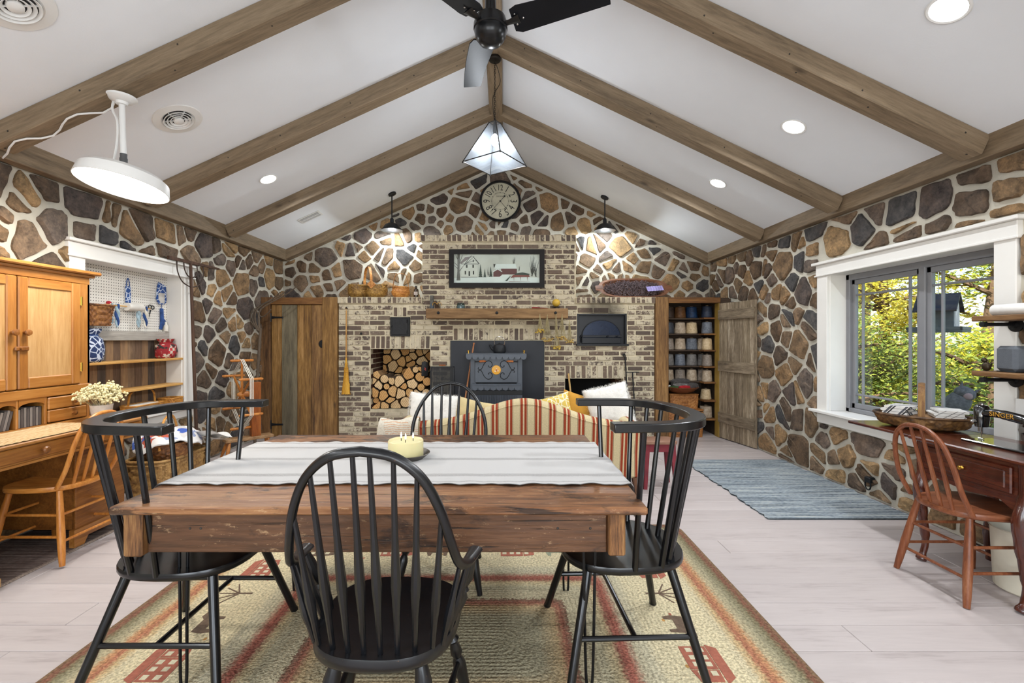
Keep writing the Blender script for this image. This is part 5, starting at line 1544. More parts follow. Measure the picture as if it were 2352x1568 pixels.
KIR = plain('cast_iron', '#1c1e22', .55, .3, .15, 20, .1, 80)
MB().lathe([(.001, 0), (.075, 0), (.083, .012), (.085, .03), (.08, .085), (.07, .105), (.04, .112), (.001, .113)], 28).build('body', KIR, kt)
MB().lathe([(.045, .111), (.042, .118), (.012, .122), (.012, .134), (.001, .136)], 18).build('lid', KIR, kt)
m = MB(); m.tube(bez([(-.06, 0, .03), (-.10, 0, .06), (-.125, 0, .10), (-.14, 0, .105)], 5), [.022] * 5 + [.018] * 5 + [.011] * 5 + [.013], 10); m.build('spout', KIR, kt)
m = MB(); m.tube(bez([(-.062, 0, .10), (-.068, 0, .15), (-.045, 0, .20), (.0, 0, .212), (.045, 0, .20), (.068, 0, .15), (.062, 0, .10)], 6), .004, 8); m.build('bail_handle', CHROME, kt)
# clean-out door
cdn = thing('clean_out_door', 'small square cast iron clean-out door set in the bricks above the firewood', 'iron door', (-1.4315, 6.295, 1.396))
MB().box(-.136, .136, -.018, .02, 0, .265, .004).build('frame', IRON, cdn, smooth=0)
MB().box(-.112, .112, -.026, -.017, .022, .243, .004).build('leaf', IRON, cdn, smooth=0)
for z in (.06, .205):
    m = MB(); m.tube([(.10, -.03, z - .02), (.10, -.03, z + .02)], .008, 8); m.build('hinge', IRON, cdn)
m = MB(); m.tube([(-.118, -.036, .13), (-.118, -.015, .13)], .008, 8); m.tube([(-.118, -.034, .13), (-.10, -.034, .15)], .005, 6); m.build('latch', IRON, cdn)
m = MB()
for z in (.125, .14): m.box(-.03, .04, -.0272, -.0255, z, z + .005)
m.build('cast_lettering', IRON, cdn, smooth=0)
# bake oven
OVEN = plain('oven_black_steel', '#15181f', .38, .3, .15, 5); OVEND = plain('oven_blue_black', '#18243a', .25, .5, .15, 4)
ov = thing('bake_oven', 'black bake oven front with an arched door recessed in the bricks', 'oven', (1.3595, 6.33, 1.276))
MB().box(-.345, .345, .03, .06, 0, .432).build('back_plate', OVEN, ov, smooth=0)
for nm, x0, x1, z0, z1 in (('side_frame', -.345, -.32, 0, .432), ('side_frame', .32, .345, 0, .432), ('head_frame', -.32, .32, .41, .432)): MB().box(x0, x1, -.03, .05, z0, z1, .003).build(nm, OVEN, ov, smooth=0)
MB().box(-.36, .365, -.075, .05, -.012, .016, .003).build('shelf', OVEN, ov, smooth=0)
arch = [(-.265, .07)] + [(-.265 * cos(a), .13 + .215 * sin(a)) for a in [k * pi / 18 for k in range(19)]] + [(.265, .07)]
m = MB(Matrix(((1, 0, 0, 0), (0, 0, 1, 0), (0, 1, 0, 0), (0, 0, 0, 1)))); m.prism(arch, .008, .03); m.build('arched_door', OVEND, ov, smooth=30)
m = MB(); m.tube([V((x, .006, z)) for x, z in arch], .006, 6); m.build('arch_bead', OVEN, ov)
MB().box(-.285, .285, -.006, .03, .105, .135, .003).build('door_bar', OVEN, ov, smooth=0)
MB().box(-.27, .27, .002, .03, .02, .10, .003).build('lower_door', OVEN, ov, smooth=0)
for x in (-.28, .21, .08): 
    m = MB(); m.tube([(x - .02, -.012, .11), (x + .02, -.012, .125)], .007, 6); m.ball((x, -.02, .118), .012, 8, 6); m.build('latch', OVEN, ov)
for sx in (-1,): 
    m = MB(); m.tube([(-.285, -.004, .03), (-.285, -.004, .14)], .009, 8); m.build('hinge', OVEN, ov)

# firewood: two stacked tiers of split logs
def log_mat():
    m, nt, b = mk('cut_log_end')
    vec = coords(nt)
    oi = nd(nt, 'ObjectInfo')
    base = ramp(nt, oi.outputs['Random'], [(0, '#c9a878'), (.35, '#d8bc91'), (.7, '#c99d62'), (1, '#b98a52')])
    wv = nd(nt, 'TexWave', {'Vector': vec, 'Scale': 14.0, 'Distortion': 3.0, 'Detail': 2.0, 'Detail Scale': 1.5}, wave_type='RINGS', rings_direction='Y')
    n = noise(nt, vec, 45, 4)
    g = math_(nt, 'ADD', math_(nt, 'MULTIPLY', wv.outputs['Fac'], .45), math_(nt, 'MULTIPLY', n, .55))
    col = mix(nt, 1.0, base, ramp(nt, g, [(.25, (.62, .55, .48, 1)), (.55, (1, 1, 1, 1)), (.8, (1.12, 1.1, 1.05, 1))]), 'MULTIPLY')
    nt.links.new(col, b.inputs['Base Color']); b.inputs['Roughness'].default_value = .85; bump(nt, b, g, .4, .004)
    return m
LOGE = log_mat(); LOGB = plain('log_bark', '#5a4632', .9, var=.35, scale=18, bmp=.6, bscale=50); LOGS = plain('split_log_side', '#a88257', .9, var=.2, scale=18, bmp=.4, bscale=50)
def woodpile(x0, x1, z0, z1, yf, rnd, rmin, rmax, tier, topcut):
    pcs = []
    for c, rp in cells([V(p) for p in ((x0, z0), (x1, z0), (x1, z1), (x0, z1))], rmin, rmax, .010, rnd, smallshare=.2):
        if c.y > topcut(c.x): continue
        rp2 = [c + (q - c) * .985 for q in rp]
        if rnd.random() < .25:   # round log
            r_ = sqrt(area(rp2) / pi) * .97; rp2 = [c + V((cos(a), sin(a))) * r_ for a in [k * pi / 8 for k in range(16)]]
        elif rnd.random() < .6:  # one side rounded: a quarter split
            a0 = rnd.uniform(0, 2 * pi); R_ = max((q - c).length for q in rp2)
            rp2 = [q if (q - c).normalized().dot(V((cos(a0), sin(a0)))) > .1 else q for q in rp2]
        pcs.append((c, rp2))
    pcs.sort(key=lambda q: (round((q[0].y - z0) / .115), q[0].x))
    rows = {}
    for c, rp in pcs: rows.setdefault(round((c.y - z0) / .115), []).append((c, rp))
    names = sorted(rows)
    for ri, rk in enumerate(names):
        for i, (c, rp) in enumerate(sorted(rows[rk], key=lambda q: q[0].x)):
            dy = rnd.uniform(-.03, .03); n = len(rp)
            m = MB(); y0, y1 = dy, .40
            vs = [(q.x - c.x, y0, q.y - c.y) for q in rp] + [((q.x - c.x) * .96, y0 - .003, (q.y - c.y) * .96) for q in rp] + [((q.x - c.x) * .97, y1, (q.y - c.y) * .97) for q in rp]
            m.add(vs, [tuple(range(n, 2 * n))], 0)
            for k in range(n):
                l = (k + 1) % n
                m.add([vs[k], vs[l], vs[n + l], vs[n + k]], [(0, 1, 2, 3)], 0)
                m.add([vs[k], vs[2 * n + k], vs[2 * n + l], vs[l]], [(0, 1, 2, 3)], 1)
            m.add([vs[2 * n + k] for k in range(n)], [tuple(range(n))[::-1]], 1)
            o = m.build('firewood_log', [LOGE, rnd.choice((LOGB, LOGS))], loc=(c.x, yf, c.y), smooth=40)
            rl = 'bottom row' if ri == 0 else ORD[ri] + ' row up'
            tag(o, 'split log, %s from the left in the %s of the %s stack' % (ORD[i], rl, tier), 'firewood', 'firewood in the brick niche')
rw = random.Random(12)
woodpile(-1.835, -1.03, .387, .97, 6.36, rw, .058, .075, 'front', lambda x: .90 + .05 * sin(x * 9))
woodpile(-1.80, -1.03, .387, 1.205, 6.80, random.Random(21), .06, .078, 'rear', lambda x: 2 if True else 0)
# work glove lying on the logs
gl = thing('work_glove', 'black work glove with red print lying on the firewood', 'glove', (-1.10, 6.33, .945))
GLV = plain('black_leather', '#1b1b1d', .6, bmp=.2)
m = MB(T(0, 0, 0) @ RY(-38)); m.rprism([(-.045, -.10), (.045, -.10), (.052, .03), (.04, .09), (.0, .105), (-.04, .09), (-.05, .02)], -.012, .012, .006)
m.v = [(x, z, y) for x, y, z in m.v]
gb = m.build('glove_body', GLV, gl)
m = MB(); 
for k, (a, b) in enumerate(((-.03, .012), (-.034, -.006))): m.box(a, a + (.045 if k == 0 else .062), -.0145, -.0125, b - .004, b + .004)
m.v = [tuple(RY(32) @ V(p)) for p in m.v]; m.build('red_print', plain('red_print', '#c2382a', .5), gl, smooth=0)
# broom on its iron knob
kn = MB(); kn.tube([(0, .03, 0), (0, -.03, 0)], .006, 8); kn.ball((0, -.035, 0), .016, 10, 8)
tag(kn.build('coat_hook', IRON, loc=(-2.164, 6.29, 1.782)), 'black iron knob on the bricks that the hearth broom hangs from', 'hook')
kn = MB(); kn.tube([(0, .03, 0), (0, -.02, 0)], .006, 8); kn.ball((0, -.024, 0), .017, 10, 8)
tag(kn.build('coat_hook', IRON, loc=(-1.965, 6.29, 1.432)), 'empty black iron knob on the bricks left of the clean-out door', 'hook')
bm_ = thing('hearth_broom', 'straw hearth broom with a long wooden handle hanging on the bricks', 'broom', (-2.166, 6.255, .60))
STRAW = wood('broom_straw', '#9a6a1e', '#c8922f', '#dcae4c', 'z', .8, 1, 30, .6)
m = MB(); m.tube([(0, 0, .50), (0, .005, 1.15)], [.011, .009], 8); m.build('handle', wood('broom_handle', '#8f6531', '#b98a4c', '#cfa265', 'z', .5), bm_)
m = MB(); m.tube(bez([(0, 0, .50), (0, 0, .42), (0, 0, .36), (0, 0, .30), (0, 0, .14), (0, 0, 0)], 4), [(.012, .012)] * 4 + [(.020, .018)] * 4 + [(.030, .018)] * 4 + [(.032, .018)] * 4 + [(.05, .016)] * 4 + [(.062, .014)], 20); m.build('straw_head', STRAW, bm_)
m = MB()
for z, r_ in ((.355, .031), (.30, .034), (.42, .022)): m.tube([(r_ * cos(a), .6 * r_ * sin(a), z) for a in [k * pi / 8 for k in range(16)]], .003, 5, closed=True)
m.build('binding', plain('broom_twine', '#a8752c', .8), bm_)
m = MB(); r4 = random.Random(2)
for k in range(70):
    a = r4.uniform(-1, 1); b = r4.uniform(-.8, .8)
    m.tube([(a * .03, b * .016, .26), (a * .062 + r4.uniform(-.004, .004), b * .016, r4.uniform(-.012, .006))], [.0014, .0009], 4)
m.build('straws', STRAW, bm_)
m = MB(); m.tube(bez([(0, 0, 1.13), (.008, -.01, 1.17), (0, -.03, 1.185), (-.008, -.01, 1.17), (0, 0, 1.13)], 5), .002, 5); m.build('hanging_loop', plain('twine', '#b98a4c', .9), bm_)
# fire screen and walking stick
fs = thing('fire_screen', 'black mesh fire screen leaning on the bricks left of the stove', 'fire screen', (-.845, 6.18, .0))
m = MB(RX(-5))
m.box(-.165, -.145, -.01, .01, .30, .985, .002); m.box(.145, .165, -.01, .01, .30, .985, .002); m.box(-.165, .165, -.01, .01, .965, .985, .002); m.box(-.165, .165, -.01, .01, .02, .045, .002); m.box(-.165, -.145, -.01, .01, .02, .3, .002); m.box(.145, .165, -.01, .01, .02, .3, .002)
m.build('frame', IRON, fs, smooth=0)
def mesh_mat():
    m, nt, b = mk('wire_mesh')
    tc = nd(nt, 'TexCoord'); sp = nd(nt, 'SeparateXYZ', {0: tc.outputs['Object']})
    a = math_(nt, 'LESS_THAN', math_(nt, 'FRACT', math_(nt, 'MULTIPLY', sp.outputs[0], 85)), .45); c = math_(nt, 'LESS_THAN', math_(nt, 'FRACT', math_(nt, 'MULTIPLY', sp.outputs[2], 85)), .45)
    nt.links.new(math_(nt, 'MAXIMUM', a, c), b.inputs['Alpha']); b.inputs['Base Color'].default_value = hx('#2b2b2c'); b.inputs['Metallic'].default_value = .5
    return m
m = MB(RX(-5)); m.box(-.147, .147, -.001, .001, .04, .97); m.build('mesh', mesh_mat(), fs, smooth=0)
m = MB(RX(-5)); m.turned((-.045, -.004, 1.0), (.045, -.004, 1.0), [(0, .005), (.1, .009), (.3, .007), (.5, .010), (.7, .007), (.9, .009), (1, .005)], 8); m.build('wooden_handle', KNOBW, fs)
STICK = wood('stick_wood', '#7a4a2a', '#a46a40', '#bb8458', 'z', .5)
m = MB(); m.tube([(-.575, 5.72, .012), (-.402, 6.10, 1.29)], [.012, .0105], 10); m.ball((-.401, 6.102, 1.296), .014, 10, 8)
tag(m.build('walking_stick', STICK), 'slim brown wooden stick leaning against the wood stove', 'stick')
# fire tools at the right
m = MB(); m.tube(bez([(1.705, 6.26, .45), (1.685, 6.27, .9), (1.675, 6.275, 1.10), (1.672, 6.275, 1.135), (1.66, 6.275, 1.155), (1.645, 6.275, 1.14), (1.655, 6.275, 1.12)], 5), .0085, 8)
m.v = [(x, y, z - .0) for x, y, z in m.v]
m.tube([(1.705, 6.26, .45), (1.715, 6.18, .002)], .0085, 8)
tag(m.build('fire_poker', IRON), 'black iron poker with a ring top leaning beside the lower fireplace', 'fire tool')
m = MB(); m.tube([(1.80, 6.17, .002), (1.775, 6.27, .90)], .009, 8); m.box(1.685, 1.865, 6.262, 6.276, .895, .908, .003)
tag(m.build('ash_hoe', IRON), 'black iron hoe with a T shaped head leaning beside the lower fireplace', 'fire tool')
m = MB(); m.tube([(.955, 6.02, .002), (.895, 6.275, .865)], [.014, .012], 8); m.ball((.895, 6.277, .87), .015, 8, 6)
tag(m.build('fire_broom_handle', wood('pale_handle', '#9c7740', '#c39c5e', '#d6b47a', 'z', .5)), 'pale wooden tool handle leaning in the mouth of the lower fireplace', 'fire tool')

# mantel top things
ML = 1.769
m = MB(); m.box(-.024, .024, -.025, .025, 0, .155, .004); m.box(-.012, .012, -.032, .0, .09, .13, .003)
tag(m.build('tin_post', plain('dull_zinc', '#5c5a54', .6, .5), loc=(-.985, 6.235, ML + .03)), 'grey zinc post ornament at the left end of the mantel', 'ornament')
m = MB(); m.lathe([(.03, 0), (.032, .03), (.022, .055), (.018, .07)], 14)
tag(m.build('small_crock', plain('blue_grey_glaze', '#3a424a', .4), loc=(-.975, 6.16, ML)), 'small dark glazed bottle in front of the zinc post on the mantel', 'bottle')
tw = thing('twig_bundle', 'bundle of dark twigs with a straw bow on the mantel', 'ornament', (-.90, 6.17, ML))
m = MB(); r5 = random.Random(9)
for k in range(22): 
    a = r5.uniform(-.03, .03); m.tube([(a, r5.uniform(-.02, .02), .002), (a + r5.uniform(-.02, .02), r5.uniform(-.02, .02), r5.uniform(.06, .10))], .003, 5)
m.build('twigs', plain('twig_brown', '#4a3728', .9), tw)
m = MB()
for sx in (-1, 1): m.tube(bez([(0, -.02, .06), (sx * .03, -.03, .085), (sx * .055, -.03, .07), (sx * .06, -.03, .04)], 5), .003, 5)
m.build('straw_bow', STRAW, tw)
CGL = glass_mat('jar_glass', '#d9e2e4')
jr = thing('glass_jar', 'squat clear glass jar with a leaf inside on the mantel', 'jar', (-.585, 6.2, ML))
MB().lathe([(.001, .001), (.05, .001), (.056, .008), (.056, .06), (.046, .074), (.046, .082), (.043, .082), (.043, .074), (.052, .058), (.052, .01), (.001, .006)], 24).build('glass', CGL, jr)
MB().lathe([(.001, .004), (.050, .004), (.050, .045), (.001, .047)], 20).build('wax_fill', plain('grey_wax', '#9aa0a0', .4), jr)
m = MB(); m.ball((0, -.03, .04), (.008, .002, .022), 8, 6); m.tube([(0, -.052, .03), (.004, -.053, .055)], .003, 5); m.build('leaf', plain('leaf_green', '#39452c', .7), jr)
cg = thing('yellow_ball_candle', 'round yellow candle on a small dark stand at the right end of the mantel', 'candle', (.716, 6.21, ML))
MB().lathe([(.052, .022), (.056, .026), (.05, .028), (.001, .028)], 20).build('stand_plate', IRON, cg)
m = MB()
for k in range(3): a = k * 2.09; m.tube([(.03 * cos(a), .03 * sin(a), .024), (.04 * cos(a), .04 * sin(a), .001)], .003, 5)
m.build('stand_legs', IRON, cg)
MB().lathe([(.001, .028)] + [(.052 * sin(a) + .002, .084 - .052 * cos(a)) for a in [.35 + k * .19 for k in range(14)]] + [(.001, .136)], 24, fn=lambda a, z: 1 + .012 * cos(a * 10)).build('ball', plain('yellow_beeswax', '#c9a33c', .45), cg)
m = MB(); m.tube([(0, 0, .134), (.002, 0, .15)], .002, 5); m.build('wick', IRON, cg)
m = MB(); m.tube([(-.04, 0, .012), (.03, .0, .012), (.10, -.01, .008)], [(.012, .010), (.016, .009), (.006, .004)], 8); m.tube([(.05, .02, .009), (.12, .01, .009), (.18, -.01, .006)], [(.010, .007), (.012, .007), (.004, .003)], 8)
tag(m.build('pruning_shears', plain('red_grip', '#7c1f22', .5), loc=(.42, 6.17, ML)), 'red handled shears lying on the mantel', 'shears')
# dried flower bunches
DRY = plain('dry_stem', '#a89a72', .9, var=.2, scale=30); DFL = plain('dry_yarrow', '#c2a246', .9, var=.3, scale=40, bmp=.5); DFL2 = plain('dry_straw_flower', '#b99a55', .9, var=.3, scale=40, bmp=.5)
for i, (px, y0, y1, wd, fl_, lb) in enumerate(((1240, 722, 762, .06, DFL, 'dried flower bunch hanging farthest left under the mantel'), (1257, 724, 782, .08, DFL2, 'dried flower bunch hanging second from the left under the mantel'),
                                              (1277, 722, 800, .06, DFL, 'longest dried yarrow bunch hanging from the right mantel bolt'), (1291, 722, 778, .075, DFL2, 'dried flower bunch just right of the longest one under the mantel'), (1308, 735, 785, .06, DFL2, 'thin dried flower bunch hanging past the right end of the mantel'))):
    p0 = cpx(px, y0, 6.08); L = (y1 - y0) / F * 6.08
    t = thing('dried_flower_bunch', lb, 'dried flowers', tuple(p0), group='dried flowers hanging from the mantel')
    r = random.Random(40 + i); m = MB(); f = MB()
    m.tube([(0, 0, .01), (0, 0, -.03)], .004, 6)
    for k in range(26):
        a, rr_ = r.uniform(0, 2 * pi), sqrt(r.random()) * wd; zz = -L + r.uniform(-.01, .035)
        e = V((rr_ * cos(a), rr_ * .5 * sin(a), zz)); m.tube([(0, 0, 0), e.lerp(V((0, 0, -.06)), .6), e], .0013, 4)
        f.ball(e, (r.uniform(.010, .017), r.uniform(.008, .013), r.uniform(.007, .012)), 6, 4)
    m.build('stems', DRY, t); q = f.build('flower_heads', fl_, t); q['kind'] = 'stuff'
# framed picture (a flat print in a dark frame)
pf = thing('framed_picture', 'winter farm print in a wide dark frame on the brick chimney', 'picture', (-.096, 6.27, 2.064))
FRM = plain('dark_frame', '#1c1918', .6, var=.1, spec=.25)
fw, fh, ft_ = 1.312, .528, .066
for nm, poly in (('frame_rail', [(-fw / 2, 0), (fw / 2, 0), (fw / 2 - ft_, ft_), (-fw / 2 + ft_, ft_)]), ('frame_rail', [(-fw / 2, fh), (-fw / 2 + ft_, fh - ft_), (fw / 2 - ft_, fh - ft_), (fw / 2, fh)]),
                 ('frame_stile', [(-fw / 2, 0), (-fw / 2 + ft_, ft_), (-fw / 2 + ft_, fh - ft_), (-fw / 2, fh)]), ('frame_stile', [(fw / 2, 0), (fw / 2, fh), (fw / 2 - ft_, fh - ft_), (fw / 2 - ft_, ft_)])):
    m = MB(Matrix(((1, 0, 0, 0), (0, 0, 1, 0), (0, 1, 0, 0), (0, 0, 0, 1)))); m.prism(poly, -.022, .018); m.build(nm, FRM, pf, smooth=0)
pm = [plain('print_sky', '#dbd5cf', .6, var=.08, scale=3), plain('print_snow', '#f0efef', .6, var=.04, scale=6), plain('print_house', '#e6e0da', .6, var=.03), plain('print_dark', '#38332f', .6), plain('print_barn', '#6e3a3c', .6, var=.15, scale=30), plain('print_pine', '#3b453e', .6, var=.2, scale=40), plain('print_trunk', '#6b6460', .6, var=.2, scale=20), plain('print_roof', '#8c7b7c', .6), plain('print_sleigh', '#8a3f38', .6)]
m = MB(Matrix(((1, 0, 0, 0), (0, 0, 1, 0), (0, 1, 0, 0), (0, 0, 0, 1))))
iw, ih = fw - 2 * ft_, fh - 2 * ft_
lay = [0]
def pq(poly, mi):   # poly in print coordinates: x 0..1, y 0..1 (y up)
    lay[0] += 1
    z = .006 - lay[0] * .00009
    m.prism([(-iw / 2 + x * iw, ft_ + y * ih) for x, y in poly], z, z + .00008, mi)
pq([(0, 0), (1, 0), (1, 1), (0, 1)], 0)
pq([(0, 0), (1, 0), (1, .19), (.7, .22), (.3, .2), (0, .18)], 1)
pq([(.085, .2), (.275, .2), (.275, .66), (.085, .66)], 2); pq([(.085, .66), (.295, .66), (.225, .92)], 2)
pq([(.08, .66), (.215, .93), (.13, .9), (.07, .7)], 7); pq([(.215, .93), (.225, .93), (.30, .67), (.29, .66)], 3); pq([(.085, .2), (.275, .2), (.275, .212), (.085, .212)], 3); pq([(.085, .655), (.29, .655), (.29, .672), (.085, .672)], 3)
for x, y, w_, h in ((.14, .53, .018, .11), (.215, .53, .018, .11), (.125, .3, .016, .12), (.17, .25, .018, .16), (.22, .3, .016, .12), (.218, .73, .014, .08)): pq([(x, y), (x + w_, y), (x + w_, y + h), (x, y + h)], 3)
pq([(.46, .22), (.56, .22), (.56, .40), (.51, .49), (.46, .40)], 4); pq([(.55, .30), (.735, .30), (.735, .50), (.55, .50)], 4)
pq([(.47, .50), (.735, .50), (.72, .66), (.49, .66)], 1); pq([(.46, .66), (.485, .66), (.475, .56), (.465, .52)], 3)
pq([(.455, .40), (.46, .38), (.51, .47), (.56, .38), (.565, .40), (.51, .50)], 1)
pq([(.53, .21), (.56, .28), (.64, .30), (.66, .20)], 1)
for cx_, b_, h_, w_ in ((.31, .2, .42, .05), (.36, .2, .28, .035), (.43, .22, .33, .045)):
    for k in range(5):
        y0 = b_ + h_ * k / 5.5; s_ = w_ / 2 * (1 - k / 5.5); pq([(cx_ - s_, y0), (cx_ + s_, y0), (cx_, y0 + h_ * .38)], 5)
pq([(.03, .09), (.075, .09), (.065, .4), (.068, 1), (.04, 1), (.04, .4)], 6)
def limb(p, q, w_=.006, mi=6):
    dx, dy = q[0] - p[0], q[1] - p[1]; l = sqrt(dx * dx + dy * dy); nx, ny = -dy / l * w_, dx / l * w_ * 1.5
    pq([(p[0] + nx, p[1] + ny), (p[0] - nx, p[1] - ny), (q[0] - nx * .3, q[1] - ny * .3), (q[0] + nx * .3, q[1] + ny * .3)][::-1], mi)
for p, q in (((.06, .4), (.12, .64)), ((.12, .64), (.21, .98)), ((.12, .62), (.24, .93)), ((.06, .65), (.10, .98)), ((.045, .6), (.0, .72)), ((.045, .5), (.0, .62)), ((.05, .78), (.02, .98)), ((.13, .68), (.27, .8))): limb(p, q, .006)
r6 = random.Random(3)
for bx, by, n in ((.91, .2, 16), (.955, .2, 8), (.70, .66, 8), (.40, .25, 6), (.76, .4, 6)):
    for k in range(n):
        a = r6.uniform(-.9, .9); L = r6.uniform(.25, .62) if bx > .8 else r6.uniform(.12, .3); s0 = (bx + r6.uniform(-.01, .01), by + r6.uniform(0, .2 if bx > .8 else .05)); limb(s0, (s0[0] + sin(a) * L * .13, min(.97, s0[1] + cos(a) * L)), .0018 if bx < .8 else .003, 3 if bx > .8 else 6)
pq([(.70, .27), (.87, .27), (.89, .31), (.80, .37), (.72, .33)], 5); pq([(.66, .17), (.69, .28), (.88, .27), (.885, .21), (.70, .2)], 8)
for x in (.70, .78, .86): limb((x, .21), (x, .08), .003, 8)
limb((.64, .05), (.89, .06), .004, 8); limb((.61, .07), (.66, .24), .012, 5)
m.build('print', pm, pf, smooth=0)
MB().box(-fw / 2 + .02, fw / 2 - .02, .008, .022, .02, fh - .02).build('backing', FRM, pf, smooth=0)
MB().box(-iw / 2, iw / 2, -.0085, -.0075, ft_, fh - ft_).build('glazing', GLASS, pf, smooth=0)

# ledge things
def wicker(name, c1, c2, c3):
    m, nt, b = mk(name)
    vec = coords(nt)
    g = math_(nt, 'ADD', math_(nt, 'MULTIPLY', noise(nt, vec, 45, 3), .6), math_(nt, 'MULTIPLY', noise(nt, vec, 9, 2), .4))
    nt.links.new(ramp(nt, g, [(.35, c1), (.5, c2), (.65, c3)]), b.inputs['Base Color']); b.inputs['Roughness'].default_value = .6
    return m
def basket(m, prof, stakes, rows, amp=.004, ex=1.0, ey=1.0, xf=None, sqr=0):
    """woven shell: profile [(r, z)] bottom to top"""
    pts = [V((r, 0, z)) for r, z in prof]; ln = [0]
    for i in range(1, len(pts)): ln.append(ln[-1] + (pts[i] - pts[i - 1]).length)
    def P_(t):
        s_ = t * ln[-1]; i = 0
        while i < len(ln) - 2 and ln[i + 1] < s_: i += 1
        f = (s_ - ln[i]) / max(1e-6, ln[i + 1] - ln[i]); return pts[i].lerp(pts[i + 1], f)
    def fn(u, v_):
        p = P_(v_); a = 2 * pi * u
        rw_ = int(v_ * rows); wv = cos(a * stakes / 2 + (pi if rw_ % 2 else 0)) * amp * (abs(sin(v_ * rows * pi)) ** .4)
        c, s_ = cos(a), sin(a)
        if sqr: c, s_ = math.copysign(abs(c) ** sqr, c), math.copysign(abs(s_) ** sqr, s_)
        return V(((p.x * ex + wv) * c, (p.x * ey + wv) * s_, p.z))
    sv = m.xf; m.xf = xf if xf is not None else sv
    m.grid(fn, stakes * 4, rows * 2, cu=True)
    nb = stakes * 2
    m.add([V(((pts[0].x * ex) * (math.copysign(abs(cos(a)) ** (sqr or 1), cos(a))), (pts[0].x * ey) * (math.copysign(abs(sin(a)) ** (sqr or 1), sin(a))), pts[0].z)) for a in [2 * pi * k / nb for k in range(nb)]], [tuple(range(nb))[::-1]])
    # inner shell
    m.grid(lambda u, v_: V(((P_(1 - v_).x * ex - .006) * (math.copysign(abs(cos(2 * pi * u)) ** (sqr or 1), cos(2 * pi * u))), (P_(1 - v_).x * ey - .006) * (math.copysign(abs(sin(2 * pi * u)) ** (sqr or 1), sin(2 * pi * u))), P_(1 - v_).z)), stakes, 8, cu=True)
    m.xf = sv
    return m
def rimring(m, r, z, ex, ey, rad=.006, sqr=0, n=40):
    m.tube([(r * ex * math.copysign(abs(cos(a)) ** (sqr or 1), cos(a)), r * ey * math.copysign(abs(sin(a)) ** (sqr or 1), sin(a)), z) for a in [2 * pi * k / n for k in range(n)]], rad, 6, closed=True)
WK1 = wicker('dark_gold_splint', '#4e3615', '#86622a', '#b18a45'); WK2 = wicker('honey_wicker', '#8a5120', '#b97935', '#d09a55'); WK3 = wicker('brown_wicker', '#4a2c14', '#7c4e26', '#a06f3b')
LZ = 1.938
b1 = thing('gathering_basket', 'large brown gathering basket with arched handle on the left brick ledge', 'basket', (-1.965, 6.58, LZ))
m = MB(); 
for sx in (-1, 1): basket(m, [(.03, .0), (.10, .008), (.145, .06), (.15, .13), (.14, .19)], 26, 14, .004, 1.05, 1.15, T(sx * .125, 0, 0))
m.build('woven_body', WK1, b1)
m = MB(); m.tube([(.275 * cos(a), .165 * sin(a), .19 + .012 * cos(2 * a)) for a in [2 * pi * k / 40 for k in range(40)]], .010, 7, closed=True); m.build('rim', WK1, b1)
m = MB(); m.tube(bez([(0, -.15, .12), (0, -.15, .30), (0, -.09, .43), (0, 0, .46), (0, .09, .43), (0, .15, .30), (0, .15, .12)], 6), (.004, .018), 6, up=(1, 0, 0)); m.v = [(y * .55 + x * .9, x * .9 - y * .8, z) for x, y, z in m.v]; m.build('handle', WK2, b1)
m = MB(T(.10, -.172, .19) @ RY(45)); m.box(-.045, .045, -.006, .002, -.045, .045, .003); m.build('diamond_lashing', WK2, b1)
b2 = thing('handled_basket', 'small honey wicker basket with tall handle on the left brick ledge', 'basket', (-1.485, 6.56, LZ))
m = MB(); basket(m, [(.07, 0), (.085, .012), (.125, .06), (.132, .10), (.11, .145), (.105, .165)], 30, 16, .003); m.build('woven_body', WK2, b2)
m = MB(); rimring(m, .107, .165, 1, 1, .007); rimring(m, .075, .006, 1, 1, .007); m.build('rim', WK2, b2)
m = MB(); m.tube(bez([(-.125, 0, .09), (-.11, 0, .20), (-.085, 0, .31), (-.05, 0, .355), (.05, 0, .355), (.085, 0, .31), (.11, 0, .20), (.125, 0, .09)], 6), (.004, .013), 6, up=(0, 1, 0)); m.build('handle', WK2, b2)
AMB = plain('amber_glass', '#2c1a0c', .12, var=.1, spec=.6)
bt = thing('amber_bottle', 'dark amber bottle with a white label on the left brick ledge', 'bottle', (-1.255, 6.52, LZ))
MB().lathe([(.001, 0), (.034, 0), (.036, .005), (.036, .12), (.03, .135), (.013, .145), (.013, .162)], 20).build('glass', AMB, bt)
MB().lathe([(.015, .158), (.015, .18), (.001, .181)], 16).build('cap', plain('black_cap', '#1a1718', .4), bt)
m = MB(); m.grid(lambda u, v_: V((.0368 * sin((u - .5) * 1.6), -.0368 * cos((u - .5) * 1.6), .05 + v_ * .045)), 8, 1); m.build('label', plain('white_label', '#cdc8c4', .6), bt)
m = MB()
for z in (.085, .075, .066, .058): m.grid(lambda u, v_: V((.0373 * sin((u - .5) * 1.2), -.0373 * cos((u - .5) * 1.2), z + v_ * .003)), 6, 1)
m.build('label_print', plain('label_ink', '#8a5a55', .6), bt)
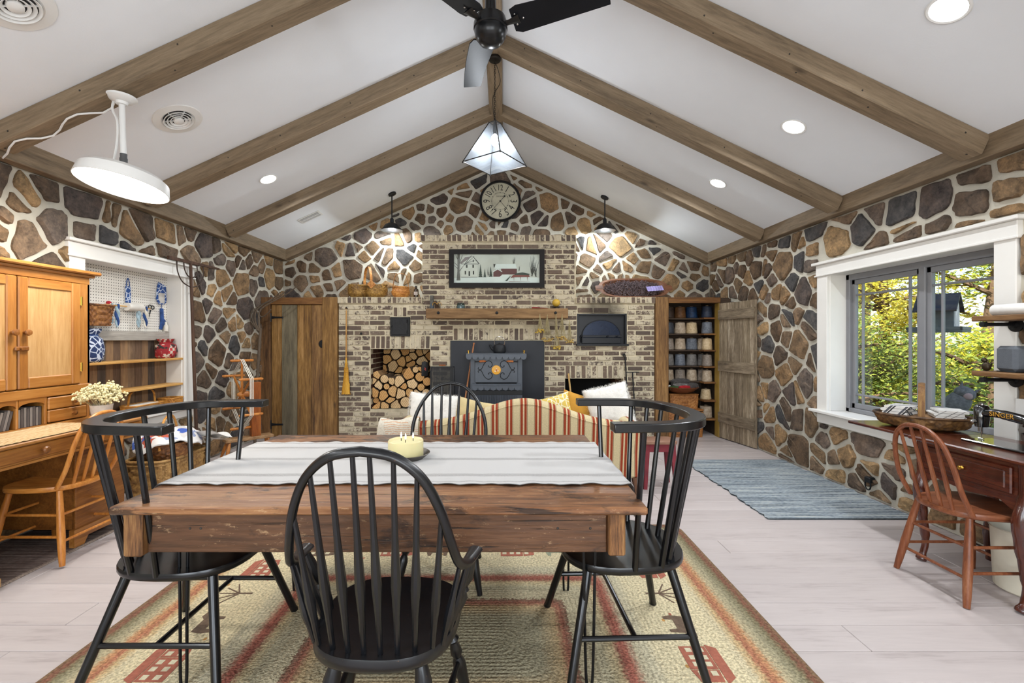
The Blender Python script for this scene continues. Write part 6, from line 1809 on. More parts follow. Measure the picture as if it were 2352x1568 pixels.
# dough bowl of lavender
db_ = thing('dough_bowl', 'long wooden dough bowl on the right brick ledge, tilted toward the room', 'bowl', (1.865, 6.50, LZ))
tilt = T(0, .03, .155) @ RX(52)
DB = wood('dough_bowl_wood', '#3f2415', '#6d432a', '#8a6248', 'x', .6, .8, 10, .3)
def bowl(u, v_, inner):
    a = 2 * pi * u; t = v_
    L, W_ = (.50, .19) if not inner else (.455, .165)
    z = -.10 + .10 * t ** 2 if not inner else -.085 + .085 * t ** 2
    r_ = .55 + .45 * t
    c, s_ = cos(a), sin(a)
    return V((L * r_ * math.copysign(abs(c) ** .7, c), W_ * r_ * math.copysign(abs(s_) ** .7, s_), z))
m = MB(tilt); m.grid(lambda u, v_: bowl(u, v_, False), 48, 6, cu=True); m.grid(lambda u, v_: bowl(u, 1 - v_, True), 48, 6, cu=True)
m.grid(lambda u, v_: bowl(u, 1, False).lerp(bowl(u, 1, True), v_), 48, 1, cu=True)
m.add([bowl(k / 48, 0, False) for k in range(48)], [tuple(range(48))[::-1]]); m.add([bowl(k / 48, 0, True) for k in range(48)], [tuple(range(48))])
m.build('bowl', DB, db_)
for sx in (-1, 1):
    m = MB(tilt); m.tube([(sx * .44, 0, -.008), (sx * .55, 0, -.002)], [(.08, .010), (.045, .008)], 6, up=(0, 0, 1)); m.build('end_grip', DB, db_)
LAV = plain('dried_lavender', '#6b5c5e', .95, var=.35, scale=30)
m = MB(); r8 = random.Random(6)
for k in range(1700):
    a = r8.uniform(0, 2 * pi); q = sqrt(r8.random()); p = V((.43 * q * cos(a), .15 * q * sin(a), -.06 + .05 * (1 - q) + r8.uniform(0, .05)))
    d = V((r8.gauss(0, 1), r8.gauss(0, .8), r8.gauss(.5, .6))).normalized() * r8.uniform(.02, .05)
    p, d = tilt @ p, tilt.to_3x3() @ d
    m.tube([p, p + d], [.0025, .0045], 4)
lv = m.build('lavender', LAV, loc=(1.865, 6.50, LZ)); tag(lv, 'grey brown heap of dried lavender filling the dough bowl', 'dried lavender'); lv['kind'] = 'stuff'
m = MB(T(2.12, 6.42, LZ + .095) @ RX(52) @ RZ(6) @ T(0, 0, .055))
m.grid(lambda u, v_: V((-.115 + .23 * u, -.045 + .09 * v_, .012 * sin(pi * u) * sin(pi * v_) + .003 * sin(u * 40))), 20, 6); m.grid(lambda u, v_: V((.115 - .23 * u, -.045 + .09 * v_, -.008 * sin(pi * u) * sin(pi * v_))), 20, 6)
tag(m.build('lavender_sachet', plain('lilac_plastic', '#9d94c9', .3, var=.15, scale=14)), 'crinkled lilac sachet lying on the lavender', 'sachet')

# wall clock
ck = thing('wall_clock', 'large round black rimmed wall clock with curly numerals on the stone gable', 'clock', (-.053, 6.86, 3.43))
cx90 = RX(90)
m = MB(cx90); m.lathe([(.275, .0), (.305, -.01), (.312, .02), (.305, .045), (.29, .055), (.278, .045), (.275, .02)], 64, caps=False); m.build('rim', plain('clock_rim', '#15171c', .4, .3), ck)
CFACE = plain('aged_dial', '#c3bfa8', .6, var=.14, scale=5)
m = MB(cx90); m.lathe([(.001, .02), (.28, .02), (.28, -.02)], 64); m.build('dial', CFACE, ck, smooth=0)
INK = plain('clock_ink', '#1e1c1a', .6)
for h in range(1, 13):
    a = radians(90 - 30 * h)
    text(str(h), .145 if h < 10 else .125, INK, ck, (.198 * cos(a), -.0215, .198 * sin(a)), (pi / 2, 0, 0), 'numeral', .0006, .72).rotation_euler = (pi / 2, radians(30 * h + (180 if 4 <= h <= 8 else 0)), 0)
for nm, r_ in (('chapter_ring', .135), ('inner_ring', .122)):
    m = MB(cx90); m.lathe([(r_ - .001, .0206), (r_ + .001, .0206), (r_ + .001, .0212), (r_ - .001, .0212), (r_ - .001, .0206)], 64, caps=False); m.build(nm, INK, ck)
m = MB()
for k in range(60):
    a = k * pi / 30; m.ball((.262 * cos(a), -.0205, .262 * sin(a)), (.0028, .001, .0028), 6, 4)
m.build('minute_dots', INK, ck)
m = MB()
for k in range(12):
    a = k * pi / 6; c_, s_ = cos(a), sin(a)
    m.add([V((r_ * c_ - w_ * s_, y_, r_ * s_ + w_ * c_)) for y_ in (-.0214, -.0204) for r_, w_ in ((.122, -.004), (.135, -.004), (.135, .004), (.122, .004))], [(0, 1, 2, 3), (7, 6, 5, 4), (0, 4, 5, 1), (1, 5, 6, 2), (2, 6, 7, 3), (3, 7, 4, 0)])
m.build('hour_marks', INK, ck, smooth=0)
text('RAILWAY', .026, INK, ck, (0, -.0214, .072), (pi / 2, 0, 0), 'dial_lettering')
def hand(nm, ang, L, w_, y_):
    a = radians(90 - ang); d = V((cos(a), 0, sin(a))); s_ = V((-sin(a), 0, cos(a)))
    m = MB(); prof = [(-.095 if nm == 'minute_hand' else -.0, .004), (0, .003), (L * .68, .0025), (L * .72, .011), (L * .8, .004), (L, .0006)]
    if nm == 'minute_hand': m.ball(d * -.098 + V((0, y_, 0)), (.014, .003, .014), 10, 6)
    vs = []
    for t_, w2 in prof: vs += [d * t_ + s_ * w2 + V((0, y_, 0)), d * t_ - s_ * w2 + V((0, y_, 0)), d * t_ - s_ * w2 + V((0, y_ + .001, 0)), d * t_ + s_ * w2 + V((0, y_ + .001, 0))]
    fs = []
    for i in range(len(prof) - 1):
        for q in range(4): fs.append((i * 4 + q, i * 4 + (q + 1) % 4, i * 4 + 4 + (q + 1) % 4, i * 4 + 4 + q))
    m.add(vs, fs); m.build(nm, INK, ck, smooth=0)
hand('minute_hand', 222, .235, .004, -.027); hand('hour_hand', 140, .185, .005, -.0245)
m = MB(cx90); m.lathe([(.012, .02), (.012, .03), (.001, .032)], 14); m.build('hub', INK, ck)

# yarn cupboard contents
YC = {n: wicker('yarn_' + n, *c) for n, c in {'rose': ('#5a3a3a', '#744e4c', '#85605c'), 'umber': ('#2f241c', '#40322a', '#4d3d33'), 'brown': ('#4a2e14', '#633f1d', '#75502a'), 'blue': ('#0e2340', '#17345a', '#22446e'), 'navy': ('#10182a', '#1a2438', '#243046'), 'gold': ('#6b4a20', '#85602c', '#9a743a'),
     'charcoal': ('#22242a', '#30333a', '#3c4048'), 'oat': ('#8c7a64', '#a89680', '#bbab96'), 'cream': ('#a38a66', '#bfa883', '#d2bd9b'), 'grey': ('#55524f', '#6c6966', '#7e7b78'), 'blue grey': ('#4d525a', '#626872', '#747a84'), 'taupe': ('#6a5f55', '#82776c', '#968b80')}.items()}
def cone(color, label, x, y, z, r_, h, taper=.82):
    t = thing('yarn_cone', label, 'yarn cone', (x, y, z), group='yarn cones in the cupboard')
    m = MB(); n = 16
    m.lathe([(.001, .0)] + [(r_ * .93, .001), (r_ * 1.0, h * .06)] + [(r_ * (1 - (1 - taper) * k / n) * (1 + .006 * (-1) ** k), h * (.08 + .84 * k / n)) for k in range(n + 1)] + [(r_ * taper * .92, h * .97), (r_ * .3, h)], 24); m.build('wound_yarn', YC[color], t)
    MB().lathe([(r_ * .28, h * .98), (r_ * .24, h * 1.06), (.001, h * 1.06)], 12).build('core', plain('cone_core', '#7a6a55', .8), t)
rowsY = [(SHZ[0], 'top', ['rose', 'umber', 'brown', 'blue', 'navy'], .083), (SHZ[1], 'second', ['gold', 'charcoal', 'oat', 'cream', 'blue grey'], .083), (SHZ[2], 'third', ['grey', 'taupe', 'oat', 'blue grey', 'cream', 'oat'], .080),
         (SHZ[3], 'fourth', ['blue grey', 'grey', 'blue grey', 'grey', 'taupe', 'grey'], .078), (SHZ[4], 'fifth', ['taupe', 'oat', 'taupe', 'oat', 'oat', 'taupe'], .078)]
for z, nm, cols_, r_ in rowsY:
    n = len(cols_)
    for i, c in enumerate(cols_):
        if i < 4: x, y = 2.225 + i * .168, 6.615
        else: x, y = 2.885, 6.46 - (i - 4) * .0 + (.0 if i == 4 else .155)
        rr_ = r_ * (1 if i < 4 else .9)
        cone(c, '%s yarn cone, %s from the left on the %s cupboard shelf' % (c, ORD[i], nm), x, y, z, rr_, .165, .86 if c != 'rose' else .7)
cone('cream', 'cream yarn cone on the low side shelf of the cupboard', 2.885, 6.50, .50, .075, .15); cone('oat', 'large pale yarn cone on the lowest side shelf of the cupboard', 2.885, 6.50, .24, .085, .17, .95)
bw = thing('wooden_bowl', 'shallow brown wooden bowl of yarn standing on the cupboard hampers', 'bowl', (2.50, 6.42, .60))
MB().lathe([(.001, .0), (.09, .0), (.17, .03), (.235, .085), (.228, .09), (.165, .042), (.08, .014), (.001, .012)], 36).build('bowl', wood('bowl_wood', '#4a2212', '#6d3a20', '#84502f', 'x', .45), bw)
SKN = {'grey': YC['grey'], 'charcoal': plain('skein_charcoal', '#4a4644', .95, var=.2, scale=40, bmp=.5, bscale=90), 'red': plain('skein_red', '#a31520', .9, var=.2, scale=40, bmp=.5, bscale=90), 'green': plain('skein_green', '#2f4a22', .9, var=.2, scale=40, bmp=.5, bscale=90), 'white': plain('skein_white', '#c9c6c0', .9, bmp=.5, bscale=90)}
def skein(label, x, y, z, L, r_, col, rz, nm='yarn_skein'):
    m = MB(T(x, y, z) @ RZ(rz))
    for st_ in range(4):
        m.tube([(-L / 2 + L * i / 18, r_ * .55 * cos(i / 18 * 7 + st_ * pi / 2), r_ * .55 * sin(i / 18 * 7 + st_ * pi / 2)) for i in range(19)], [r_ * (.35 + .4 * sin(pi * (i + .8) / 19.6)) for i in range(19)], 8)
    tag(m.build(nm, SKN[col]), label, 'yarn', 'skeins in the wooden bowl')
skein('dark grey skein heaped at the top of the cupboard bowl', 2.50, 6.44, .745, .26, .045, 'charcoal', 10)
skein('light grey skein in the middle of the cupboard bowl', 2.48, 6.36, .70, .22, .035, 'grey', -5)
skein('dark grey skein at the right of the cupboard bowl', 2.64, 6.38, .69, .20, .045, 'charcoal', 30)
skein('bright red skein at the front of the cupboard bowl', 2.50, 6.29, .685, .16, .026, 'red', 15)
skein('dark green skein at the left of the cupboard bowl', 2.37, 6.33, .675, .12, .026, 'green', -10)
skein('small white skein at the far left of the cupboard bowl', 2.31, 6.38, .69, .07, .02, 'white', 20)
HAMP = wicker('hamper_wicker', '#6b3f1b', '#96602d', '#b27c42')
def hamper(label, x, y, z, w_, d, h):
    t = thing('wicker_hamper', label, 'basket', (x, y, z), group='wicker hampers in the cupboard')
    m = MB(); basket(m, [(.48, 0), (.5, h * .5), (.5, h * .95)], 40, max(6, int(h / .022)), .004, w_, d, None, .28); m.build('woven_body', HAMP, t)
    m = MB(); rimring(m, .5, h, w_, d, .010, .28, 48); m.build('rim', HAMP, t)
    MB().rprism(rr(w_ / 2 * .97, d / 2 * .97, .04), h - .006, h + .012, .006).build('lid', HAMP, t)
hamper('big lidded wicker hamper at the bottom of the yarn cupboard', 2.50, 6.42, .001, .54, .30, .37)
hamper('small wicker box between the hamper and the wooden bowl', 2.52, 6.45, .386, .40, .24, .195)
m = MB(); m.ball((0, 0, .035), (.045, .04, .035), 14, 10)
tag(m.build('wool_ball', SKN['white'], loc=(2.285, 6.36, .386)), 'white ball of wool on the left of the hamper lid', 'yarn ball')
m = MB(); m.ball((0, 0, .042), (.042, .04, .042), 12, 9)
tag(m.build('wool_ball', SKN['charcoal'], loc=(2.30, 6.46, .386)), 'dark grey ball of wool behind the white one on the hamper', 'yarn ball')
# ------------------------------------------------------------------ left side: pine hutch desk
PINEH = {a: wood('honey_pine_' + a, '#7a491c', '#9b652b', '#b07c40', a, .36, .8, 7, .12, True, blot=.35, spec=.5) for a in 'xyz'}
hu = thing('pine_hutch', 'honey pine hutch desk with panelled doors against the left stone wall', 'cabinet', (-3.0, 2.82, 0))
def hbx(name, x0, x1, y0, y1, z0, z1, ax='z', b=.003, parent=None, mat=None):
    cy = (y0 + y1) / 2
    return MB(T(3.0, -cy, 0)).box(x0, x1, y0, y1, z0, z1, b).build(name, mat or PINEH[ax], parent or hu, smooth=0, loc=(0, cy - 2.82, 0) if parent is None else (0, cy - 2.82, 0))
XF = -3.03
HB = -3.325
hbx('side_panel', HB, XF, 3.31, 3.33, .795, 1.80)
hbx('side_panel', HB, XF, 2.31, 2.33, .795, 1.80)
hbx('back_panel', HB, HB + .012, 2.33, 3.31, .795, 1.80, 'y')
hbx('top_rail', XF - .02, XF + .001, 2.31, 3.33, 1.755, 1.81, 'y')
hbx('end_stile', XF - .02, XF, 3.252, 3.33, 1.035, 1.757)
hbx('end_stile', XF - .02, XF, 2.31, 2.388, 1.035, 1.757)
hbx('waist_rail', XF - .02, XF + .006, 2.31, 3.33, .975, 1.038, 'y', .005)
hbx('cornice', HB, XF + .05, 2.26, 3.38, 1.822, 1.848, 'y', .008)
hbx('cornice_bead', HB, XF + .022, 2.285, 3.355, 1.803, 1.824, 'y', .006)
hbx('shelf', HB + .01, XF - .02, 2.33, 3.31, 1.02, 1.038, 'y')
def panel_door(y0, y1, knob_y):
    d = bpy.data.objects.new('door', None); COL.objects.link(d); d.parent = hu
    z0, z1, s_ = 1.043, 1.752, .062
    x0, x1 = XF - .012, XF + .010
    for nm, a, b_, c, e, ax in (('stile', y0, y0 + s_, z0, z1, 'z'), ('stile', y1 - s_, y1, z0, z1, 'z'), ('rail', y0 + s_, y1 - s_, z0, z0 + s_ + .01, 'y'), ('rail', y0 + s_, y1 - s_, z1 - s_, z1, 'y')):
        hbx(nm, x0, x1, a, b_, c, e, ax, .006, d)
    hbx('screen_panel', x0 + .004, x0 + .012, y0 + s_ - .01, y1 - s_ + .01, z0 + s_, z1 - s_ + .01, 'z', 0, d, PUNCH)
    m = MB(T(3.0, -2.82, 0) @ T(x1, knob_y, 1.40) @ RY(90)); m.lathe([(.010, 0), (.009, .012), (.018, .02), (.021, .028), (.017, .036), (.001, .039)], 18); m.build('knob', KNOBP, d)
    return d
KNOBP = wood('walnut_knob', '#5a3312', '#7d4d22', '#966535', 'z', .35)
PUNCH = wood('pale_panel', '#97703f', '#ab8454', '#b89465', 'z', .5, 1, 8, .1, blot=.1)
panel_door(2.832, 3.248, 2.866); panel_door(2.392, 2.826, 2.79)
m = MB(T(3.0, -2.82, 0)); m.box(XF + .012, XF + .026, 2.80, 2.885, 1.285, 1.312, .005); m.tube([(XF + .02, 2.83, 1.30), (XF + .036, 2.83, 1.30)], .006, 8); m.build('turn_latch', KNOBP, hu)
for z in (1.63, 1.16):
    m = MB(T(3.0, -2.82, 0)); m.box(XF + .001, XF + .012, 3.243, 3.262, z - .03, z + .03, .001); m.tube([(XF + .013, 3.25, z - .032), (XF + .013, 3.25, z + .032)], .005, 8); m.build('brass_hinge', BRASS, hu)
# pigeonholes and small drawers between waist and desk
for y in (2.33, 2.60, 2.715, 2.835, 3.012): hbx('divider', HB + .01, XF, y - .008, y + .008, .795, .975)
for y0, y1 in ((2.723, 2.827), (2.843, 3.004)):
    m = MB(T(3.0, -2.82, 0)); cyy = (y0 + y1) / 2; hw = (y1 - y0) / 2
    pts = [(y0, .975), (y0, .925)] + [(cyy - hw * cos(a), .925 + .026 * sin(a)) for a in [k * pi / 10 for k in range(1, 10)]] + [(y1, .925), (y1, .975)]
    m.xf = T(3.0, -2.82, 0) @ Matrix(((0, 0, 1, 0), (1, 0, 0, 0), (0, 1, 0, 0), (0, 0, 0, 1)))
    m.prism(pts, XF - .014, XF); m.build('arched_valance', PINEH['y'], hu, smooth=0)
for z0, z1 in ((.888, .968), (.802, .884)):
    dr = hbx('drawer', XF - .02, XF + .008, 3.022, 3.30, z0, z1, 'y', .006)
    m = MB(T(3.0 , -3.161, 0) @ T(XF + .008, 3.19, (z0 + z1) / 2) @ RY(90)); m.lathe([(.008, 0), (.007, .01), (.014, .016), (.016, .024), (.001, .031)], 16); m.build('knob', KNOBP, dr)
BOOKD = plain('dark_folder', '#4a4442', .7, var=.15); BOOKE = plain('folder_edge', '#77706b', .7)
k = 0
for y0, y1, n, lean, where in ((2.85, 2.998, 8, 0, 'right'), (2.726, 2.80, 4, 14, 'left')):
    for i in range(n):
        y = y0 + (y1 - y0) * (i + .5) / n
        m = MB(RX(-lean)); m.box(-.07, .07, -.0075, .0075, 0, .118 + .004 * (i % 3), .001)
        o = m.build('ledger_book', BOOKD if i % 2 else BOOKE, loc=(-3.115, y, .7965), smooth=0)
        tag(o, '%s slim dark ledger book in the %s arched pigeonhole of the hutch' % (ORD[i], where), 'book', 'ledger books in the hutch pigeonholes')
# desk
DX = -2.625
hbx('desk_top', HB, DX, 2.22, 3.36, .772, .795, 'y', .007)
hbx('desk_apron', DX - .045, DX - .025, 2.24, 3.34, .675, .772, 'y')
hbx('desk_side', HB, DX - .03, 3.32, 3.34, .675, .772, 'x')
for y0, y1 in ((2.35, 2.86), (2.92, 3.30)):
    dr = hbx('desk_drawer', DX - .03, DX - .012, y0, y1, .688, .766, 'y', .005)
    m = MB(T(3.0, -(y0 + y1) / 2, 0) @ T(DX - .012, 2.60 if y0 < 2.5 else 3.11, .727) @ RY(90)); m.lathe([(.009, 0), (.008, .012), (.018, .019), (.021, .028), (.015, .036), (.001, .038)], 18); m.build('knob', KNOBP, dr)
hbx('desk_rail', DX - .05, DX - .015, 2.24, 3.34, .662, .676, 'y')
HUTD = wood('hutch_dark_pine', '#5f3610', '#7e4c1a', '#935f28', 'y', .5)  # darker brown pine for the pedestal and leg panel
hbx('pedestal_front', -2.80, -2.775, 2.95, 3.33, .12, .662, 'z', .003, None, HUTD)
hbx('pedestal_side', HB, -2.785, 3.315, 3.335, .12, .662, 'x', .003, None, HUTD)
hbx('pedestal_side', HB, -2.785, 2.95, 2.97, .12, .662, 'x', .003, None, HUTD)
m = MB(T(3.0, -2.82, 0) @ Matrix(((0, 0, 1, 0), (1, 0, 0, 0), (0, 1, 0, 0), (0, 0, 0, 1))))
m.prism([(2.93, .125), (2.93, .012), (3.0, .012), (3.03, .06), (3.26, .06), (3.29, .012), (3.35, .012), (3.35, .125)], -2.80, -2.765); m.build('bracket_base', PINEH['y'], hu, smooth=0)
hbx('base_side', HB, -2.79, 3.325, 3.345, .012, .125, 'x')
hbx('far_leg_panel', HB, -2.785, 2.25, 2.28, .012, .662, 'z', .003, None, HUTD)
# woven runner on the desk
RUNM = rag_mat('desk_runner_weave', [(.35, '#8f6d48'), (.47, '#b3946b'), (.55, '#c4ad88'), (.68, '#9a7850')], ax=0)
t = thing('desk_runner', 'nubby beige woven runner lying on the pine desk top', 'table runner', (-2.80, 2.66, .795))
m = MB(); m.grid(lambda u, v_: V((-.17 + .34 * u, -.38 + .76 * v_, .005 + .0015 * sin(v_ * 120))), 8, 40); m.grid(lambda u, v_: V((.17 - .34 * u, -.38 + .76 * v_, .001)), 8, 40); m.build('cloth', RUNM, t)
m = MB(); r9 = random.Random(1)
for k in range(24):
    x = -.165 + k * .0144; m.tube([(x, -.38, .004), (x + r9.uniform(-.006, .006), -.40, .003), (x + r9.uniform(-.01, .01), -.415, .002)], .0022, 4)
m.build('fringe', plain('cream_fringe', '#e2d6bd', .9), t)
# flower pot
fp = thing('flower_pot', 'white ceramic pot of dried cream flowers on the end of the pine desk', 'flower pot', (-2.82, 3.19, .795))
POTM = plain('crackled_white_glaze', '#d9d4cc', .5, var=.12, scale=20)
MB().lathe([(.001, 0), (.048, 0), (.052, .006), (.064, .10), (.067, .105), (.06, .107), (.056, .09), (.001, .085)], 24).build('pot', POTM, fp)
FLC = plain('cream_hydrangea', '#d8cda0', .9, var=.25, scale=30, bmp=.4)
fst = MB(); ff = MB(); rf = random.Random(17)
for k in range(46):
    a = rf.uniform(0, 2 * pi); q = sqrt(rf.random()); c = V((.12 * q * cos(a), .12 * q * sin(a), .155 + .075 * (1 - q * q) + rf.uniform(-.03, .03)))
    fst.tube([(.03 * cos(a) * q, .03 * sin(a) * q, .08), c], .002, 4)
    for j in range(20): ff.ball(c + V((rf.gauss(0, .018), rf.gauss(0, .018), rf.gauss(0, .012))), rf.uniform(.005, .010), 6, 4)
fst.build('stems', DRY, fp); q = ff.build('flower_heads', FLC, fp); q['kind'] = 'stuff'
# wooden trestle foot at the frame's lower left corner
tf = thing('trestle_stand', 'pale wooden trestle foot standing on the mat at the lower left corner', 'wooden stand', (-2.86, 2.42, .009))
TRW = wood('trestle_wood', '#7a5a38', '#a07c55', '#b8966d', 'x', .6)
MB().box(-.26, .155, -.045, .045, 0, .07, .018).build('foot', TRW, tf, smooth=30)
MB().box(-.20, -.13, -.03, .03, .07, .62, .006).build('upright', TRW, tf, smooth=0)
MB().box(-.24, -.09, -.10, .05, .62, .65, .006).build('crossbar', TRW, tf, smooth=0)

# ------------------------------------------------------------------ things in the niche
def npt(px, py, X=-3.50):
    d = -X * F / (CX - px); return V((X, d, H + (CY - py) / F * d))
FX = XL - .155       # face of the pegboard
pbk = thing('hanging_basket', 'tapered brown splint basket hanging on the pegboard', 'basket', (FX + .075, 3.83, 1.47))
m = MB(); basket(m, [(.40, 0), (.44, .09), (.5, .17)], 24, 7, .006, .14, .26, None, .35); m.build('woven_body', WK3, pbk)
m = MB(); rimring(m, .5, .175, .14, .26, .009, .35); m.build('rim', WK3, pbk)
BLUEP = print_mat('blue_white_print', '#2c4f8f', '#c9d3e3'); INDIG = plain('indigo_cloth', '#2d4f8c', .9, var=.25, scale=30, bmp=.3, bscale=120); PALEB = plain('pale_blue_yarn', '#9fb6c2', .95, var=.15, scale=30); IVORY = plain('ivory_yarn', '#dcd6c8', .95, var=.06, scale=30)
REDY = plain('red_yarn', '#b3202c', .9, var=.2, scale=30, bmp=.4, bscale=90)
# needle case and oven-mitt shaped pouch
p = npt(291, 672, FX); nc = thing('needle_case', 'narrow blue and white fabric case hanging by a loop on the pegboard', 'fabric case', tuple(p))
m = MB(); m.box(.004, .022, -.026, .026, -.095, .06, .005); m.build('case', BLUEP, nc)
m = MB(); m.tube(bez([(.012, -.018, .06), (.012, -.012, .11), (.012, 0, .135), (.012, .012, .11), (.012, .018, .06)], 5), .004, 6); m.build('loop', INDIG, nc)
p = npt(367, 674, FX); pc = thing('fabric_pouch', 'blue print pouch with a pale pocket hanging on the right of the pegboard', 'fabric case', tuple(p))
m = MB(Matrix(((0, 0, 1, 0), (1, 0, 0, 0), (0, 1, 0, 0), (0, 0, 0, 1)))); m.rprism([(-.035, .11), (.055, .085), (.068, 0), (.062, -.09), (.03, -.11), (-.03, -.11), (-.065, -.06), (-.06, .0)], .004, .024, .006); m.build('pouch', BLUEP, pc)
m = MB(Matrix(((0, 0, 1, 0), (1, 0, 0, 0), (0, 1, 0, 0), (0, 0, 0, 1)))); m.rprism([(-.05, .005), (.03, .005), (.03, -.10), (-.02, -.10), (-.05, -.06)], .022, .028, .002); m.build('pocket', plain('pale_pocket', '#c5c2bd', .8), pc)
# dowel with hanks and paper roll
dA, dB = npt(268, 701, FX + .05), npt(345, 709, FX + .05)
dw = thing('peg_dowel', 'wooden dowel rack across the pegboard', 'dowel', tuple(dA))
m = MB(T(*(-dA))); m.tube([dA - V((0, .12, 0)), dB], .006, 8); m.build('rod', PINE, dw)
for q in (dA, dB):
    m = MB(T(*(-dA))); m.tube([q, q - V((.05, 0, 0))], .004, 6); m.build('peg', PINE, dw)
c_ = npt(308, 709, FX + .05)
m = MB(); m.tube([(0, -.085, 0), (0, .085, 0)], .036, 20); o = m.build('paper_roll', plain('white_roll', '#dedad2', .85), loc=(FX + .05, c_.y, dA.z - .004)); tag(o, 'white roll threaded on the pegboard dowel', 'roll')
def hank(px, y1, y0, cols_, label):
    p = npt(px, y1, FX + .045); L = (y0 - y1) / F * p.y
    t = thing('yarn_hank', label, 'yarn', (FX + .05, p.y, dA.z), group='hanks of yarn on the pegboard dowel')
    for st_ in range(2):
        m = MB(); n = 26
        m.tube([(.008 * cos(i / n * 9 + st_ * pi), .009 * sin(i / n * 9 + st_ * pi), .012 - L * i / n) for i in range(n + 1)], [.007 + .006 * sin(pi * min(1, (i + 2) / n)) for i in range(n + 1)], 8); m.build('twisted_strand', cols_[st_], t)
hank(254, 705, 755, (PALEB, IVORY), 'white and pale blue twisted yarn hank next to the hanging basket')
hank(268, 702, 755, (INDIG, PALEB), 'indigo and light blue yarn hank left of the white roll')
hank(317, 708, 757, (PALEB, PALEB), 'plain pale blue yarn hank right of the white roll')
hank(333, 709, 757, (INDIG, IVORY), 'indigo and ivory barber striped yarn hank beside the scissors')
p = npt(252, 722, FX + .03); m = MB(); m.tube(bez([(0, -.01, .10), (.01, -.02, .05), (.006, -.015, -.03), (0, -.005, -.085)], 5), .016, 8); m.ball((0, -.01, .10), .02, 8, 6)
tag(m.build('red_yarn_tail', REDY, loc=tuple(p)), 'red tasselled yarn showing behind the hanging basket', 'yarn')
sc_ = thing('scissors', 'small black scissors hanging on the pegboard', 'scissors', tuple(npt(343, 716, FX)))
m = MB(); m.tube([(.012, .0, .02), (.012, -.018, -.055)], [(.008, .003), (.002, .002)], 6)
m.build('blades', IRON, sc_)
for yy, zz in ((.028, .045), (-.008, .05)):
    m = MB(); m.tube([(.012, yy + .018 * cos(a), zz + .018 * sin(a)) for a in [k * pi / 7 for k in range(14)]], .004, 5, closed=True); m.build('finger_ring', IRON, sc_)
p = npt(370, 735, FX); so = thing('sock_ornament', 'small blue knitted stocking hanging by a cord on the pegboard', 'ornament', tuple(p))
m = MB(Matrix(((0, 0, 1, 0), (1, 0, 0, 0), (0, 1, 0, 0), (0, 0, 0, 1)))); m.rprism([(-.025, .12), (.005, .12), (.012, .02), (.055, -.02), (.052, -.045), (.015, -.05), (-.015, -.10), (-.035, -.09), (-.025, -.04)], .004, .022, .006); m.build('stocking', INDIG, so)
m = MB(); m.tube([(.012, -.01, .12), (.012, -.008, .21)], .003, 5); m.build('cord', INDIG, so)
m = MB(); m.lathe([(.001, 0), (.022, 0), (.022, .06), (.012, .075), (.012, .10)], 14); tag(m.build('spool_bottle', plain('white_plastic', '#dbd6ca', .5), loc=(XL - .13, 4.70, 1.436)), 'small white bottle on the grey ledger under the pegboard', 'bottle')
# shelf 1
def sack(name, label, loc, w_, d, h, mat, tie):
    t = thing(name, label, 'bag', loc)
    m = MB(); prof = [(.40, 0), (.5, .02), (.52, h * .35), (.48, h * .68), (.28, h * .80), (.40, h * .93), (.43, h)]
    m.lathe(prof, 28, fn=lambda a, z: 1 + .05 * sin(a * 5 + z * 40) + .03 * sin(a * 9)); m.v = [(x * d, y * w_, z) for x, y, z in m.v]; m.build('cloth', mat, t, smooth=60)
    m = MB(); m.tube([(.29 * d * cos(a), .29 * w_ * sin(a), h * .80) for a in [k * pi / 9 for k in range(18)]], .005, 5, closed=True); m.build('tie', tie, t)
def plaid():
    m, nt, b = mk('red_plaid'); vec = coords(nt)
    ch = noise(nt, vec, 16, 2); n2 = nd(nt, 'TexChecker', {'Vector': vec, 'Scale': 34.0, 'Color1': hx('#b52b30'), 'Color2': hx('#c9bfae')})
    col = mix(nt, ramp(nt, ch, [(.47, (0, 0, 0, 1)), (.53, (1, 1, 1, 1))]), n2.outputs[0], '#8f2227'); col = mix(nt, ramp(nt, noise(nt, vec, 11, 2), [(.56, (0, 0, 0, 1)), (.6, (1, 1, 1, 1))]), col, '#2d2726')
    nt.links.new(col, b.inputs['Base Color']); b.inputs['Roughness'].default_value = .9
    return m
sack('patchwork_sack', 'red and black patchwork drawstring bag at the right end of the upper niche shelf', (XL - .07, 4.62, 1.1655), .22, .15, .195, plaid(), REDY)
sack('print_sack', 'navy bag with white interlocking rings print at the left end of the upper niche shelf', (XL - .07, 3.77, 1.1655), .20, .15, .28, print_mat('navy_ring_print', '#22345f', '#c7d0e0'), INDIG)
# sill baskets
WK4 = wicker('golden_wicker', '#8f5a1c', '#bb7f33', '#d19c4f')
sb = thing('sill_basket', 'shallow golden wicker tray with a handle on the white niche sill', 'basket', (XL - .035, 4.27, .6605))
m = MB(); basket(m, [(.46, 0), (.49, .04), (.5, .085)], 26, 5, .004, .17, .36, None, .4); m.build('woven_body', WK4, sb)
m = MB(); rimring(m, .5, .088, .17, .36, .007, .4); m.build('rim', WK4, sb)
m = MB(); m.tube(bez([(0, -.16, .08), (0, -.13, .20), (0, 0, .225), (0, .13, .20), (0, .16, .08)], 6), (.003, .011), 6, up=(1, 0, 0)); m.build('handle', WK4, sb)
m = MB(); m.box(-.06, .06, -.15, .15, .05, .092, .012); tag(m.build('folded_cloth', plain('white_cotton', '#d9d4ca', .9, bmp=.3), loc=(XL - .035, 4.27, .6605)), 'white cloth folded in the golden tray basket on the sill', 'cloth')
sb2 = thing('sill_basket', 'small square golden wicker box at the far end of the niche sill', 'basket', (XL - .04, 4.64, .6605))
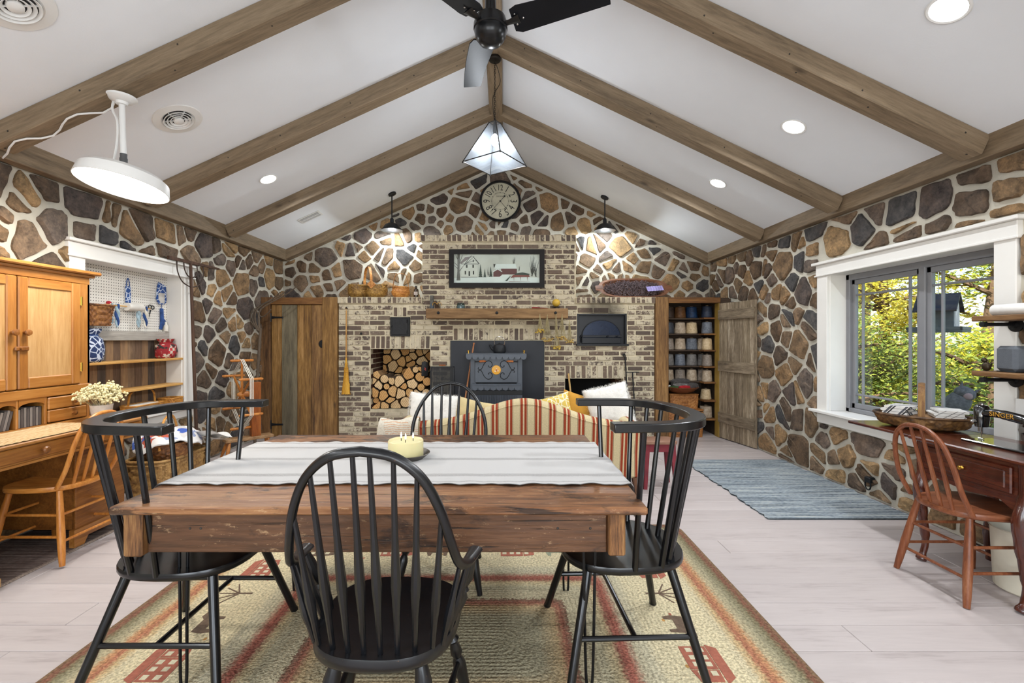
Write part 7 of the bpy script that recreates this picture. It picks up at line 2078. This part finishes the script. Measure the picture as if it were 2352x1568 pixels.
m = MB(); basket(m, [(.47, 0), (.5, .05), (.5, .10)], 22, 6, .004, .16, .18, None, .35); m.build('woven_body', WK4, sb2)
m = MB(); rimring(m, .5, .10, .16, .18, .007, .35); m.build('rim', WK4, sb2)

# ------------------------------------------------------------------ baskets on the floor
lb = thing('laundry_basket', 'large oblong splint basket on the floor by the left wall', 'basket', (-2.965, 4.06, 0))
SPL = wicker('splint_ash', '#6f4e26', '#9a7440', '#b8955c')
m = MB(); basket(m, [(.44, .002), (.47, .06), (.5, .33)], 26, 9, .009, .37, .66, None, .4); m.build('woven_body', SPL, lb)
m = MB(); rimring(m, .5, .345, .37, .66, .013, .4, 60); rimring(m, .508, .315, .37, .66, .007, .4, 60); m.build('rim', SPL, lb)
for k in range(14):
    a = 2 * pi * (k + .5) / 14; c, s_ = math.copysign(abs(cos(a)) ** .4, cos(a)), math.copysign(abs(sin(a)) ** .4, sin(a))
    m = MB(); m.tube([(.45 * .37 * c * 1.03, .45 * .66 * s_ * 1.02, .01), (.5 * .37 * c * 1.04, .5 * .66 * s_ * 1.02, .33)], [(.016, .003), (.018, .003)], 6, up=(cos(a), sin(a), 0)); m.build('upright_splint', SPL, lb)
rb_ = thing('round_basket', 'round brown wicker basket with hoop handle sitting inside the oblong basket', 'basket', (-2.93, 3.98, .30), 20)
m = MB(); basket(m, [(.10, 0), (.165, .03), (.20, .10), (.205, .165)], 30, 10, .008, .86, 1.1); m.build('woven_body', WK3, rb_)
m = MB(); rimring(m, .207, .17, .86, 1.1, .009); m.build('rim', WK3, rb_)
m = MB(); m.tube(bez([(0, -.225, .13), (0, -.20, .27), (0, -.09, .375), (0, .09, .375), (0, .20, .27), (0, .225, .13)], 6), (.009, .010), 8, up=(1, 0, 0)); m.build('hoop_handle', WK4, rb_)
def quilt_mat():
    m, nt, b = mk('pieced_quilt'); vec = coords(nt, rot=(.3, .2, .6))
    ck_ = nd(nt, 'TexVoronoi', {'Vector': vec, 'Scale': 13.0}, distance='CHEBYCHEV')
    f = nd(nt, 'SeparateColor', {0: ck_.outputs['Color']}).outputs[0]
    col = ramp(nt, f, [(0, '#e2dfdb'), (.5, '#c9c5c3'), (.58, '#3f5aa8'), (.66, '#e2dfdb'), (.76, '#b4553f'), (.84, '#8d97b5'), (.92, '#e2dfdb')], 'CONSTANT')
    nt.links.new(col, b.inputs['Base Color']); b.inputs['Roughness'].default_value = .95; bump(nt, b, noise(nt, vec, 60, 3), .3, .004)
    return m
QM = quilt_mat()
def quilt(u, v_, off):
    a = 2 * pi * u; r_ = v_
    x, y = .23 * r_ * cos(a), .275 * r_ * sin(a)
    z = .215 + .055 * (1 - r_ ** 2) + .016 * sin(a * 4 + 1) * r_ + .01 * sin(a * 9) * r_ - (.10 * max(0, r_ - .82) / .18 * (.5 + .5 * sin(a * 3 + .5)))
    return V((x, y, z + off))
m = MB(); m.grid(lambda u, v_: quilt(u, max(v_, .001), .004), 60, 16, cu=True); m.grid(lambda u, v_: quilt(1 - u, max(v_, .001), -.004), 60, 16, cu=True)
qo = m.build('quilt', QM, loc=(-2.93, 3.98, .30), smooth=60); tag(qo, 'white patchwork quilt with blue and red pieces heaped in the round basket', 'quilt')
qf = MB(T(-2.80, 4.24, .30) @ RX(-12) @ RZ(-25)); qf.grid(lambda u, v_: V((-.14 + .28 * u, -.17 + .34 * v_, .16 + .03 * sin(u * 7) * sin(v_ * 5) + .03 * (1 - v_))), 16, 16); qf.grid(lambda u, v_: V((.14 - .28 * u, -.17 + .34 * v_, .12 + .03 * (1 - v_))), 16, 16)
tag(qf.build('folded_quilt', plain('white_quilt', '#dedbd6', .95, var=.05, bmp=.3), smooth=60), 'plain white folded quilt at the back of the oblong basket', 'quilt')
m = MB(); m.box(-.14, .14, -.26, .26, .02, .27, .03); tag(m.build('linen_pile', plain('white_linen', '#d7d3cb', .95, bmp=.3), loc=(-2.965, 4.06, 0)), 'white linen filling the oblong basket below the round one', 'linen')

# ------------------------------------------------------------------ yarn winder, rake, hay fork
yw = thing('yarn_winder', 'antique wooden yarn winder wheel standing by the closet door', 'yarn winder', (-2.97, 5.2, 0), -45)
WINW = wood('winder_wood', '#8a4f1e', '#b26f30', '#c98a48', 'z', .4)
hub = V((0, 0, .728))
m = MB(); m.turned((0, -.07, .728), (0, .10, .728), [(0, .012), (.1, .026), (.25, .034), (.5, .030), (.65, .036), (.8, .02), (1, .014)], 14); m.build('hub', WINW, yw)
ends = []
for k in range(6):
    a = pi / 2 + k * pi / 3; e = hub + V((cos(a) * .385, -.02, sin(a) * .385)); ends.append(e)
    sp_ = MB(); sp_.turned(hub + V((cos(a) * .03, -.02, sin(a) * .03)), e, [(0, .011), (.25, .015), (.45, .011), (.6, .014), (1, .010)], 9); so_ = sp_.build('spoke', WINW, yw)
    m = MB(); m.turned(e + V((0, -.12, 0)), e + V((0, .12, 0)), [(0, .010), (.08, .016), (.5, .013), (.92, .016), (1, .010)], 10); m.build('crossbar', MAPLE, so_)
m = MB()
for off in (-.012, .004, .018):
    m.tube([e + V((0, off, 0)) + (e - hub).normalized() * .015 for e in ends], .005, 5, closed=True)
m.build('wound_yarn', IVORY, yw)
MB().box(-.045, .045, .07, .17, .235, .86, .004).build('post', wood('winder_post', '#6a340f', '#8f4c1c', '#a8642c', 'z', .4), yw, smooth=0)
MB().box(-.075, .075, -.20, .30, .205, .24, .006).build('bench', TRW, yw, smooth=0)
for sx in (-1, 1):
    for sy in (-.15, .24):
        m = MB(); m.turned((sx * .045, sy, .21), (sx * .11, sy + (.06 if sy > 0 else -.06), .002), [(0, .012), (.4, .019), (.7, .015), (1, .011)], 10); m.build('leg', WINW, yw)
RAKEW = wood('rusty_rake_wood', '#2c1d14', '#4a3326', '#5d4435', 'z', .75)
rk = thing('bow_rake', 'tall dark rake with curved bows leaning against the niche casing', 'rake', (-3.29, 4.78, 0))
m = MB(); m.tube([(.06, .02, .001), (0, 0, 2.15)], [.017, .015], 10); m.build('shaft', RAKEW, rk)
m = MB(); m.tube([(0, -.32, 2.16), (0, .47, 2.165)], [(.012, .017), (.012, .010)], 4, sq=True); m.build('head', RAKEW, rk)
for yy, zz in ((-.20, 1.90), (-.10, 2.0), (.10, 2.0), (.20, 1.90)):
    m = MB(); m.tube(bez([(0, yy, 2.155), (.004, yy * .98, 2.155 - (2.155 - zz) * .45), (.006, yy * .62, zz + (2.155 - zz) * .16), (.008, 0, zz)], 6), .006, 6); m.build('bow', plain('rake_bow', '#3a2a20', .7), rk)
hf = thing('hay_fork', 'grey wooden hay fork with long curved tines leaning in the corner by the closet', 'hay fork', (-3.20, 5.85, 0))
FORKW = wood('weathered_fork', '#3f342a', '#5e5042', '#756656', 'z', .8, 1, 14, .4)
m = MB(); m.tube(bez([(0, 0, .002), (.0, .05, .75), (.01, .12, 1.50)], 6), [.018] * 13, 9); m.build('handle', FORKW, hf)
for a, b_, c in ((-.08, .02, 1.75), (-.02, .24, 2.02), (.03, .36, 2.06), (-.05, .14, 1.98)):
    m = MB(); m.tube(bez([(.008, .115, 1.45), (a - .04, .12, 1.60), (a - .02, .15, 1.76), (b_ - .02, .17, c - .10), (b_ + .10, .18, c)], 6), [.013 * (1 - .55 * i / 24) for i in range(25)], 8); m.build('tine', FORKW, hf)
# ------------------------------------------------------------------ right side: sewing table and what is on it
MAH = {a: wood('mahogany_' + a, '#2c0f08', '#4a1d10', '#63301c', a, .22, .8, 8, .05, blot=.35, coat=.3, spec=.6) for a in 'xyz'}
sw = thing('sewing_table', 'dark red sewing cabinet on curved legs under the right window', 'table', (2.85, 2.6, 0))
def sx_(name, x0, x1, y0, y1, z0, z1, ax='y', b=.004, parent=None, mat=None): return MB(T(-2.85, -2.6, 0)).box(x0, x1, y0, y1, z0, z1, b).build(name, mat or MAH[ax], parent or sw, smooth=0)
sx_('top', 2.535, 3.05, 2.16, 2.86, .735, .760, 'y', .007)
sx_('leaf', 2.545, 3.05, 2.865, 3.37, .738, .758, 'y', .006)
sx_('front_apron', 2.565, 2.585, 2.23, 2.83, .545, .735, 'y')
sx_('end_apron', 2.585, 3.02, 2.81, 2.83, .55, .735, 'x')
sx_('end_apron', 2.585, 3.02, 2.22, 2.24, .55, .735, 'x')
sx_('rear_apron', 3.0, 3.02, 2.23, 2.83, .55, .735, 'y')
sx_('leaf_bracket', 2.72, 2.75, 2.83, 3.20, .70, .738, 'y')
m = MB(T(-2.85, -2.6, 0) @ Matrix(((0, 0, 1, 0), (1, 0, 0, 0), (0, 1, 0, 0), (0, 0, 0, 1))))
m.prism([(2.24, .55), (2.24, .50), (2.30, .50), (2.36, .535), (2.50, .52), (2.56, .52), (2.70, .535), (2.76, .50), (2.82, .50), (2.82, .55)], 2.566, 2.582); m.build('scalloped_skirt', MAH['y'], sw, smooth=0)
dr = sx_('drawer_front', 2.552, 2.567, 2.29, 2.77, .575, .715, 'y', .006)
sx_('drawer_bead', 2.546, 2.556, 2.315, 2.745, .60, .69, 'y', .005, dr)
m = MB(T(-2.85, -2.6, 0) @ T(2.548, 2.53, .645) @ RY(-90)); m.lathe([(.012, 0), (.006, .008), (.012, .016), (.001, .022)], 14); m.build('knob', BRASS, dr)
for x, y, sx in ((2.585, 2.80, -1), (2.585, 2.255, -1), (2.985, 2.80, 1), (2.985, 2.255, 1)):
    m = MB(T(-2.85, -2.6, 0)); pts = bez([(x, y, .735), (x, y, .56), (x + sx * .025, y, .46), (x + sx * .012, y, .30), (x - sx * .01, y, .13), (x + sx * .005, y, .045), (x + sx * .02, y, .004)], 5)
    rs = [.026] * 5 + [.030] * 5 + [.033] * 3 + [.030] * 3 + [.024] * 4 + [.018] * 5 + [.017, .02, .026, .028, .028, .026]
    m.tube(pts, (rs + [.026] * 40)[:len(pts)], 12, up=(0, 1, 0)); m.build('cabriole_leg', MAH['z'], sw)
# sewing machine
SWB = plain('machine_black', '#0d0e10', .14, .0, .1, 5, spec=.7, coat=.5)
sm = thing('sewing_machine', 'black vintage sewing machine with gold lettering on the sewing table', 'sewing machine', (2.79, 2.45, .760))
MB().box(-.085, .095, -.16, .245, 0, .014, .004).build('bed', SWB, sm, smooth=0)
m = MB(); m.tube([(0, .205, .088), (0, .205, .13), (0, .205, .20), (0, .203, .215)], [(.034, .024), (.040, .028), (.040, .030), (.026, .02)], 12, up=(0, 1, 0)); m.build('head', SWB, sm, smooth=50)
m = MB(); m.tube(bez([(0, .20, .168), (0, .13, .178), (0, .05, .172), (0, -.03, .158), (0, -.075, .12), (0, -.085, .06), (0, -.085, .012)], 5), [(.024, .026)] * 8 + [(.026, .030)] * 8 + [(.032, .040)] * 6 + [(.038, .044)] * 9, 14, up=(1, 0, 0)); m.v = [(x, y, z) for x, y, z in m.v]; m.build('arm_and_pillar', SWB, sm, smooth=60)
m = MB(); m.tube([(0, .205, .09), (0, .205, .045)], .005, 8); m.tube([(.004, .21, .05), (.004, .21, .016)], .002, 6); m.box(-.006, .006, .195, .222, .016, .022, .001); m.tube([(-.018, .205, .088), (-.018, .205, .06)], .004, 6); m.build('needle_bar', CHROME, sm)
m = MB(); m.tube([(-.043, .205, .12), (-.056, .205, .12)], [.013, .010], 12); m.ball((-.058, .205, .12), .008, 8, 6); m.build('tension_dial', CHROME, sm)
m = MB(); m.lathe([(.008, .212), (.008, .222), (.014, .226), (.001, .228)], 10, (0, .205, 0)); m.build('presser_screw', CHROME, sm)
m = MB(T(0, -.17, .135) @ RX(90)); m.lathe([(.03, -.03), (.035, -.01), (.062, 0), (.066, .012), (.06, .022), (.02, .026)], 24); m.build('hand_wheel', SWB, sm)
m = MB(T(-.0395, -.087, .075) @ RY(-90)); m.lathe([(.022, -.004), (.023, .001), (.018, .003), (.001, .004)], 20); m.build('gold_badge', BRASS, sm)
m = MB(); m.tube([(-.035, -.04, .115), (-.05, -.045, .118)], [.02, .016], 12); m.tube([(-.035, -.062, .10), (-.055, -.062, .095)], .006, 8); m.build('thread_plate', SWB, sm)
m = MB(); m.tube([(-.04, -.09, .02), (-.062, -.09, .02)], .012, 10); m.build('stitch_knob', CHROME, sm)
GOLDL = plain('gold_transfer', '#c9963a', .4, .3)
text('SINGER', .036, GOLDL, sm, (-.0285, .075, .175), (pi / 2, radians(3), -pi / 2), 'gold_lettering', .0008, 1.05).rotation_euler = (pi / 2, 0, -pi / 2)
# basket of folded cloth on the leaf
fb = thing('flat_basket', 'flat brown splint basket with a tall strap handle on the sewing table leaf', 'basket', (2.83, 3.08, .758), 47)
m = MB(); basket(m, [(.30, .002), (.44, .02), (.49, .06), (.5, .085)], 34, 5, .006, .36, .50); m.build('woven_body', wicker('old_splint', '#35210f', '#634421', '#8a673a'), fb)
m = MB(); rimring(m, .505, .088, .36, .50, .010, 0, 48); m.build('rim', wicker('old_splint_rim', '#2c1b0d', '#4a3118', '#6b4b28'), fb)
m = MB(); m.tube(bez([(-.17, .0, .03), (-.168, .0, .16), (-.12, 0, .275), (-.0, 0, .30), (.12, 0, .275), (.168, 0, .16), (.17, 0, .03)], 6), (.020, .005), 6, up=(0, 1, 0)); m.v = [(x, y, z) for x, y, z in m.v]
m2 = MB(); m2.tube(bez([(-.17, .0, .03), (-.168, .0, .16), (-.12, 0, .275), (-.0, 0, .30), (.12, 0, .275), (.168, 0, .16), (.17, 0, .03)], 6), (.005, .020), 6, up=(0, 1, 0)); m2.build('strap_handle', wood('handle_splint', '#4a2f14', '#76512a', '#93703f', 'z', .6), fb)
def stripe2(name, cols_, sc):
    m, nt, b = mk(name); tc = nd(nt, 'TexCoord'); sp = nd(nt, 'SeparateXYZ', {0: tc.outputs['Object']})
    f = math_(nt, 'FRACT', math_(nt, 'MULTIPLY', math_(nt, 'ADD', sp.outputs[1], math_(nt, 'MULTIPLY', sp.outputs[2], .7)), sc))
    nt.links.new(ramp(nt, f, cols_, 'CONSTANT'), b.inputs['Base Color']); b.inputs['Roughness'].default_value = .95
    return m
BW = stripe2('black_white_weave', [(0, '#cfccc8'), (.4, '#2d2c2d'), (.52, '#cfccc8'), (.6, '#55565c'), (.78, '#d7d4cf')], 14); TANC = plain('tan_cloth', '#8f6c47', .95, var=.15, bmp=.3)
def roll(name, label, c, L, W_, Hh, mat, rz, layers=4):
    m = MB(T(*c) @ RZ(rz))
    for k in range(layers):
        z = Hh * k / layers; th = Hh / layers * .9; jit = .012 * sin(k * 2.3)
        poly = [(-W_ / 2 + jit, z), (-W_ / 2 + jit, z + th)] + [(W_ / 2 + jit + th / 2 * sin(a), z + th / 2 + th / 2 * cos(a)) for a in [j * pi / 6 for j in range(7)]]
        sv = m.xf; m.xf = sv @ Matrix(((1, 0, 0, 0), (0, 0, 1, 0), (0, 1, 0, 0), (0, 0, 0, 1))); m.prism(poly, -L / 2, L / 2); m.xf = sv
    tag(m.build(name, mat, smooth=50), label, 'cloth')
roll('folded_cloth', 'tan cloth folded at the bottom of the flat basket', (2.83, 3.08, .79), .20, .34, .05, TANC, 137, 3)
roll('folded_cloth', 'black and white striped cloth rolled in the far half of the flat basket', (2.755, 3.16, .842), .17, .13, .062, BW, 120, 3)
roll('folded_cloth', 'grey and white checked cloth folded in the near half of the flat basket', (2.92, 2.995, .842), .17, .14, .055, stripe2('grey_check', [(0, '#d6d3ce'), (.3, '#8d8a88'), (.38, '#d6d3ce'), (.7, '#4a494a'), (.76, '#d6d3ce')], 22), 150, 3)
m = MB(); m.lathe([(.001, 0), (.125, 0), (.135, .01), (.148, .32), (.155, .33), (.15, .335), (.140, .32), (.128, .02), (.001, .015)], 32)
tag(m.build('waste_basket', plain('cream_enamel', '#d6d0bd', .45, var=.06), loc=(2.83, 2.45, .001)), 'cream round waste bin under the sewing table', 'waste bin')
# wall shelves on iron pipes
RUSTIC = wood('rustic_shelf', '#4a2f18', '#7b5833', '#9a7850', 'y', .7, 1, 14, .4, True)
for z, lb, nm in ((1.500, 'upper rustic board shelf on iron pipes beside the right window', 'u'), (1.163, 'lower rustic board shelf on iron pipes beside the right window', 'l')):
    t = thing('wall_shelf', lb, 'shelf', (3.02, 2.5, z), group='pipe shelves beside the window')
    MB().box(-.105, .098, -.45, .34, -.032, 0, .005).build('board', RUSTIC, t, smooth=0)
    for yy in (.27, -.33):
        m = MB(); m.tube([(.10, yy, -.052), (-.09, yy, -.052)], .012, 10); m.tube([(-.085, yy, -.052), (-.112, yy, -.052)], [.017, .016], 10); br_ = m.build('pipe', IRON, t)
        m = MB(T(.102, yy, -.056) @ RY(-90)); m.lathe([(.042, 0), (.042, .008), (.022, .012), (.018, .028)], 20); m.build('flange', IRON, br_)
m = MB(); m.tube([(0, .30, .034), (0, -.40, .034)], .034, 22); tag(m.build('paper_tube', plain('white_paper', '#dcdad6', .8), loc=(3.0, 2.48, 1.500)), 'long white paper roll lying on the upper pipe shelf', 'roll')
sp_ = thing('smart_speaker', 'grey fabric covered block speaker on the lower pipe shelf', 'speaker', (3.02, 2.69, 1.163), -12)
MB().box(-.05, .05, -.07, .07, .004, .155, .018).build('fabric_body', plain('speaker_fabric', '#5c6168', .9, var=.05, scale=60, bmp=.3, bscale=300), sp_, smooth=40)
MB().box(-.046, .046, -.066, .066, 0, .006, .003).build('base', IRON, sp_, smooth=0)
fg = thing('bird_figurine', 'small dark bronze bird figurine in front of the speaker', 'figurine', (2.96, 2.79, 1.163))
BRZ = plain('bronze', '#3d3222', .45, .6, .2, 20)
m = MB(); m.ball((0, 0, .028), (.02, .024, .028), 12, 9); m.ball((0, .012, .066), .015, 10, 8); m.tube([(0, .025, .068), (0, .036, .064)], [.004, .001], 6); m.tube([(0, -.015, .03), (0, -.032, .05)], [.012, .004], 8); m.build('body', BRZ, fg)
m = MB(); m.box(-.05, .05, -.08, .08, 0, .038, .004); b_ = thing('leather_box', 'flat brown leather box with a snap at the edge of the lower shelf', 'box', (2.99, 2.47, 1.163)); m.build('box_body', plain('brown_leather', '#5a3325', .5, bmp=.2), b_, smooth=0)
m = MB(); m.ball((-.051, .03, .02), (.003, .006, .006), 10, 6); m.build('snap', CHROME, b_)
m = MB(); m.box(-.02, .012, -.055, .055, 0, .105, .004); tag(m.build('wall_switch_box', LWHITE, loc=(3.115, 2.70, .895)), 'white box on the wall behind the sewing machine', 'wall box')
o = MB(); o.tube([(0, .03 * cos(a), .04 * sin(a)) for a in [k * pi / 12 for k in range(24)]], .006, 6, closed=True); t = thing('wall_ring', 'black iron ring outlet low on the right stone wall', 'wall ring', (3.105, 3.88, .115)); o.build('ring', IRON, t)
MB().box(-.012, .045, -.03, .03, .02, .07, .008).build('mount', IRON, t, smooth=0)
m = MB(); m.tube(bez([(3.115, 2.73, 1.45), (3.112, 2.70, 1.30), (3.112, 2.715, 1.10), (3.112, 2.69, .90)], 8), .0035, 6); tag(m.build('power_cord', IRON), 'thin black cord hanging from the upper pipe shelf', 'cord')
